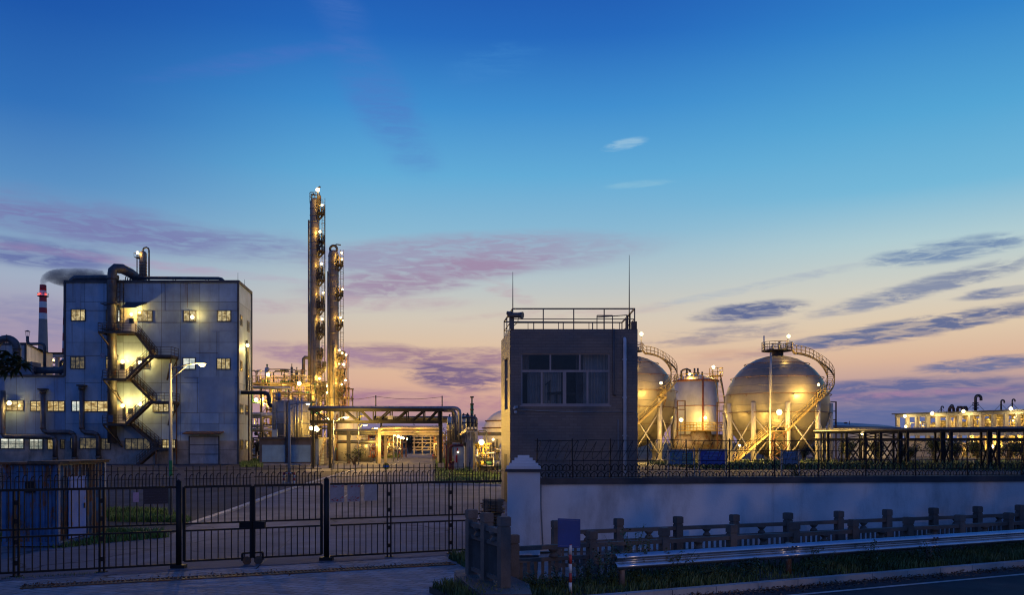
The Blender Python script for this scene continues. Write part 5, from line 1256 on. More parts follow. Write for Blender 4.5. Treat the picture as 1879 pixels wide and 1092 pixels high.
# flat topped tank between the spheres
Dt = 150.; root = thing('flat_top_tank', 'pale cylindrical tank with a yellow railed roof between the two spheres', 'storage tank', (X(1279,Dt),Dt,0)); s = Dt/F; c = (X(1277,Dt),Dt,0); r_ = 40*s; zt_ = Z(700,Dt)
MB().lathe(c,[(r_,0),(r_,zt_),(r_*.6,zt_+.8),(.1,zt_+1.3)],64).build('shell', tank_paint, root)
mb = MB(); mb.ring((c[0],c[1],zt_),r_+.03,.18,64,6); mb.ring((c[0],c[1],Z(746,Dt)),r_+.03,.06,64,4); mb.cyl((X(1281,Dt),Dt-r_-.1,0),(X(1281,Dt),Dt-r_-.1,zt_+.5),.16,n=8); mb.cyl((X(1286,Dt),Dt-r_+.3,0),(X(1286,Dt),Dt-r_+.3,zt_),.14,n=8); mb.build('rim_and_pipe', orange_m, root)
mb = MB()
for h_ in (.5,1.05): mb.ring((c[0],c[1],zt_+h_),r_-.1,.04,48,4)
for k in range(30): a = k*PI/15; mb.bar((c[0]+(r_-.1)*math.cos(a),c[1]+(r_-.1)*math.sin(a),zt_),(c[0]+(r_-.1)*math.cos(a),c[1]+(r_-.1)*math.sin(a),zt_+1.05),.05)
x0,x1,yy = X(1297,Dt),X(1316,Dt),Dt-r_*.75
mb.box(x0,x1,yy-1.2,yy+.8,zt_+.6,zt_+.75)
for q in ((x0,yy-1.2),(x1,yy-1.2),((x0+x1)/2,yy-1.2),(x0,yy+.8),(x1,yy+.8)): mb.bar((q[0],q[1],zt_+.7),(q[0],q[1],zt_+2.0),.08)
for h_ in (1.3,2.0): mb.bar((x0,yy-1.2,zt_+h_),(x1,yy-1.2,zt_+h_),.08); mb.bar((x1,yy-1.2,zt_+h_),(x1,yy+.8,zt_+h_),.08); mb.bar((x0,yy-1.2,zt_+h_),(x0,yy+.8,zt_+h_),.08)
mb.build('roof_rail', yellow_m, root)
mb = MB(); hr = MB(); P = []
for i in range(33):
    t = i/32; a = math.radians(-48+t*62); z_ = zt_*(1-t)+.2; P.append(Vector((c[0]+(r_+.7)*math.cos(a),c[1]+(r_+.7)*math.sin(a),z_)))
for i in range(32):
    p,q = P[i],P[i+1]; d = Vector((p.x-c[0],p.y-c[1],0)).normalized()*.5
    for s_ in (d,-d): mb.bar(p+s_,q+s_,.08,.25)
    for k in range(2): e = p.lerp(q,(k+.5)/2); mb.bar(e-d,e+d,.28,.04)
    for h_ in (.55,1.1): hr.bar(p+d+Vector((0,0,h_)),q+d+Vector((0,0,h_)),.05)
    hr.bar(p+d,p+d+Vector((0,0,1.1)),.05)
mb.build('spiral_stair', stair_gold, root); hr.build('stair_rail', orange_m, root)
mb = MB(); rr_ = random.Random(3)
for px in (1246,1256,1262,1270,1276,1284): x_ = X(px,Dt); h_ = rr_.uniform(.5,1.6); mb.cyl((x_,Dt-2,zt_+.8),(x_,Dt-2,zt_+.9+h_),.16,n=8); mb.cyl((x_,Dt-2,zt_+h_),(x_,Dt-2,zt_+h_+.15),.32,n=8)
mb.tube([(X(1246,Dt),Dt-2,zt_),(X(1246,Dt),Dt-2,Z(684,Dt)),(X(1249,Dt),Dt-2,Z(681,Dt)),(X(1256,Dt),Dt-2,Z(679,Dt)),(X(1262,Dt),Dt-2,Z(682,Dt))],.16,8); mb.build('vent_valve', steel_dark, root)
lamp(root, W(1265.5,687,Dt-3), .32, 350, off=(0,-.4,-.6)); mast_lamp(root, 1309,674,Dt-1,.42,500,zt_, off=(0,-.6,-1.0))
lamp(root, W(1294,767,Dt-r_-1.5), .34, 800, off=(0,.0,-.6)); plight((X(1262,Dt-9),Dt-r_-6.5,6.5), 3200, WARM, .4, root)
# horizontal drum with railed platform before it
Dp = 132.; root = thing('horizontal_drum', 'stained brown horizontal drum under a yellow railed platform', 'storage tank', (X(1285,Dp),Dp,0)); s = Dp/F
mb = MB(); x0,x1 = X(1247,Dp),X(1334,Dp); zc_ = Z(814,Dp); P = []
mb.tube([(x0-.9,Dp,zc_),(x0-.6,Dp,zc_),(x0,Dp,zc_),(x1,Dp,zc_),(x1+.6,Dp,zc_)],[.4,1.0,1.35,1.35,.7],28); mb.tube([(X(1285,Dp),Dp-.4,zc_-.2),(X(1285,Dp),Dp-.4,Z(796,Dp)+.35)],[1.9,1.5],20); mb.build('shell', M('stained_drum',(.30,.24,.17),.6,.2,.4,.7,rust=.35,streak=.6), root)
mb = MB()
for px in (1256,1325): mb.box(X(px,Dp)-.4,X(px,Dp)+.4,Dp-1.1,Dp+1.1,0,zc_-.6)
mb.build_each('saddle', concrete, root)
pz = Z(796,Dp)+.5; mb = MB(); mb.box(X(1242,Dp),X(1334,Dp),Dp-1.9,Dp+1.6,pz-.12,pz); mb.box(X(1273,Dp),X(1306,Dp),Dp-3,Dp-1.91,pz-.12,pz)
for (xa,xb,ya) in ((1242,1273,Dp-1.9),(1273,1306,Dp-3),(1306,1334,Dp-1.9),(1242,1334,Dp+1.6)):
    a_,b_ = X(xa,Dp),X(xb,Dp); n_ = int((b_-a_)/.45)
    for h_ in (.4,.8,1.15): mb.bar((a_,ya,pz+h_),(b_,ya,pz+h_),.06)
    for k in range(n_+1): mb.bar((a_+(b_-a_)*k/n_,ya,pz),(a_+(b_-a_)*k/n_,ya,pz+1.15),.06)
mb.build('railed_platform', yellow_m, root)
# notice boards behind the wall
def board(px0, px1, py0, py1, D, m, label, deco=None, foot=True):
    root = thing('notice_board', label, 'notice board', (X((px0+px1)/2,D),D,0), 'notice boards behind the wall'); x0,x1,z0,z1 = X(px0,D),X(px1,D),Z(py1,D),Z(py0,D)
    b_ = MB().box(x0,x1,D,D+.06,z0,z1).build('board_face', m, root)
    mb = MB()
    for x_ in (x0-.09,x1+.04): mb.box(x_,x_+.06,D-.01,D+.07,0,z1+.12)
    mb.box(x0-.03,x1+.04,D-.012,D+.07,z1+.002,z1+.05); mb.build('post_frame', grey_m, root)
    if deco: deco(root,x0,x1,z0,z1,D,b_)
def deco1(root,x0,x1,z0,z1,D,b_):
    rr_ = random.Random(8); g_, y_ = MB(), MB(); w_ = x1-x0; h_ = z1-z0
    for k in range(5):
        for j in range(2): x_ = x0+w_*(.54+.22*j); (g_ if j else y_).box(x_,x_+w_*.18,D-.008,D-.001,z0+h_*(.12+k*.15),z0+h_*(.20+k*.15))
    for k in range(9): x_ = x0+w_*rr_.uniform(.05,.42); z_ = z0+h_*rr_.uniform(.08,.75); (y_ if k%3 else g_).box(x_,x_+w_*rr_.uniform(.05,.1),D-.006-.0003*k,D-.001,z_,z_+h_*rr_.uniform(.05,.12))
    g_.build('green_panel', green2, b_); y_.build('pale_panel', pale2, b_)
green2 = M('board_green',(.08,.22,.05),.6,0,.3,5); pale2 = M('board_pale',(.30,.34,.16),.6,0,.3,5)
lbl = M('board_line',(.10,.22,.46),.6,0,.3,5)
def deco2(root,x0,x1,z0,z1,D,b_):
    mb = MB(); rr_ = random.Random(2); w_ = x1-x0
    for k in range(6): mb.box(x0+w_*.1,x0+w_*rr_.uniform(.6,.92),D-.006,D-.001,z0+(z1-z0)*(.15+k*.11),z0+(z1-z0)*(.18+k*.11))
    mb.box(x0+w_*.25,x0+w_*.75,D-.006,D-.001,z0+(z1-z0)*.86,z0+(z1-z0)*.93); mb.build('faint_line', lbl, b_)
board(1228,1272,827,853,48.,M('board_blue_grey',(.06,.17,.30),.5,0,.2,3),'blue notice board patched with green and yellow panels, standing behind the wall',deco1)
board(1285,1330,827,853,48.,M('board_blue',(.008,.045,.30),.5,0,.15,3),'plain deep blue notice board, between the patched board and the sphere stair',deco2)
board(1436,1464,829,853,50.,M('board_slate',(.07,.12,.17),.5,0,.2,3),'smaller slate grey notice board under the big sphere',deco2)
# ------------------------------------------------------------------ distillation columns
def column(cx_px, D, py_top, segs, label, plats, lamps, pole_px=None, ladder=True):
    """segs: (py, radius px) from the top down; plats: platform rows (py, reach px); lamps: (px, py, r, power)"""
    s = D/F; x = X(cx_px,D); root = thing('distillation_column', label, 'column', (x,D,0), 'tall distillation columns')
    prof = [(segs[-1][1]*s,0)]
    for (py,r_),(pn,rn) in reversed(list(zip(segs[:-1],segs[1:]))):
        prof += [(rn*s,Z(pn,D)),(r_*s,Z(pn,D)+.6)] if rn != r_ else []
    r0 = segs[0][1]*s; zt = Z(py_top,D); prof += [(r0,zt-.8),(r0*.85,zt-.35),(r0*.4,zt-.05),(.05,zt)]
    MB().lathe((x,D,0),prof,28).build('shell', column_m, root)
    mb = MB(); z = 4.
    while z < zt-1:
        rr_ = r0
        for (py,r_) in segs:
            if z < Z(py,D): rr_ = r_*s
        mb.ring((x,D,z),rr_+.02,.045,28,4); z += 1.15
    mb.build('cladding_band', M('band_metal',(.16,.14,.12),.5,.4,.3), root)
    for py,reach in plats:
        z = Z(py,D); rr_ = r0
        for (pp,r_) in segs:
            if z < Z(pp,D): rr_ = r_*s
        ro = rr_+reach*s; mb = MB(); n_ = 12; a0, a1 = -.95, .95; P = [(x+ro*math.cos(a0+(a1-a0)*i/n_), D+ro*math.sin(a0+(a1-a0)*i/n_)) for i in range(n_+1)]; Q = [(x+rr_*.97*math.cos(a0+(a1-a0)*i/n_), D+rr_*.97*math.sin(a0+(a1-a0)*i/n_)) for i in range(n_+1)]
        for i in range(n_): mb.prism([P[i],P[i+1],Q[i+1],Q[i]], z-.15, z)
        for i in range(n_+1):
            if i%2 == 0: mb.bar((*Q[i],z-1.2),(*P[i],z-.1),.10)
        pf = mb.build('platform', stair_m, root); mb = MB()
        for h_ in (.5,1.1):
            for i in range(n_): mb.bar((*P[i],z+h_),(*P[i+1],z+h_),.06)
            mb.bar((*P[0],z+h_),(*Q[0],z+h_),.06); mb.bar((*P[-1],z+h_),(*Q[-1],z+h_),.06)
        for i in range(n_+1): mb.bar((*P[i],z),(*P[i],z+1.1),.06)
        for k in (2,6,9): mb.cyl((P[k][0]*.5+Q[k][0]*.5,P[k][1]*.5+Q[k][1]*.5,z),(P[k][0]*.5+Q[k][0]*.5,P[k][1]*.5+Q[k][1]*.5,z+random.uniform(.5,1.5)),.14,n=6)
        mb.build('handrail', stair_m, pf)
    if ladder:
        rr_ = max(r_ for _,r_ in segs)*s; mb = MB(); a = -.12; lx, ly = x+(rr_+.45)*math.cos(a), D+(rr_+.45)*math.sin(a)
        for o_ in (-.25,.25): mb.bar((lx+o_,ly,6),(lx+o_,ly,zt),.07)
        for k in range(int((zt-6)/.45)): mb.bar((lx-.25,ly,6+k*.45),(lx+.25,ly,6+k*.45),.04)
        for k in range(int((zt-8)/1.2)): mb.tube([(lx-.35,ly,8+k*1.2),(lx-.3,ly-.6,8+k*1.2),(lx+.3,ly-.6,8+k*1.2),(lx+.35,ly,8+k*1.2)],.03,4)
        mb.build('ladder', stair_m, root)
    mb = MB(); mb.cyl((x-rr_*.7,D-rr_*.95,2),(x-rr_*.7,D-rr_*.95,zt-4),.16,n=8); mb.cyl((x+rr_*.25,D-rr_*1.15,2),(x+rr_*.25,D-rr_*1.15,zt*.55),.2,n=8)
    if pole_px: 
        px_ = X(pole_px,D); mb.cyl((px_,D-.2,3),(px_,D-.2,Z(376,D)),.10,n=6)
        for k in range(6): z = Z(392+k*56,D); mb.bar((px_,D-.2,z),(x,D-.2,z-.1),.06)
    mb.build('riser_pipe', duct_m, root)
    for px,py,r_,pw in lamps: lamp(root, W(px,py,D-1.2), r_*.64, pw*.5, bulb_w if r_ > .3 else bulb_y, SOD, off=(-.35,-.25,.15))
    return root, x, zt, s
c1, x1_, zt1, s1 = column(577.5,150.,364,[(364,8.6),(560,9.6),(655,11.8)],'tallest dark distillation column with lamps all the way up its right side',
    [(371,2.5),(391,9),(443,9),(461,10),(501,7),(514,9),(555,8),(567,9),(601,8),(612,9),(652,6),(676,9),(715,9)],
    [(591,376,.46,420),(587,425,.48,700),(590,484,.46,480),(593,537,.40,480),(591,586,.40,480),(586,695,.44,700),(600,708,.3,300)], 596.5)
mb = MB(); z = Z(364,150)
for a in range(10):
    t = a*PI/5; mb.bar((x1_+.85*math.cos(t),150+.85*math.sin(t),z-.8),(x1_+.85*math.cos(t),150+.85*math.sin(t),z+.9),.06)
for h_ in (.3,.9): mb.ring((x1_,150,z+h_),.85,.05,20,4)
mb.tube([(x1_-.5,150,z-.2),(x1_-.5,150,z+.6),(x1_-.2,150,z+.85),(x1_+.1,150,z+.5)],.12,8); mb.cyl((X(584,150),149.6,z-1),(X(584,150),149.6,Z(346,150)),.10,n=6); mb.tube([(X(584,150),149.6,Z(346,150)),(X(589,150),149.6,Z(343.5,150))],.14,6)
mb.build('top_cage', stair_m, c1); lamp(c1, W(583,348,148.8), .5, 260, off=(0,-.5,-.6))
c2, x2_, zt2, s2 = column(612,156.,459,[(459,9.6),(655,11.2)],'shorter brown distillation column with a looped pipe at its top, right of the tallest',
    [(486,8),(541,8),(596,8),(656,10),(690,10),(718,10)],
    [(627,464,.42,260),(627.5,476,.42,380),(628.5,531,.40,420),(625,583,.40,420),(629,588,.3,200),(623,643,.4,500),(628,648,.36,300),(635,651,.42,300),(622,668,.3,400),(630.5,669,.5,500),(634,698,.4,400),(627,706,.36,500),(600,721,.34,700),(599.5,709,.34,300)])
P = [(x2_+R0_*math.cos(t), 156, Z(457,156)+R0_*math.sin(t)) for R0_ in (.62,) for t in [PI*1.15-PI*1.5*i/12 for i in range(13)]]
mb = MB(); mb.tube([(P[0][0],156,zt2-.4)]+P,.22,8); mb.tube([(x2_+.2,156,Z(452,156)),(x2_+.5,156,Z(448.5,156)),(x2_+1.3,156,Z(449.5,156))],.12,6); mb.build('loop_pipe', steel_dark, c2)
plight((x2_+.2,152.2,8.), 4200, SOD, .4, c2); plight((x2_+1.2,151.4,15.), 3600, SOD, .4, c2); plight((x1_-.4,146.4,10.), 2000, SOD, .4, c1); plight((x1_+1.,146.,17.), 600, SOD, .4, c1)  # bare fill lights added to make the lower shafts golden
root = thing('access_tower', 'slim scaffold access tower hugging the right side of the shorter column', 'tower', (X(634,157),157,0)); mb = MB(); D = 157.
xa, xb = X(627,D), X(637,D)
for x_ in (xa,xb):
    for y_ in (D-.8,D+.8): mb.bar((x_,y_,0),(x_,y_,Z(650,D)),.14)
for k in range(11):
    z = k*1.75+.4; mb.bar((xa,D-.8,z),(xb,D-.8,z+1.75*(k<10)),.07); mb.bar((xb,D-.8,z),(xa,D-.8,z+1.75*(k<10)),.07); mb.bar((xa,D-.8,z),(xb,D-.8,z),.09); mb.bar((xa,D+.8,z),(xb,D+.8,z),.09); mb.box(xa,xb,D-.8,D+.8,z-.06,z)
for py in (655,675,708,722): mb.bar((xb,D-.8,Z(py,D)),(xb+.5,D-.8,Z(py,D)),.08); mb.bar((xb+.5,D-.8,Z(py,D)),(xb+.5,D-.8,Z(py,D)+1),.06)
mb.build('scaffold_frame', rusty, root)
MB().tube([(X(556,149),149,Z(662,149)),(X(556,149),149,Z(686,149)),(X(553,149),149,Z(692,149))],.2,8).build('drop_pipe', duct_m, c1)
MB().tube([(X(566,149),149,Z(657,149)),(X(560,149),149,Z(656,149)),(X(557,149),149,Z(659,149)),(X(556.5,149),149,Z(690,149)),(X(552,149),149,Z(694,149))],.3,8).build('side_pipe', duct_m, c1)
# ------------------------------------------------------------------ process structure left of the columns
D = 140.; root = thing('process_structure', 'open steel process structure full of pipes and platforms beside the tall columns', 'structure', (X(515,D),D,0)); fr_m = M('structure_steel',(.16,.13,.09),.55,.3,.3,2,rust=.35)
mb = MB(); PXs = [462,480,498,516,534,552,570]
for px in PXs:
    for dy in (0,5): mb.bar((X(px,D),D+dy,0),(X(px,D),D+dy,Z(705 if px<560 else 720,D)),.22)
for py in (704,722,736,760,790):
    for dy in (0,5): mb.bar((X(460,D),D+dy,Z(py,D)),(X(572,D),D+dy,Z(py,D)),.18,.28)
for i in range(6): mb.bar((X(PXs[i],D),D+5,Z(760,D)),(X(PXs[i+1],D),D+5,Z(736,D)),.1); mb.bar((X(PXs[i+1],D),D,Z(790,D)),(X(PXs[i],D),D,Z(760,D)),.1)
mb.build('steel_frame', fr_m, root)
mb = MB()
for py in (704.5,736,760): mb.box(X(460,D),X(572,D),D+.12,D+4.9,Z(py,D)-.1,Z(py,D)+.1)
mb.build('deck', steel_dark, root)
mb = MB()
for py,dy in ((704,0),(722,0),(736,0),(704,5)):
    z = Z(py,D)+.14
    for h_ in (.55,1.1): mb.bar((X(460,D),D+dy-.05,z+h_),(X(572,D),D+dy-.05,z+h_),.06)
    for k in range(29): x_ = X(460+k*4,D); mb.bar((x_,D+dy-.05,z),(x_,D+dy-.05,z+1.1),.05)
    mb.build('handrail', stair_gold, root); mb = MB()
rr_ = random.Random(21)
def pipes(root, D, box, n, mats, rads, name='pipe_run', seed=1):
    """runs of pipe that turn corners within a px box (x0,x1,y0,y1)"""
    q = random.Random(seed)
    for i in range(n):
        k = q.randrange(len(mats)); r_ = q.choice(rads); y = D+q.uniform(-.8,4.5); px, py = q.uniform(box[0],box[1]), q.uniform(box[2],box[3]); P = [(X(px,D),y,Z(py,D))]
        for j in range(q.randint(2,4)):
            if j%2 == (i%2): px = min(box[1],max(box[0],px+q.choice((-1,1))*q.uniform(5,22)))
            else: py = min(box[3],max(box[2],py+q.choice((-1,1))*q.uniform(5,24)))
            P.append((X(px,D),y,Z(py,D)))
        o = MB().tube(P,r_,6).build(name, mats[k], root)
        if q.random() < .5: e = P[1]; MB().cyl((e[0]-.2,e[1],e[2]),(e[0]+.2,e[1],e[2]),r_*1.7,n=8).build('flange', mats[k], o)
pipes(root, D-.5, (460,572,700,845), 66, [pipe_silver,steel_dark,fr_m,green_m], [.08,.11,.15,.2], seed=3)
pipes(root, D, (463,560,680,704), 30, [pipe_silver,steel_dark,rusty], [.07,.10,.14], seed=4)
mb = MB(); mb.tube([W(497,690,D),W(492,687,D),W(491,682,D),W(494,678,D),W(520,678,D),W(541,679,D),W(545,683,D)],.10,6); mb.tube([W(502,690,D+1),W(502,684,D+1),W(506,682,D+1),W(530,682,D+1)],.10,6); mb.tube([W(460,682,D),W(466,680,D),W(470,684,D),W(470,704,D)],.10,6); mb.build('goose_pipe', steel_dark, root)
for px,py,r_,pw in ((492,688,.40,600),(549,704,.48,900),(470,734,.42,900),(481,733,.40,900),(580,755,.22,300)):
    lamp(root, W(px,py,D-2.2), r_, pw, bulb_w, SOD, off=(.1,.55,-.2)) if px != 580 else None
for q_ in ((505,745,900),(468,770,700),(520,720,800),(468,820,500),(560,735,900)): plight(W(q_[0],q_[1],D+2.2), q_[2], SOD, .3, root)
for i,(px,pt,pb_,r_px,m_,lb) in enumerate([(485,672,704,4.2,tankmetal,'small silver vessel with a green top valve on the process structure'),(530,671,706,2.3,steel_dark,'tallest thin dark vessel standing up from the process structure'),
        (538.5,677,706,2.6,steel_dark,'dark vessel of middle height beside the tallest thin one'),(546,681,706,2.8,steel_dark,'shortest dark vessel of the three beside the lit lamp'),
        (513,690,704,5,tankmetal,'squat round topped vessel in the middle of the process structure')]):
    y = D+1.6+i*.3; r_ = r_px*D/F; root2 = thing('process_vessel', lb, 'vessel', (X(px,D),y,Z(pb_,D)), 'vessels on the process structure'); c = (X(px,D),y,0)
    MB().lathe(c,[(r_,Z(pb_,D)),(r_,Z(pt,D)-r_*.5),(r_*.7,Z(pt,D)-.12),(.05,Z(pt,D))],16).build('shell', m_, root2)
    mb = MB(); mb.cyl((c[0],y,Z(pt,D)-.1),(c[0],y,Z(pt,D)+.45),r_*.3,n=8); mb.ring((c[0],y,(Z(pt,D)+Z(pb_,D))/2),r_+.02,.06,16,4); mb.cyl((c[0],y,Z(pt,D)+.3),(c[0],y,Z(pt,D)+.38),r_*.5,n=8); mb.build('nozzle', green_m if i == 0 else steel_dark, root2)
Dm = 132.; root = thing('long_pipe', 'pale insulated pipe running right from the plant building at roof height of the process structure', 'pipe', (X(480,Dm),Dm,0))
mb = MB(); mb.cyl(W(456,711,Dm),W(533,712.5,Dm),.24,n=10); mb.build('pipe_run', pipe_silver, root); mb = MB()
for px in (480,510,530): mb.bar((X(px,Dm),Dm,0),(X(px,Dm),Dm,Z(713,Dm)),.2)
mb.build('stand', steel_dark, root)
Dm = 118.; root = thing('pipe_bridge', 'dark blue pipe crossing from the plant building and bending down into the round tank', 'pipe', (X(480,Dm),Dm,0))
MB().tube([W(430,721,Dm),W(486,721,Dm),W(491,723,Dm),W(493.5,728,Dm),W(494,742,Dm),W(497,745,Dm),W(503,746,Dm)],.28,10).build('pipe_run', black_pipe, root)
mb = MB(); mb.bar(W(437,718.6,Dm-.2),W(484,718.6,Dm-.2),.1); mb.box(X(455,Dm),X(457,Dm),Dm,Dm+.3,0,Z(722,Dm)); mb.build('stand', steel_dark, root)
Dm = 128.; root = thing('pipe_run_stack', 'stack of silver pipes passing low between the plant building and the round tank', 'pipes', (X(480,Dm),Dm,0)); mb = MB()
for py,r_ in ((761,.30),(765.5,.2),(789.5,.30),(783,.14)): mb.cyl(W(440,py,Dm),W(508,py,Dm),r_,n=10)
mb.tube([W(480,790,Dm-.5),W(480,766,Dm-.5),W(482,763,Dm-.5),W(500,762.5,Dm-.5)],.24,8); mb.build_each('pipe_run', pipe_silver, root); mb = MB()
for py in (764.5,782): mb.bar(W(440,py,Dm+.4),W(505,py,Dm+.4),.25,.35)
for px in (459,481,500): mb.bar((X(px,Dm),Dm+.4,0),(X(px,Dm),Dm+.4,Z(763,Dm)),.22)
mb.build('rack', steel_dark, root); pipes(root, Dm+1, (460,498,796,846), 22, [pipe_silver,maroon_m,steel_dark], [.08,.12,.16], seed=9)
# ------------------------------------------------------------------ round tank on the blue walled plant room
D = 112.; rm = thing('plant_room', 'low flat roofed plant room with pale blue wall panels under the round tank', 'building', (X(520,D),D,0)); zt = Z(806,D)
MB().box(X(476,D),X(572,D),D,D+9,0,zt).build('dark_wall', M('dark_brown_wall',(.10,.085,.08),.7,0,.25,1,dirt=.4,streak=.6), rm)
mb = MB(); mb.box(X(474.5,D),X(585,D),D-.35,D+9.2,zt+.002,zt+.22); mb.build('roof_slab', steel_dark, rm)
mb = MB(); mb.box(X(481,D),X(523.5,D),D-.06,D-.002,.35,Z(817,D)); mb.box(X(526,D),X(572-2,D),D-.06,D-.002,.35,Z(817,D)); mb.build('blue_panel', M('pale_blue_panel',(.20,.33,.42),.5,0,.12,.8,dirt=.2), rm)
mb = MB(); mb.box(X(579,D),X(585,D),D-.05,D+3,0,zt); mb.build('side_wall', M('grey_green_panel',(.30,.34,.30),.6,0,.15,1,dirt=.3), rm); MB().box(X(472,D),X(575,D),D-1.8,D-.38,0,.16).build('plinth', concrete, rm)
MB().tube([(X(526,D-1),D-.55,.1),(X(526,D-1),D-.55,Z(740,D)),(X(527.5,D-1),D-.55,Z(738,D)),(X(529,D-1),D-.5,Z(741,D))],.2,10).build('standpipe', duct_m, rm)
Dk = 116.5; tk = thing('round_tank', 'stained grey cylindrical tank with vertical ribs standing on the plant room', 'storage tank', (X(533,Dk),Dk,zt+.22)); r_ = 33*Dk/F; c = (X(534.5,Dk),Dk,0)
MB().lathe(c,[(r_,zt+.222),(r_,Z(738,Dk)),(r_*.5,Z(735,Dk)),(.1,Z(734,Dk))],40).build('shell', M('dull_tank',(.27,.265,.25),.5,.25,.25,.6,dirt=.25,streak=.4), tk)
mb = MB()
for k in range(6): a = -2.7+k*.5; mb.bar((c[0]+(r_+.04)*math.cos(a),Dk+(r_+.04)*math.sin(a),zt+.22),(c[0]+(r_+.04)*math.cos(a),Dk+(r_+.04)*math.sin(a),Z(738,Dk)),.09)
for py in (757,778,800): mb.ring((c[0],Dk,Z(py,Dk)),r_+.06,.06,40,4)
for px in (549,554,561): mb.cyl((X(px,Dk),Dk-r_*.8-.3,zt+.22),(X(px,Dk),Dk-r_*.8-.3,Z(732,Dk)),.12,n=8)
mb.build('rib', steel, tk); mb = MB()
for h_ in (.5,1.1): mb.ring((c[0],Dk,Z(738,Dk)+h_),r_-.05,.05,40,4)
for k in range(26): a = k*2*PI/26; mb.bar((c[0]+(r_-.05)*math.cos(a),Dk+(r_-.05)*math.sin(a),Z(738,Dk)),(c[0]+(r_-.05)*math.cos(a),Dk+(r_-.05)*math.sin(a),Z(738,Dk)+1.1),.045)
mb.tube([W(537,735,Dk-1),W(537,720,Dk-1),W(540,719,Dk-1),W(552,719,Dk-1),W(560,722,Dk-1),W(560,736,Dk-1)],.07,6); mb.build('roof_rail', stair_gold, tk)
x_ = X(515.5,Dk); yb_ = Dk-r_*.55; ob = MB().lathe((x_,yb_,0),[(.30,Z(736,Dk)),(.30,Z(721.5,Dk)),(.02,Z(721,Dk))],18).build('blue_barrel', blue_m, loc=(x_,yb_,Z(736,Dk))); tag(ob,'bright blue barrel standing on top of the round tank','barrel')
mb = MB(); mb.box(X(497.5,Dk-4),X(507,Dk-4),D+.9,D+1.1,Z(802,D),Z(789,D)); o = mb.build('control_box', M('box_blue_grey',(.22,.30,.40),.5,0,.1), loc=(X(502,D),D+1,zt)); tag(o,'small blue grey control box on the plant room roof beside the round tank','box')
for px,py,r_,pw in ((580,786,.4,700),(600,771,.44,800),(571,786,.36,400),(576,788,.36,300),(582,788.5,.40,500)):
    lamp(tk, W(px,py,112), r_, pw, bulb_w, SOD, off=(-.3,.5,.1))
MB().bar(W(566,790,112.6),W(603,773,112.6),.12).build('lamp_bracket', steel_dark, tk)
st2 = thing('steel_stair', 'dark open steel stair with lit treads right of the plant room', 'stair', (X(596,110),110,0)); mb = MB(); D_ = 109.; x0,x1 = X(586,D_),X(606,D_)
for i in range(17): y = D_+i*.22; z = .25+i*.185; mb.box(x0,x1,y,y+.26,z-.03,z+.02)
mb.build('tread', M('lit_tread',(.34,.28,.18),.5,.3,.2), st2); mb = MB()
for x_ in (x0-.05,x1+.05):
    mb.bar((x_,D_,.1),(x_,D_+3.8,3.3),.08,.3)
    for h_ in (.55,1.05): mb.bar((x_,D_,.2+h_),(x_,D_+3.8,3.3+h_),.05)
    for k in range(5): mb.bar((x_,D_+k*.93,.2+k*.77),(x_,D_+k*.93,1.25+k*.77),.05)
    mb.build('handrail', stair_gold, st2); mb = MB()
lamp(st2, W(582,757.5,D_), .16, 0, bulb_g)
# ------------------------------------------------------------------ truss pipe bridge over the road
D = 96.; tb = thing('truss_bridge', 'dark steel truss bridge carrying a thick pipe across the plant road', 'pipe bridge', (X(808,D),D,0)); mb = MB()
ya, yb_ = D, D+1.6
for y in (ya,yb_):
    mb.bar((X(566,D),y,Z(751.5,D)),(X(812,D),y,Z(752.5,D)),.22,.30); mb.bar((X(569,D),y,Z(774,D)),(X(808,D),y,Z(775,D)),.22,.28)
    for a,b_ in ((572,600),(630,600+55),(660,680)): mb.bar((X(a,D),y,Z(753,D)),(X(b_,D),y,Z(773,D)),.14)
    for a,b_ in ((692,714),(724,746),(754,778),(784,802)): mb.bar((X(a,D),y,Z(773,D)),(X(b_,D),y,Z(753,D)),.16)
    for px in (600,624,626,655,685,716,746,777,804): mb.bar((X(px,D),y,Z(775,D)),(X(px,D),y,Z(752,D)),.12)
mb.build('truss_frame', black, tb)
mb = MB(); mb.bar((X(808,D),D+.3,.62),(X(808,D),D+.3,Z(752,D)),.30); mb.bar((X(808,D),D+1.3,.62),(X(808,D),D+1.3,Z(752,D)),.25); mb.bar((X(603,D),D+.8,0),(X(603,D),D+.8,Z(775,D)),.26); mb.bar((X(572,D),D+.8,0),(X(572,D),D+.8,Z(752,D)),.2); mb.prism([(X(804.5,D),D-.05),(X(811.5,D),D-.05),(X(811.5,D),D+1.6),(X(804.5,D),D+1.6)],.60,.66); mb.build_each('post', black, tb)
MB().box(X(803.5,D),X(812.5,D),D-.2,D+1.8,0,.60).build('footing', concrete, tb)
mb = MB(); mb.tube([(X(566,D),D+.5,Z(748.3,D)),(X(832,D),D+.5,Z(748.8,D)),(X(838,D),D+.5,Z(750,D)),(X(842,D),D+.5,Z(753.5,D)),(X(843.3,D),D+.5,Z(760,D)),(X(843.3,D),D+.5,Z(808,D))],.21,12); mb.tube([(X(812,D),D+1.4,Z(752.5,D)),(X(826,D),D+1.4,Z(752.5,D)),(X(831,D),D+1.4,Z(754,D)),(X(834,D),D+1.4,Z(759,D)),(X(834.5,D),D+1.4,Z(808,D))],.2,12); mb.cyl((X(829,D),D+1.6,Z(755,D)),(X(829,D),D+1.6,Z(806,D)),.13,n=8); mb.build('bent_pipe', M('grey_blue_pipe',(.22,.22,.23),.4,.5,.2,2), tb)
MB().box(X(712,D),X(721,D),D-.3,D-.12,Z(770,D),Z(763.5,D)).build('junction_box', grey_m, tb)
mb = MB()
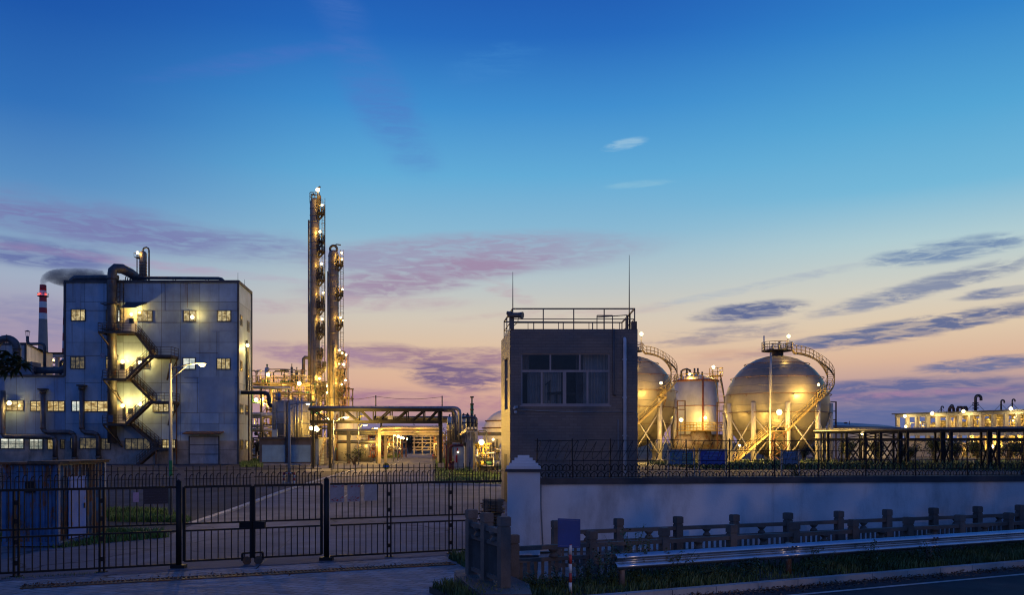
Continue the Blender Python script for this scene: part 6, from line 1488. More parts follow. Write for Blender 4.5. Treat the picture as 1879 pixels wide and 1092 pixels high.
for px,py in ((687,725),(810,726)): mb.cyl((X(px,D),D+1,Z(750,D)),(X(px,D),D+1,Z(py,D)),.07,n=6)
for (a,b_,z0,z1) in ((687,810,727,728),(600,687,729,727)): mb.tube([(X(a+(b_-a)*k/8,D),D+1,Z(z0+(z1-z0)*k/8+4.5*math.sin(PI*k/8),D)) for k in range(9)],.022,4)
mb.build('wire_pole', steel_dark, tb)
Df = 150.; root = thing('roofed_walkway', 'long dark roofed pipe walkway seen under the truss bridge', 'structure', (X(750,Df),Df,0)); mb = MB()
mb.box(X(686,Df),X(822,Df),Df,Df+3,Z(776,Df),Z(764,Df)); mb.box(X(698,Df),X(806,Df),Df-.5,Df+2.9,Z(787,Df),Z(782,Df)); mb.build('deck', M('walkway_dark',(.075,.06,.05),.6,0,.3,1), root)
mb = MB(); mb.cyl(W(690,767,Df-.6),W(826,767,Df-.6),.25,n=8)
for px in (698,805): mb.bar((X(px,Df),Df+1,0),(X(px,Df),Df+1,Z(775,Df)),.3)
mb.build('pipe_run', duct_m, root)
# ------------------------------------------------------------------ golden portal rack and tanks along the road
Dr = 118.; root = thing('portal_rack', 'golden lit pipe rack spanning the plant road with pale posts', 'pipe rack', (X(697,Dr),Dr,0)); mb = MB()
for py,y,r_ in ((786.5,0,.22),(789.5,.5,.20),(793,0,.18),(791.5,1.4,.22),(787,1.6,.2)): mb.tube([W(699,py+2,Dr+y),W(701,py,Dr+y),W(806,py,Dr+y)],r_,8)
mb.build('pipe_run', M('lamplit_gold_pipe',(.55,.45,.28),.4,.5,.2,2), root)  # golden lamplight is put into the pipe colour
mb = MB()
for px,y,w_ in ((696.5,0,.42),(703.5,2.,.40),(802,2.,.35)): mb.bar((X(px,Dr),Dr+y,0),(X(px,Dr),Dr+y,Z(786,Dr)),w_)
mb.bar((X(696,Dr),Dr,Z(797,Dr)),(X(806,Dr),Dr,Z(797,Dr)),.2,.3); mb.box(X(759.5,Dr),X(764.5,Dr),Dr-.4,Dr,Z(795.5,Dr),Z(791,Dr)); mb.build_each('post', M('rack_post',(.30,.26,.19),.7,0,.25,1,dirt=.4), root)
plight((X(730,Dr),Dr-2,5.6), 600, SOD, .3, root); plight((X(790,Dr),Dr-2.2,5.), 600, SOD, .3, root); plight((X(700,Dr),Dr-1.5,3.0), 500, SOD, .3, root)
for k,(Dn,side) in enumerate(((128.,1),(142.,1),(160.,1),(182.,1),(205.,1))):
    px = (722,729,734.5,738.5,745)[k]; py = (797.5,801.2,803.3,804.6,806)[k]; base = Vector((X(px,Dn),Dn,0))
    root = thing('row_lamp', ('first','second','third','fourth','fifth')[k]+' lamp from the front in the row along the far plant road', 'street lamp', base, 'row of lamps along the far road')
    top = Z(py,Dn); MB().tube([base, base+Vector((0,0,top))],.09,6).build('pole', grey_m, root)
    lamp(root, base+Vector((.2,-.3,top)), .36, 420, bulb_w, SOD, off=(.2,-.3,-.6))
Dk = 135.; root = thing('pale_tank', 'broad pale round tank glowing golden behind the lamp posts', 'storage tank', (X(634,Dk),Dk,0)); r_ = 26*Dk/F; c = (X(634,Dk),Dk+2,0)
MB().lathe(c,[(r_,0),(r_,Z(754,Dk)),(r_*.5,Z(750,Dk)),(.1,Z(749,Dk))],48).build('shell', tank_paint, root)
mb = MB(); mb.ring((c[0],c[1],Z(754,Dk)),r_,.12,48,5); mb.cyl((X(618,Dk),Dk-r_+2.3,0),(X(618,Dk),Dk-r_+2.3,Z(760,Dk)),.12,n=8); mb.build('rim', rusty, root); MB().box(X(617.5,Dk),X(620.5,Dk),Dk+1-r_,Dk+1.1-r_,Z(826,Dk),Z(822,Dk)).build('green_sign', green_m, root)
plight((X(640,Dk),Dk-4.5,4.), 1700, SOD, .4, root); plight((X(655,Dk),Dk-4,8.5), 700, SOD, .4, root)
Dk = 130.; root = thing('low_tank', 'low wide golden tank with a ring pipe behind the second lamp post', 'storage tank', (X(668,Dk),Dk,0)); r_ = 16*Dk/F; c = (X(669,Dk),Dk+1.5,0)
MB().lathe(c,[(r_,0),(r_,Z(799,Dk)),(r_*.5,Z(797,Dk)),(.1,Z(796.5,Dk))],40).build('shell', tankmetal, root); mb = MB()
for py in (800,806,814): mb.ring((c[0],c[1],Z(py,Dk)),r_+.1,.1,40,5)
mb.build('ring_pipe', pipe_silver, root); plight((X(676,Dk),Dk-3.2,3.2), 900, SOD, .3, root)
Dk = 118.; root = thing('low_pipe_rack', 'dark two level pipe rack on a thick middle post before the pale tanks', 'pipe rack', (X(640,Dk),Dk,0)); mb = MB()
for py,r_ in ((791,.26),(795.5,.16),(811,.20)): mb.cyl(W(610,py,Dk),W(693,py,Dk),r_,n=8)
mb.build('pipe_run', duct_m, root); mb = MB(); mb.bar((X(640,Dk),Dk,0),(X(640,Dk),Dk,Z(792,Dk)),.5)
for px in (611,691): mb.bar((X(px,Dk),Dk,0),(X(px,Dk),Dk,Z(792,Dk)),.2)
for py in (797,812): mb.bar(W(610,py,Dk+.3),W(693,py,Dk+.3),.25,.3)
mb.build('post', steel_dark, root); pipes(root, Dk+2, (676,700,800,838), 26, [pipe_silver,steel_dark,orange_m], [.09,.13,.18], seed=15); plight(W(690,815,Dk-1), 500, SOD, .3, root)
street_lamp(612, 862, 768, 634.5, 766.5, 'lamp post with a low flat head right of the steel stair', 5500, bulb_off, SOD, D=92.)
street_lamp(658, 848, 779, 670, 780, 'lamp post by the pale tanks, second along the road, brightly lit', 1100, bulb_w, SOD, D=112.)
street_lamp(681, 845, 785, 690, 786, 'lamp post nearest the golden portal rack, third along the road', 1100, bulb_w, SOD, D=124.)
Dk = 128.; root = thing('yellow_hood', 'bright yellow curved hood on a pole above the low tank', 'hood', (X(658,Dk),Dk,0)); mb = MB(); n_ = 10
for i in range(n_): 
    a0_,a1_ = PI*(.1+.75*i/n_), PI*(.1+.75*(i+1)/n_)
    def pt(a,y,rr): return (X(663,Dk)-rr*math.cos(a)*.8, y, Z(768,Dk)+rr*math.sin(a)*.7)
    mb.add([pt(a0_,Dk,.62),pt(a1_,Dk,.62),pt(a1_,Dk+1.2,.5),pt(a0_,Dk+1.2,.5),pt(a0_,Dk,.57),pt(a1_,Dk,.57),pt(a1_,Dk+1.2,.45),pt(a0_,Dk+1.2,.45)],[(0,1,2,3),(7,6,5,4),(0,4,5,1),(2,6,7,3)])
mb.build('hood_shell', M('bright_yellow',(.75,.62,.03),.5,0,.1), root); MB().cyl((X(656,Dk),Dk+.6,0),(X(656,Dk),Dk+.6,Z(768,Dk)),.1,n=8).build('pole', yellow_m, root); plight(W(664,771,Dk-.8), 130, (1,.8,.25), .15, root)
Dg = 160.; root = thing('gazebo', 'small white canopy tent beside the far road', 'canopy', (X(729,Dg),Dg,0)); c = (X(729,Dg),Dg,0); mb = MB(); zz = Z(825,Dg)
mb.add([(c[0]-.7,Dg-.7,zz),(c[0]+.7,Dg-.7,zz),(c[0]+.7,Dg+.7,zz),(c[0]-.7,Dg+.7,zz),(c[0],Dg,zz+.75)],[(0,1,4),(1,2,4),(2,3,4),(3,0,4),(3,2,1,0)]); mb.build('canopy', white_m, root); mb = MB()
for q in ((-.6,-.6),(.6,-.6),(.6,.6),(-.6,.6)): mb.bar((c[0]+q[0],Dg+q[1],0),(c[0]+q[0],Dg+q[1],zz),.06)
mb.build('post', grey_m, root)
for k,(px,py,Dn) in enumerate(((722.5,838,178.),(733,837,186.),(737,836,190.),(795,838,178.))):
    mb = MB(); Dn = 4640/(py-YH); c = (X(px,Dn),Dn,0); mb.lathe(c,[(.34,0),(.34,.06),(.2,.07),(.05,1.0),(.01,1.02)],10); o = mb.build('traffic_cone', M('cone_red',(.5,.05,.03),.6), loc=c) if k == 0 else mb.build('traffic_cone', bpy.data.materials['cone_red'], loc=c)
    tag(o, ('red traffic cone below the first row lamp','red traffic cone just left of the pair of cones by the canopy tent' if False else 'red traffic cone between two others near the canopy tent','red traffic cone farthest along the left road edge','lone red traffic cone at the right edge of the far road')[k], 'traffic cone', 'traffic cones on the far road')
De = 215.; root = thing('far_pipe_rack', 'grey pipe rack closing the far end of the plant road', 'pipe rack', (X(780,De),De,0)); mb = MB()
for px in (760,775,790,803): mb.bar((X(px,De),De,0),(X(px,De),De,Z(800,De)),.3)
for py in (801,807,813,821,826): mb.bar(W(757,py,De),W(806,py,De),.22,.3)
for k in range(4): mb.bar(W(760+k*12,826,De),W(772+k*12,813,De),.15)
mb.build('rack_frame', M('rack_grey',(.30,.25,.18),.6,.2,.3,2), root); plight(W(778,812,De-5), 1800, SOD, .4, root)
for (Dq,pxs,py0,lb,sd) in ((152.,(697,722),800,'dense lit pipe rack along the left side of the far plant road',41),(150.,(797,812),800,'lit pipe rack along the right side of the far plant road',43)):
    root = thing('roadside_rack', lb, 'pipe rack', (X(pxs[0],Dq),Dq,0), 'pipe racks beside the far road'); mb = MB()
    for px in pxs:
        for dy in (0,6,12,18): mb.bar((X(px,Dq),Dq+dy,0),(X(px,Dq),Dq+dy,Z(py0-4,Dq)),.25)
    for z in (1.6,2.9,4.1):
        for px in pxs: mb.bar((X(px,Dq),Dq,z),(X(px,Dq),Dq+18,z),.18,.25)
        mb.bar((X(pxs[0],Dq),Dq,z),(X(pxs[1],Dq),Dq,z),.18,.25)
    mb.build('rack_frame', rusty, root); pipes(root, Dq+.5, (*pxs,py0-6,838), 40, [pipe_silver,conc_pale,fr_m], [.08,.12,.18], seed=sd)
    plight(W((pxs[0]+pxs[1])/2,815,Dq-1.5), 700, SOD, .3, root); plight(W((pxs[0]+pxs[1])/2,808,Dq+6), 700, SOD, .3, root)
Dq = 163.; root = thing('tower_base_frame', 'crowded lit steel platforms and pipes round the feet of the two tall columns', 'structure', (X(600,Dq),Dq,0)); mb = MB()
for px in (560,582,604,626,640):
    for dy in (0,4): mb.bar((X(px,Dq),Dq+dy,0),(X(px,Dq),Dq+dy,Z(712,Dq)),.2)
for py in (712,730,760,780):
    for dy in (0,4): mb.bar((X(558,Dq),Dq+dy,Z(py,Dq)),(X(642,Dq),Dq+dy,Z(py,Dq)),.18,.25)
mb.build('steel_frame', fr_m, root); mb = MB()
for py in (712,730):
    z = Z(py,Dq)+.12
    for h_ in (.55,1.1): mb.bar((X(558,Dq),Dq-.05,z+h_),(X(642,Dq),Dq-.05,z+h_),.06)
    for k in range(22): mb.bar((X(558+k*4,Dq),Dq-.05,z),(X(558+k*4,Dq),Dq-.05,z+1.1),.05)
mb.build('handrail', stair_gold, root); pipes(root, Dq-.4, (560,640,690,800), 60, [pipe_silver,steel_dark,fr_m,rusty], [.08,.12,.16,.22], seed=52)
for q_ in ((575,735,800),(612,728,900),(630,738,700),(590,770,900),(620,775,600)): plight(W(q_[0],q_[1],Dq-1.4), q_[2], SOD, .3, root)
# ------------------------------------------------------------------ treatment cluster right of the road
D = 100.; cl = thing('vessel_rack', 'dark steel table carrying a block of upright silver vessels right of the road', 'structure', (X(845,D),D,0)); mb = MB(); zd = Z(809,D)
mb.box(X(818,D),X(862,D),D-.5,D+6,zd-.25,zd)
for px in (822,846,858):
    for dy in (0,5.5): mb.bar((X(px,D),D+dy,0),(X(px,D),D+dy,zd-.25),.25)
mb.build('deck', steel_dark, cl); mb = MB()
for h_ in (.5,1.1): mb.bar((X(818,D),D-.5,zd+h_),(X(862,D),D-.5,zd+h_),.06)
for k in range(12): mb.bar((X(818+k*4,D),D-.5,zd),(X(818+k*4,D),D-.5,zd+1.1),.05)
mb.build('handrail', stair_gold, cl)
for k,(px,dy,pt,r_) in enumerate(((824,.8,764,.30),(829.5,1.8,762,.32),(850,.7,762,.36),(857,1.2,761,.38),(863.5,2.2,761,.38),(869,3.4,763,.34),(838.5,2.6,761,.30))):
    root = thing('upright_vessel', ('slim silver vessel at the left end of the vessel block','slim silver vessel second from the left of the vessel block','shiny vessel just right of the bent pipes','dark vessel in the middle of the right group','dark vessel second from the right end of the block','last vessel at the right end of the block','narrow vessel behind the two bent pipes')[k], 'vessel', (X(px,D),D+dy,zd), 'upright vessels on the steel table')
    MB().lathe((X(px,D),D+dy,0),[(r_,zd if px<862 else 0),(r_,Z(pt,D)-.3),(r_*.7,Z(pt,D)-.1),(.04,Z(pt,D))],18).build('shell', pipe_silver if k in (0,1,2,6) else steel_dark, root)
    mb = MB(); mb.cyl((X(px,D),D+dy,Z(pt,D)-.05),(X(px,D),D+dy,Z(pt,D)+.22),.1,n=8)
    mb.build('nozzle', steel_dark, root)
    for f_ in (.35,.7): MB().ring((X(px,D),D+dy,zd+(Z(pt,D)-zd)*f_),r_+.02,.05,18,4).build('band', steel_dark, root)
mb = MB(); mb.tube([(X(846,D),D+3,Z(763,D)),(X(846,D),D+3,Z(760,D)),(X(858,D),D+3,Z(760,D)),(X(858,D),D+3,Z(764,D))],.09,6); mb.tube([(X(848,D),D+.2,Z(767,D)),(X(853,D),D+.2,Z(766,D)),(X(868,D),D+.2,Z(766,D)),(X(872,D),D+.2,Z(768,D)),(X(873,D),D+.2,Z(772,D)),(X(873,D),D+.2,Z(786,D))],.12,8); mb.build('header_pipe', duct_m, cl)
# lower group: inclined pipe tray on columns, cabinet, maroon pipe, skid with pumps
D = 88.; root = thing('pipe_tray', 'sloping pipe tray on a row of grey columns beside the lawn', 'pipe rack', (X(860,D),D,0)); P0_, P1_ = Vector((X(846,112),112,Z(803,112))), Vector((X(873,84),84,Z(788,84))); mb = MB()
for o_ in (0,.35,.7): mb.cyl(P0_+Vector((o_-.7,0,.1)), P1_+Vector((o_-.7,0,.1)), .12, n=8)
for o_ in (-.9,.2): mb.bar(P0_+Vector((o_,0,-.15)), P1_+Vector((o_,0,-.15)), .12,.2)
mb.build('pipe_run', pipe_silver, root); mb = MB(); gcol = M('grey_column',(.26,.26,.27),.6,.1,.2,2,dirt=.4)
for k in range(7): c = P0_.lerp(P1_,k/6); mb.bar((c.x,c.y,0),(c.x,c.y,c.z-.2),.26); mb.bar((c.x-.95,c.y,c.z-.22),(c.x+.3,c.y,c.z-.22),.14); mb.bar((c.x-.5,c.y,c.z-.2),(c.x-.5,c.y,c.z-1.1),.1); mb.build('column', gcol, root); mb = MB()
D = 92.; root = thing('equipment_cabinet', 'pale metal equipment cabinet with red fittings behind the maroon pipe', 'cabinet', (X(841,D),D,0)); MB().box(X(833,D),X(851,D),D,D+2.4,0,Z(819,D)).build('cabinet_shell', M('pale_cabinet',(.42,.42,.38),.5,.1,.12,1.5,dirt=.25), root); mb = MB()
mb.box(X(836.5,D),X(839.5,D),D-.12,D-.003,.75,1.55); mb.box(X(838.5,D),X(840.5,D),D-.1,D-.003,1.9,2.3); mb.box(X(836,D),X(839,D),D-.08,D-.003,2.45,2.6); mb.build('red_box', M('fire_red',(.45,.02,.02),.5), root); MB().sph((X(840.5,D),D-.15,Z(830,D)),.09,8,6).build('small_lamp', bulb_off, root)
D = 90.; root = thing('maroon_pipe', 'maroon pipe rising from the lawn and bending right at head height', 'pipe', (X(827,D),D,0)); mb = MB(); mb.tube([(X(826.5,D),D,0),(X(826.5,D),D,Z(823,D)),(X(828,D),D,Z(819.5,D)),(X(832,D),D,Z(818,D)),(X(850,D),D,Z(818,D))],.15,10); mb.build('pipe_run', maroon_m, root); mb = MB()
mb.cyl((X(826.5,D),D,0),(X(826.5,D),D,.7),.26,n=10); mb.cyl((X(819,D),D,0),(X(819,D),D,2.6),.1,n=8); mb.cyl((X(831,D),D-.2,0),(X(831,D),D-.2,.8),.15,n=8); mb.cyl((X(831,D),D-.2,.8),(X(831,D),D-.2,.95),.22,n=8); mb.build('hydrant', maroon_m, root)
D = 80.; root = thing('pump_skid', 'cluttered pump skid of silver pipes under the bright lamp beside the guard house', 'machinery', (X(890,D),D,0)); pipes(root, D, (876,918,815,866), 46, [pipe_silver,steel_dark,yellow_m], [.05,.08,.11], seed=31); mb = MB()
mb.box(X(872,D),X(920,D),D-.4,D+3,0,.25); mb.box(X(878,D),X(900,D),D,D+1.6,.25,.8); mb.bar((X(893,D),D,.2),(X(893,D),D,Z(795,D)),.12); mb.bar((X(900,D),D,.2),(X(900,D),D,Z(815,D)),.16); mb.bar((X(905,D),D+1,.2),(X(905,D),D+1,Z(812,D)),.22); mb.bar((X(912,D),D+1,.2),(X(912,D),D+1,Z(806,D)),.22); mb.bar((X(870,D),D,.2),(X(870,D),D,Z(797,D)),.2); mb.bar((X(875,D),D+4,Z(796,D)),(X(922,D),D+4,Z(796,D)),.3,.35)
mb.tube([(X(878,D),D,Z(800,D)),(X(878,D),D,Z(792,D)),(X(880,D),D,Z(791,D)),(X(890,D),D,Z(791,D)),(X(893,D),D,Z(793,D)),(X(893,D),D,Z(800,D))],.06,6); mb.build('skid_frame', steel_dark, root)
for k,(px,r_) in enumerate(((884,.30),(897,.24),(909,.28))): MB().tube([(X(px,D)-.5,D-.1,.95),(X(px,D)-.2,D-.1,.95),(X(px,D)+.3,D-.1,.95),(X(px,D)+.5,D-.1,.95)],[r_*.5,r_,r_,r_*.4],14).build('pump', (yellow_m,green_m,grey_m)[k], root)
lamp(root, W(883.5,812,D-1.2), .36, 800, bulb_w, WARM, off=(.2,-.5,-.2)); plight(W(914,802,70), 1300, WARM, .3, root); plight(W(893,832,D+1.5), 350, WARM, .2, root)  # bare light nearest the guard house is added to gild its side wall
root = thing('flare_pole', 'slender green stepped pole rising behind the upright vessels', 'pole', (X(866,120),120,0)); D = 120.; MB().tube([(X(866,D),D,0),(X(866,D),D,Z(742,D)),(X(866,D),D,Z(741.9,D)),(X(866,D),D,Z(729,D))],[.28,.22,.11,.10],10).build('pole_shaft', green_m, root); mb = MB()
for py in (729,742,752): mb.cyl((X(866,D),D,Z(py,D)-.1),(X(866,D),D,Z(py,D)+.1),.28,n=10)
mb.build('collar', steel_dark, root)
# ------------------------------------------------------------------ open concrete plant hall, right
A, B = Vector((X(1647,196),196,0)), Vector((X(1915,168),168,0)); d = (B-A).normalized(); n_ = Vector((-d.y,d.x,0)); Lh = (B-A).length
hall = thing('open_plant_hall', 'long open concrete plant hall lit yellow inside, with many posts', 'building', A); zr = 9.15; z1_ = 4.95
hall_m = M('hall_concrete', (.42,.38,.31), .8, 0, .15, .5, dirt=.3)
def pos(s, t, z): q = A+d*s+n_*t; return (q.x,q.y,z)
mb = MB(); nb = 13
for k in range(nb+1):
    s = Lh*k/nb
    mb.bar(pos(s,0,0),pos(s,0,zr-.05),.75)
    if k%2 == 0: mb.bar(pos(s,11,0),pos(s,11,zr-.05),.6)
mb.build_each('column', hall_m, hall)
mb = MB()
for t in (0,11): mb.bar(pos(-.4,t,zr-.35),pos(Lh,t,zr-.35),.9,.6)
mb.build('roof_beam', hall_m, hall)
mb = MB(); q = [pos(-.8,-1.0,0),pos(Lh,-1.0,0),pos(Lh,12,0),pos(-.8,12,0)]; mb.prism([p[:2] for p in q],zr-.02,zr+.22); mb.build('roof', M('roof_felt',(.10,.10,.11),.8,0,.2,1), hall)
mb = MB(); q = [pos(-.4,.4,0),pos(Lh,.4,0),pos(Lh,11.5,0),pos(-.4,11.5,0)]; mb.prism([p[:2] for p in q],z1_-.35,z1_); mb.build('floor_slab', hall_m, hall)
mb = MB(); mb.bar(pos(-.4,-.02,z1_-.1),pos(Lh,-.02,z1_-.1),.7,1.1); mb.bar(pos(Lh*.0,11.3,1.4),pos(Lh*.36,11.3,1.4),.3,2.8); mb.build('spandrel', hall_m, hall)
mb = MB()
for s0,s1 in ((0.02,.28),(.45,.55),(.62,.9)): mb.bar(pos(Lh*s0,11.4,6.4 if s0<.4 else 7),pos(Lh*s1,11.4,6.4 if s0<.4 else 7),.2,2.2 if s0<.4 else 3.2)
mb.bar(pos(Lh*.36,9.5,2.2),pos(Lh,9.5,2.2),.2,4.2); mb.build_each('rear_wall', M('hall_rear_wall',(.45,.42,.33),.8,0,.2,.6,dirt=.3), hall)
mb = MB()
for h_ in (.5,1.1): mb.bar(pos(0,.15,z1_+h_),pos(Lh,.15,z1_+h_),.07)
mb.build('handrail', yellow_m, hall)
q = random.Random(17); bb = [MB(),MB(),MB()]
for i in range(210):
    s = q.uniform(.5,Lh-.5); t = q.uniform(1.5,9); up = q.random() < .5; z0 = z1_ if up else 0; k = q.randrange(3); h_ = q.uniform(.6,3.2)
    if not up and s < Lh*.32: continue
    c = pos(s,t,z0); typ = q.random()
    if typ < .3: r_ = q.uniform(.3,.8); bb[k].lathe((c[0],c[1],0),[(r_,z0),(r_,z0+h_),(.1,z0+h_+.3)],12)
    elif typ < .55: e = pos(s+q.uniform(1,2.5),t,0); bb[k].tube([(c[0],c[1],z0+h_),(e[0],e[1],z0+h_)],q.uniform(.2,.5),10)
    else:
        e = pos(s+q.uniform(1,5),t,0); bb[k].tube([c,(c[0],c[1],z0+h_),(e[0],e[1],z0+h_),(e[0],e[1],z0)],q.uniform(.07,.16),6)
for b_,m_ in zip(bb,(pipe_silver,tankmetal,conc_pale)): b_.build('machinery', m_, hall)
for i in range(26):
    s = Lh*(i%13+.5)/13; up = i < 13
    if not up and i%13 < 4: continue
    plight(pos(s,(1.2 if up else .3)+4*(i%2),(7.6 if up else 3.6)), 420 if up else 1300, (1,.56,.09), .3, hall)
mbk = MB()
for i in range(34): c = pos(q.uniform(2,Lh-1),q.uniform(1.5,6),q.choice((6.5,7.3,8,2.2,3,3.6))) ; mbk.sph(c,q.uniform(.10,.22),8,5)
mbk.build('work_lamp', bulb_y, hall)
for px,py,r_ in ((1669,764,.48),(1719,759,.5),(1776.5,755,.5),(1863.5,750.5,.5)):
    k = (px-CX)/F; s = (k*A.y-A.x)/(d.x-k*d.y); c = A+d*s-n_*1.6; lamp(hall, (c.x,c.y,Z(py,c.y)), r_, 450, bulb_w, (1,.76,.3), off=(0,-.6,-.9))
for px,pt,pb_,r_,lb in ((1790,726,757,.30,'tallest guyed gooseneck vent with rings on the hall roof'),(1837,734.5,756,.17,'slim gooseneck vent with guy wires, right of the tallest'),(1857.5,733,755,.14,'thin gooseneck vent nearest the right edge on the hall roof'),(1744,743.5,760,.16,'short gooseneck vent left of the tallest on the hall roof'),(1727,746,760,.13,'smallest gooseneck vent far left on the hall roof')):
    k = (px-CX)/F; s = (k*A.y-A.x)/(d.x-k*d.y); c = A+d*s+n_*5; Dg = c.y; root = thing('gooseneck_vent', lb, 'vent', (X(px,Dg),Dg,zr+.2), 'gooseneck vents on the hall roof'); x_ = X(px,Dg); zt = Z(pt,Dg); w_ = r_*3.2
    MB().tube([(x_,Dg,zr+.2),(x_,Dg,zt-w_*.6)]+[(x_+w_*.6-w_*.6*math.cos(t*PI/8),Dg,zt-w_*.6+w_*.6*math.sin(t*PI/8)) for t in range(1,9)]+[(x_+w_*1.2,Dg,zt-w_*1.1)],r_,8).build('neck', steel_dark, root)
    mb = MB()
    for sx in (-1,1): mb.bar((x_,Dg,zr+.2+(zt-zr)*.6),(x_+sx*(zt-zr)*.55,Dg,zr+.25),.06)
    if r_ > .25:
        for f_ in (.25,.42,.55): mb.ring((x_,Dg,zr+(zt-zr)*f_),r_*1.7,.12,16,5)
    mb.build('guy_wire', steel_dark, root)
root = thing('roof_ducts', 'rusty bent ducts lying on the hall roof left of the tallest gooseneck', 'ducts', (X(1755,186),186,zr+.2)); mb = MB(); Dg = 186.
for a_,b__ in ((1742,1750),(1757,1766),(1768,1774)): mb.tube([(X(a_,Dg),Dg,zr+.2),(X(a_,Dg),Dg,zr+.9),(X(a_+1.5,Dg),Dg,zr+1.25),(X(b__-1.5,Dg),Dg,zr+1.25),(X(b__,Dg),Dg,zr+.9),(X(b__,Dg),Dg,zr+.2)],.3,8)
mb.build('duct_run', rusty, root)
# ------------------------------------------------------------------ black pipe trestle before the hall
def T(px):   # trestle line, nearer to the right
    D0, D1 = 108., 90.; P0, P1 = Vector((X(1498,D0),D0,0)), Vector((X(1900,D1),D1,0)); k = (px-CX)/F; dd_ = (P1-P0).normalized(); s = (k*P0.y-P0.x)/(dd_.x-k*dd_.y); return P0+dd_*s
tr_ = thing('pipe_trestle', 'long black steel pipe trestle with crossed braces in front of the lit hall', 'pipe rack', T(1650)); ZT, ZL = 4.32, 3.22
mb = MB(); a_, b_ = T(1498), T(1910)
for dy in (0,1.5):
    o_ = Vector((0,dy,0)); mb.bar(uz(a_+o_,ZL),uz(b_+o_,ZL),.22,.30); mb.bar(uz(a_+o_,ZT-.25),uz(b_+o_,ZT-.25),.2,.22)
    for i,px in enumerate((1519,1553,1587,1616,1650,1665,1728,1745,1814,1832,1896)): c = T(px)+o_; mb.bar(uz(c,0),uz(c,ZT-.2),.30 if dy == 0 else .2)
    for p,q in ((1553,1587),(1587,1616),(1616,1650)): mb.bar(uz(T(p)+o_,0.1),uz(T(q)+o_,ZL),.13); mb.bar(uz(T(q)+o_,.1),uz(T(p)+o_,ZL),.13)
    for p,q in ((1650,1665),(1728,1745),(1814,1832)): mb.bar(uz(T(p)+o_,.1),uz(T(q)+o_,ZL),.12); mb.bar(uz(T(q)+o_,.1),uz(T(p)+o_,ZL),.12)
for p,q in ((1553,1616),(1590,1650)): mb.bar(uz(T(p),ZT-.3),uz(T(q),ZL+.2),.1); mb.bar(uz(T(q),ZT-.3),uz(T(p),ZL+.2),.1)
mb.build('steel_frame', black, tr_)
mb = MB(); mb.cyl(uz(a_+Vector((0,.2,0)),ZT+.05),uz(b_+Vector((0,.2,0)),ZT+.05),.19,n=10); mb.cyl(uz(a_+Vector((0,.9,0)),ZT),uz(b_+Vector((0,.9,0)),ZT),.14,n=8); mb.build('pipe_run', M('trestle_pipe',(.10,.10,.11),.4,.4,.3,2), tr_)
def pole_lamp(px, py, D, r_, pw, label, mat=bulb_w):
    base = Vector((X(px,D),D,0)); root = thing('pole_lamp', label, 'lamp', base, 'pole lamps before the hall'); MB().tube([base+Vector((0,.3,0)),base+Vector((0,.3,Z(py,D)+.2))],.07,6).build('pole', black, root); lamp(root, W(px,py,D), r_, pw, mat, (1,.74,.26), off=(.1,-.5,-.3))
pole_lamp(1583,795,104,.36,1300,'bright pole lamp at the left end of the black trestle',bulb_w); pole_lamp(1662,783,120,.26,250,'small pole lamp just above the trestle pipe below the hall corner'); pole_lamp(1820,820,112,.36,600,'low pole lamp behind the trestle in front of the hall')
# pale low shed with blue roof
D = 160.; root = thing('long_shed', 'low grey shed with a blue roof edge behind the left end of the trestle', 'building', (X(1580,D),D,0)); x0,x1 = X(1524,D),X(1652,D); zt = Z(784,D)
MB().box(x0,x1,D,D+14,0,zt).build('shed_wall', M('shed_wall',(.42,.42,.42),.6,0,.1,.4,streak=.5,dirt=.2,seam=(3.2,9,.04)), root); mb = MB()
mb.add([(x0-.3,D-.4,zt),(x1,D-.4,zt-.3),(x1,D+14,zt-.2),(x0-.3,D+14,zt+.9),(x0-.3,D-.4,zt+.35),(x1,D-.4,zt-.05),(x1,D+7,zt+.5),(x0-.3,D+7,zt+1.35)],[(0,1,5,4),(4,5,6,7),(2,3,7,6),(0,4,7,3),(1,2,6,5),(3,2,1,0)]); mb.build('roof', M('shed_roof_blue',(.05,.12,.26),.5,0,.15,.8), root)
mb = MB()
for px in (1547,1574): mb.cyl((X(px,D),D+4,zt+.5),(X(px,D),D+4,Z(772,D)),.06,n=6)
mb.box(X(1570,D),X(1574,D),D+5,D+5.6,zt+.4,Z(774,D)); mb.build('roof_pole', rusty, root); MB().bar(W(1609,822,D-1.2),W(1616,827,D-1.2),.5,.25).build('tube_lamp', bulb_off, root); plight(W(1612,826,D-2.5), 700, WARM, .3, root)
D = 175.; root = thing('grey_store', 'plain pale block in front of the hall ground floor, behind the bushes', 'building', (X(1690,D),D,0)); MB().box(X(1655,D),X(1727,D),D,D+3,0,Z(810,D)).build('store_wall', M('store_wall',(.36,.33,.28),.7,0,.15,.6,streak=.5,dirt=.3), root)
MB().box(X(1654,D),X(1728,D),D-.15,D+3.1,Z(810,D)+.002,Z(809,D)+.05).build('roof_edge', trim_m, root); plight(W(1700,815,D-4), 400, WARM, .4, root)
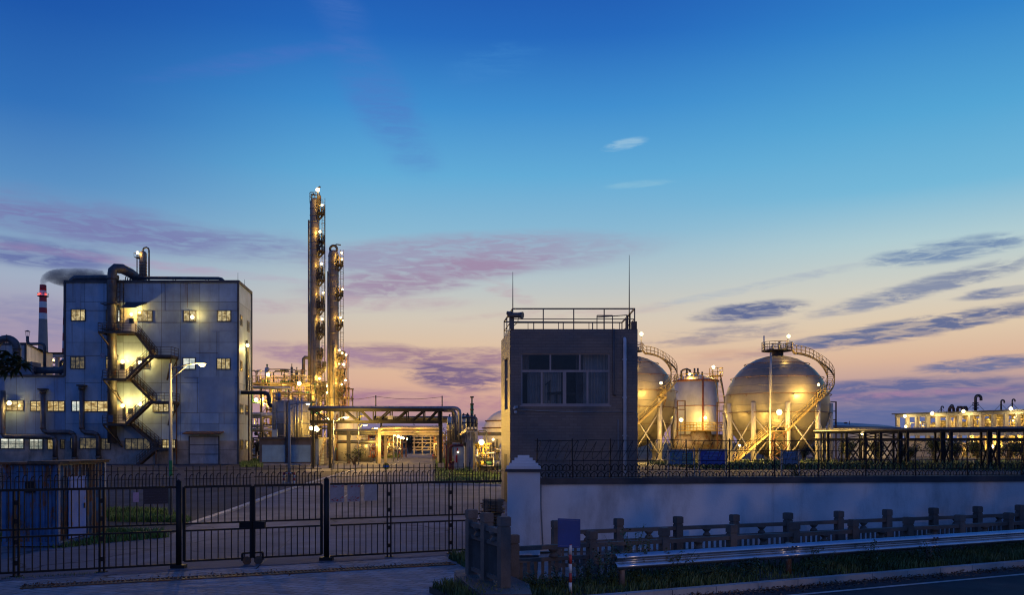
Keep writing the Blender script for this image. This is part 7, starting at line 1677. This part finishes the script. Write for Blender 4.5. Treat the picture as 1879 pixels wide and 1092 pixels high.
# ------------------------------------------------------------------ bushes and trees
far_leaf = M('bush_leaf', (.05,.07,.022), .6, 0, .5, 1.5)
def bushy_tree(px, D, h, r_, n, label, grp, sz=.28, cat='bush', name='bush'):
    base = Vector((X(px,D),D,0)); root = thing(name, label, cat, base, grp); t = MB(); lf = MB(); rr_ = random.Random(int(px*7))
    clumps = []
    for k in range(9):
        a = rr_.uniform(0,6.28); q_ = r_*rr_.uniform(.1,.75); z = h*rr_.uniform(.42,.86); e = base+Vector((q_*math.cos(a),q_*math.sin(a),z)); clumps.append((e,r_*rr_.uniform(.32,.6)))
        m_ = base+Vector((q_*.3*math.cos(a),q_*.3*math.sin(a),h*.3)); t.tube([base,m_,e],[r_*.07,r_*.05,r_*.015],5)
    for i in range(n):
        e, cr = rr_.choice(clumps); v = Vector((rr_.gauss(0,1),rr_.gauss(0,1),rr_.gauss(0,.8))); v = v.normalized()*cr*(rr_.random()**.4); leafquad(lf, e+v, sz*rr_.uniform(.6,1.4), .4)
    t.build('trunk', bark, root); lf.build('crown', far_leaf, root)
for px,D,h,r_,lb in ((1558,118,3.4,1.7,'dark rounded bush at the left end of the trestle under the bright pole lamp'),(1610,122,3.0,1.6,'dark bush among the crossed braces of the trestle'),(1668,125,2.7,1.5,'low bush just right of the twin trestle posts below the hall corner'),
        (1712,118,3.9,2.2,'largest green bush in front of the pale block'),(1756,122,3.2,1.7,'round bush right of the middle twin trestle posts'),(1795,116,3.6,1.5,'tall narrow bush left of the low pole lamp'),(1850,118,3.9,2.3,'wide brownish bush right of the low pole lamp'),(1505,128,3.0,1.5,'small bush under the right legs of the big sphere'),(1474,140,2.6,1.6,'low dark bush behind the big sphere legs'),(1880,124,3.0,1.6,'bush cut by the right edge of the picture')):
    bushy_tree(px,D,h,r_,1700,lb,'bushes around the trestle')
bushy_tree(650,112,2.2,1.5,420,'small round bush on the verge under the pale tank','shrubs by the plant road'); bushy_tree(1462,60,1.2,.8,260,'little bush behind the slate notice board','shrubs by the plant road',.14)
for px,D,h,r_,lb in ((752,240,6.5,5,'dark round tree at the far end of the road left of the grey rack'),(768,260,7.5,6,'dark tree behind the grey rack at the road end'),(792,250,7,6,'dark tree behind the right half of the grey rack'),(725,270,7,6,'dark far tree behind the row of lamps')):
    bushy_tree(px,D,h,r_,900,lb,'trees at the far road end',.7,'tree','tree')
# ------------------------------------------------------------------ the street lamp and street tree behind the viewer, whose light dapples the wall
root = thing('street_lamp', 'tall grey street lamp at the kerb behind the viewer', 'street lamp', (15.,-9.,0))
MB().tube([(15,-9,0),(15,-9,8.8)],[.11,.07],10).build('pole', grey_m, root); MB().tube([(15,-9,8.6),(14.5,-8.2,9.1),(14.1,-7.4,9.2)],.04,8).build('arm', grey_m, root)
h_ = MB().lathe((14,-7.2,9.2),[(.03,0.05),(.16,.07),(.2,.12),(.1,.2),(.02,.22)],12).build('lamp_head', grey_m, root); MB().sph((14,-7.2,9.2),.12,10,6).build('bulb', bulb_w, h_)
plight((14,-7.1,8.95), 4000, (1.,.64,.36), .05, root)
base = Vector((12.2,-2.2,0)); root = thing('street_tree', 'loose leafed street tree at the kerb behind the viewer', 'tree', base); t = MB(); lf = MB(); rr_ = random.Random(77)
t.tube([base, base+Vector((.05,.1,2.5)), base+Vector((-.05,0,5.2))],[.16,.13,.10],9)
for k in range(24):
    q_ = base+Vector((rr_.uniform(-5.5,4.0),rr_.uniform(-1.2,1.2),rr_.uniform(5.2,9.0))); o_ = base+Vector((0,0,rr_.uniform(4.2,5.2))); t.tube([o_, o_.lerp(q_,.5)+Vector((0,0,.3)), q_],[.06,.04,.012],5)
    for j in range(165): leafquad(lf, q_+Vector((rr_.gauss(0,.42),rr_.gauss(0,.42),rr_.gauss(0,.36))), rr_.uniform(.12,.26), .4)
t.build('trunk', bark, root); lf.build('crown', far_leaf, root)
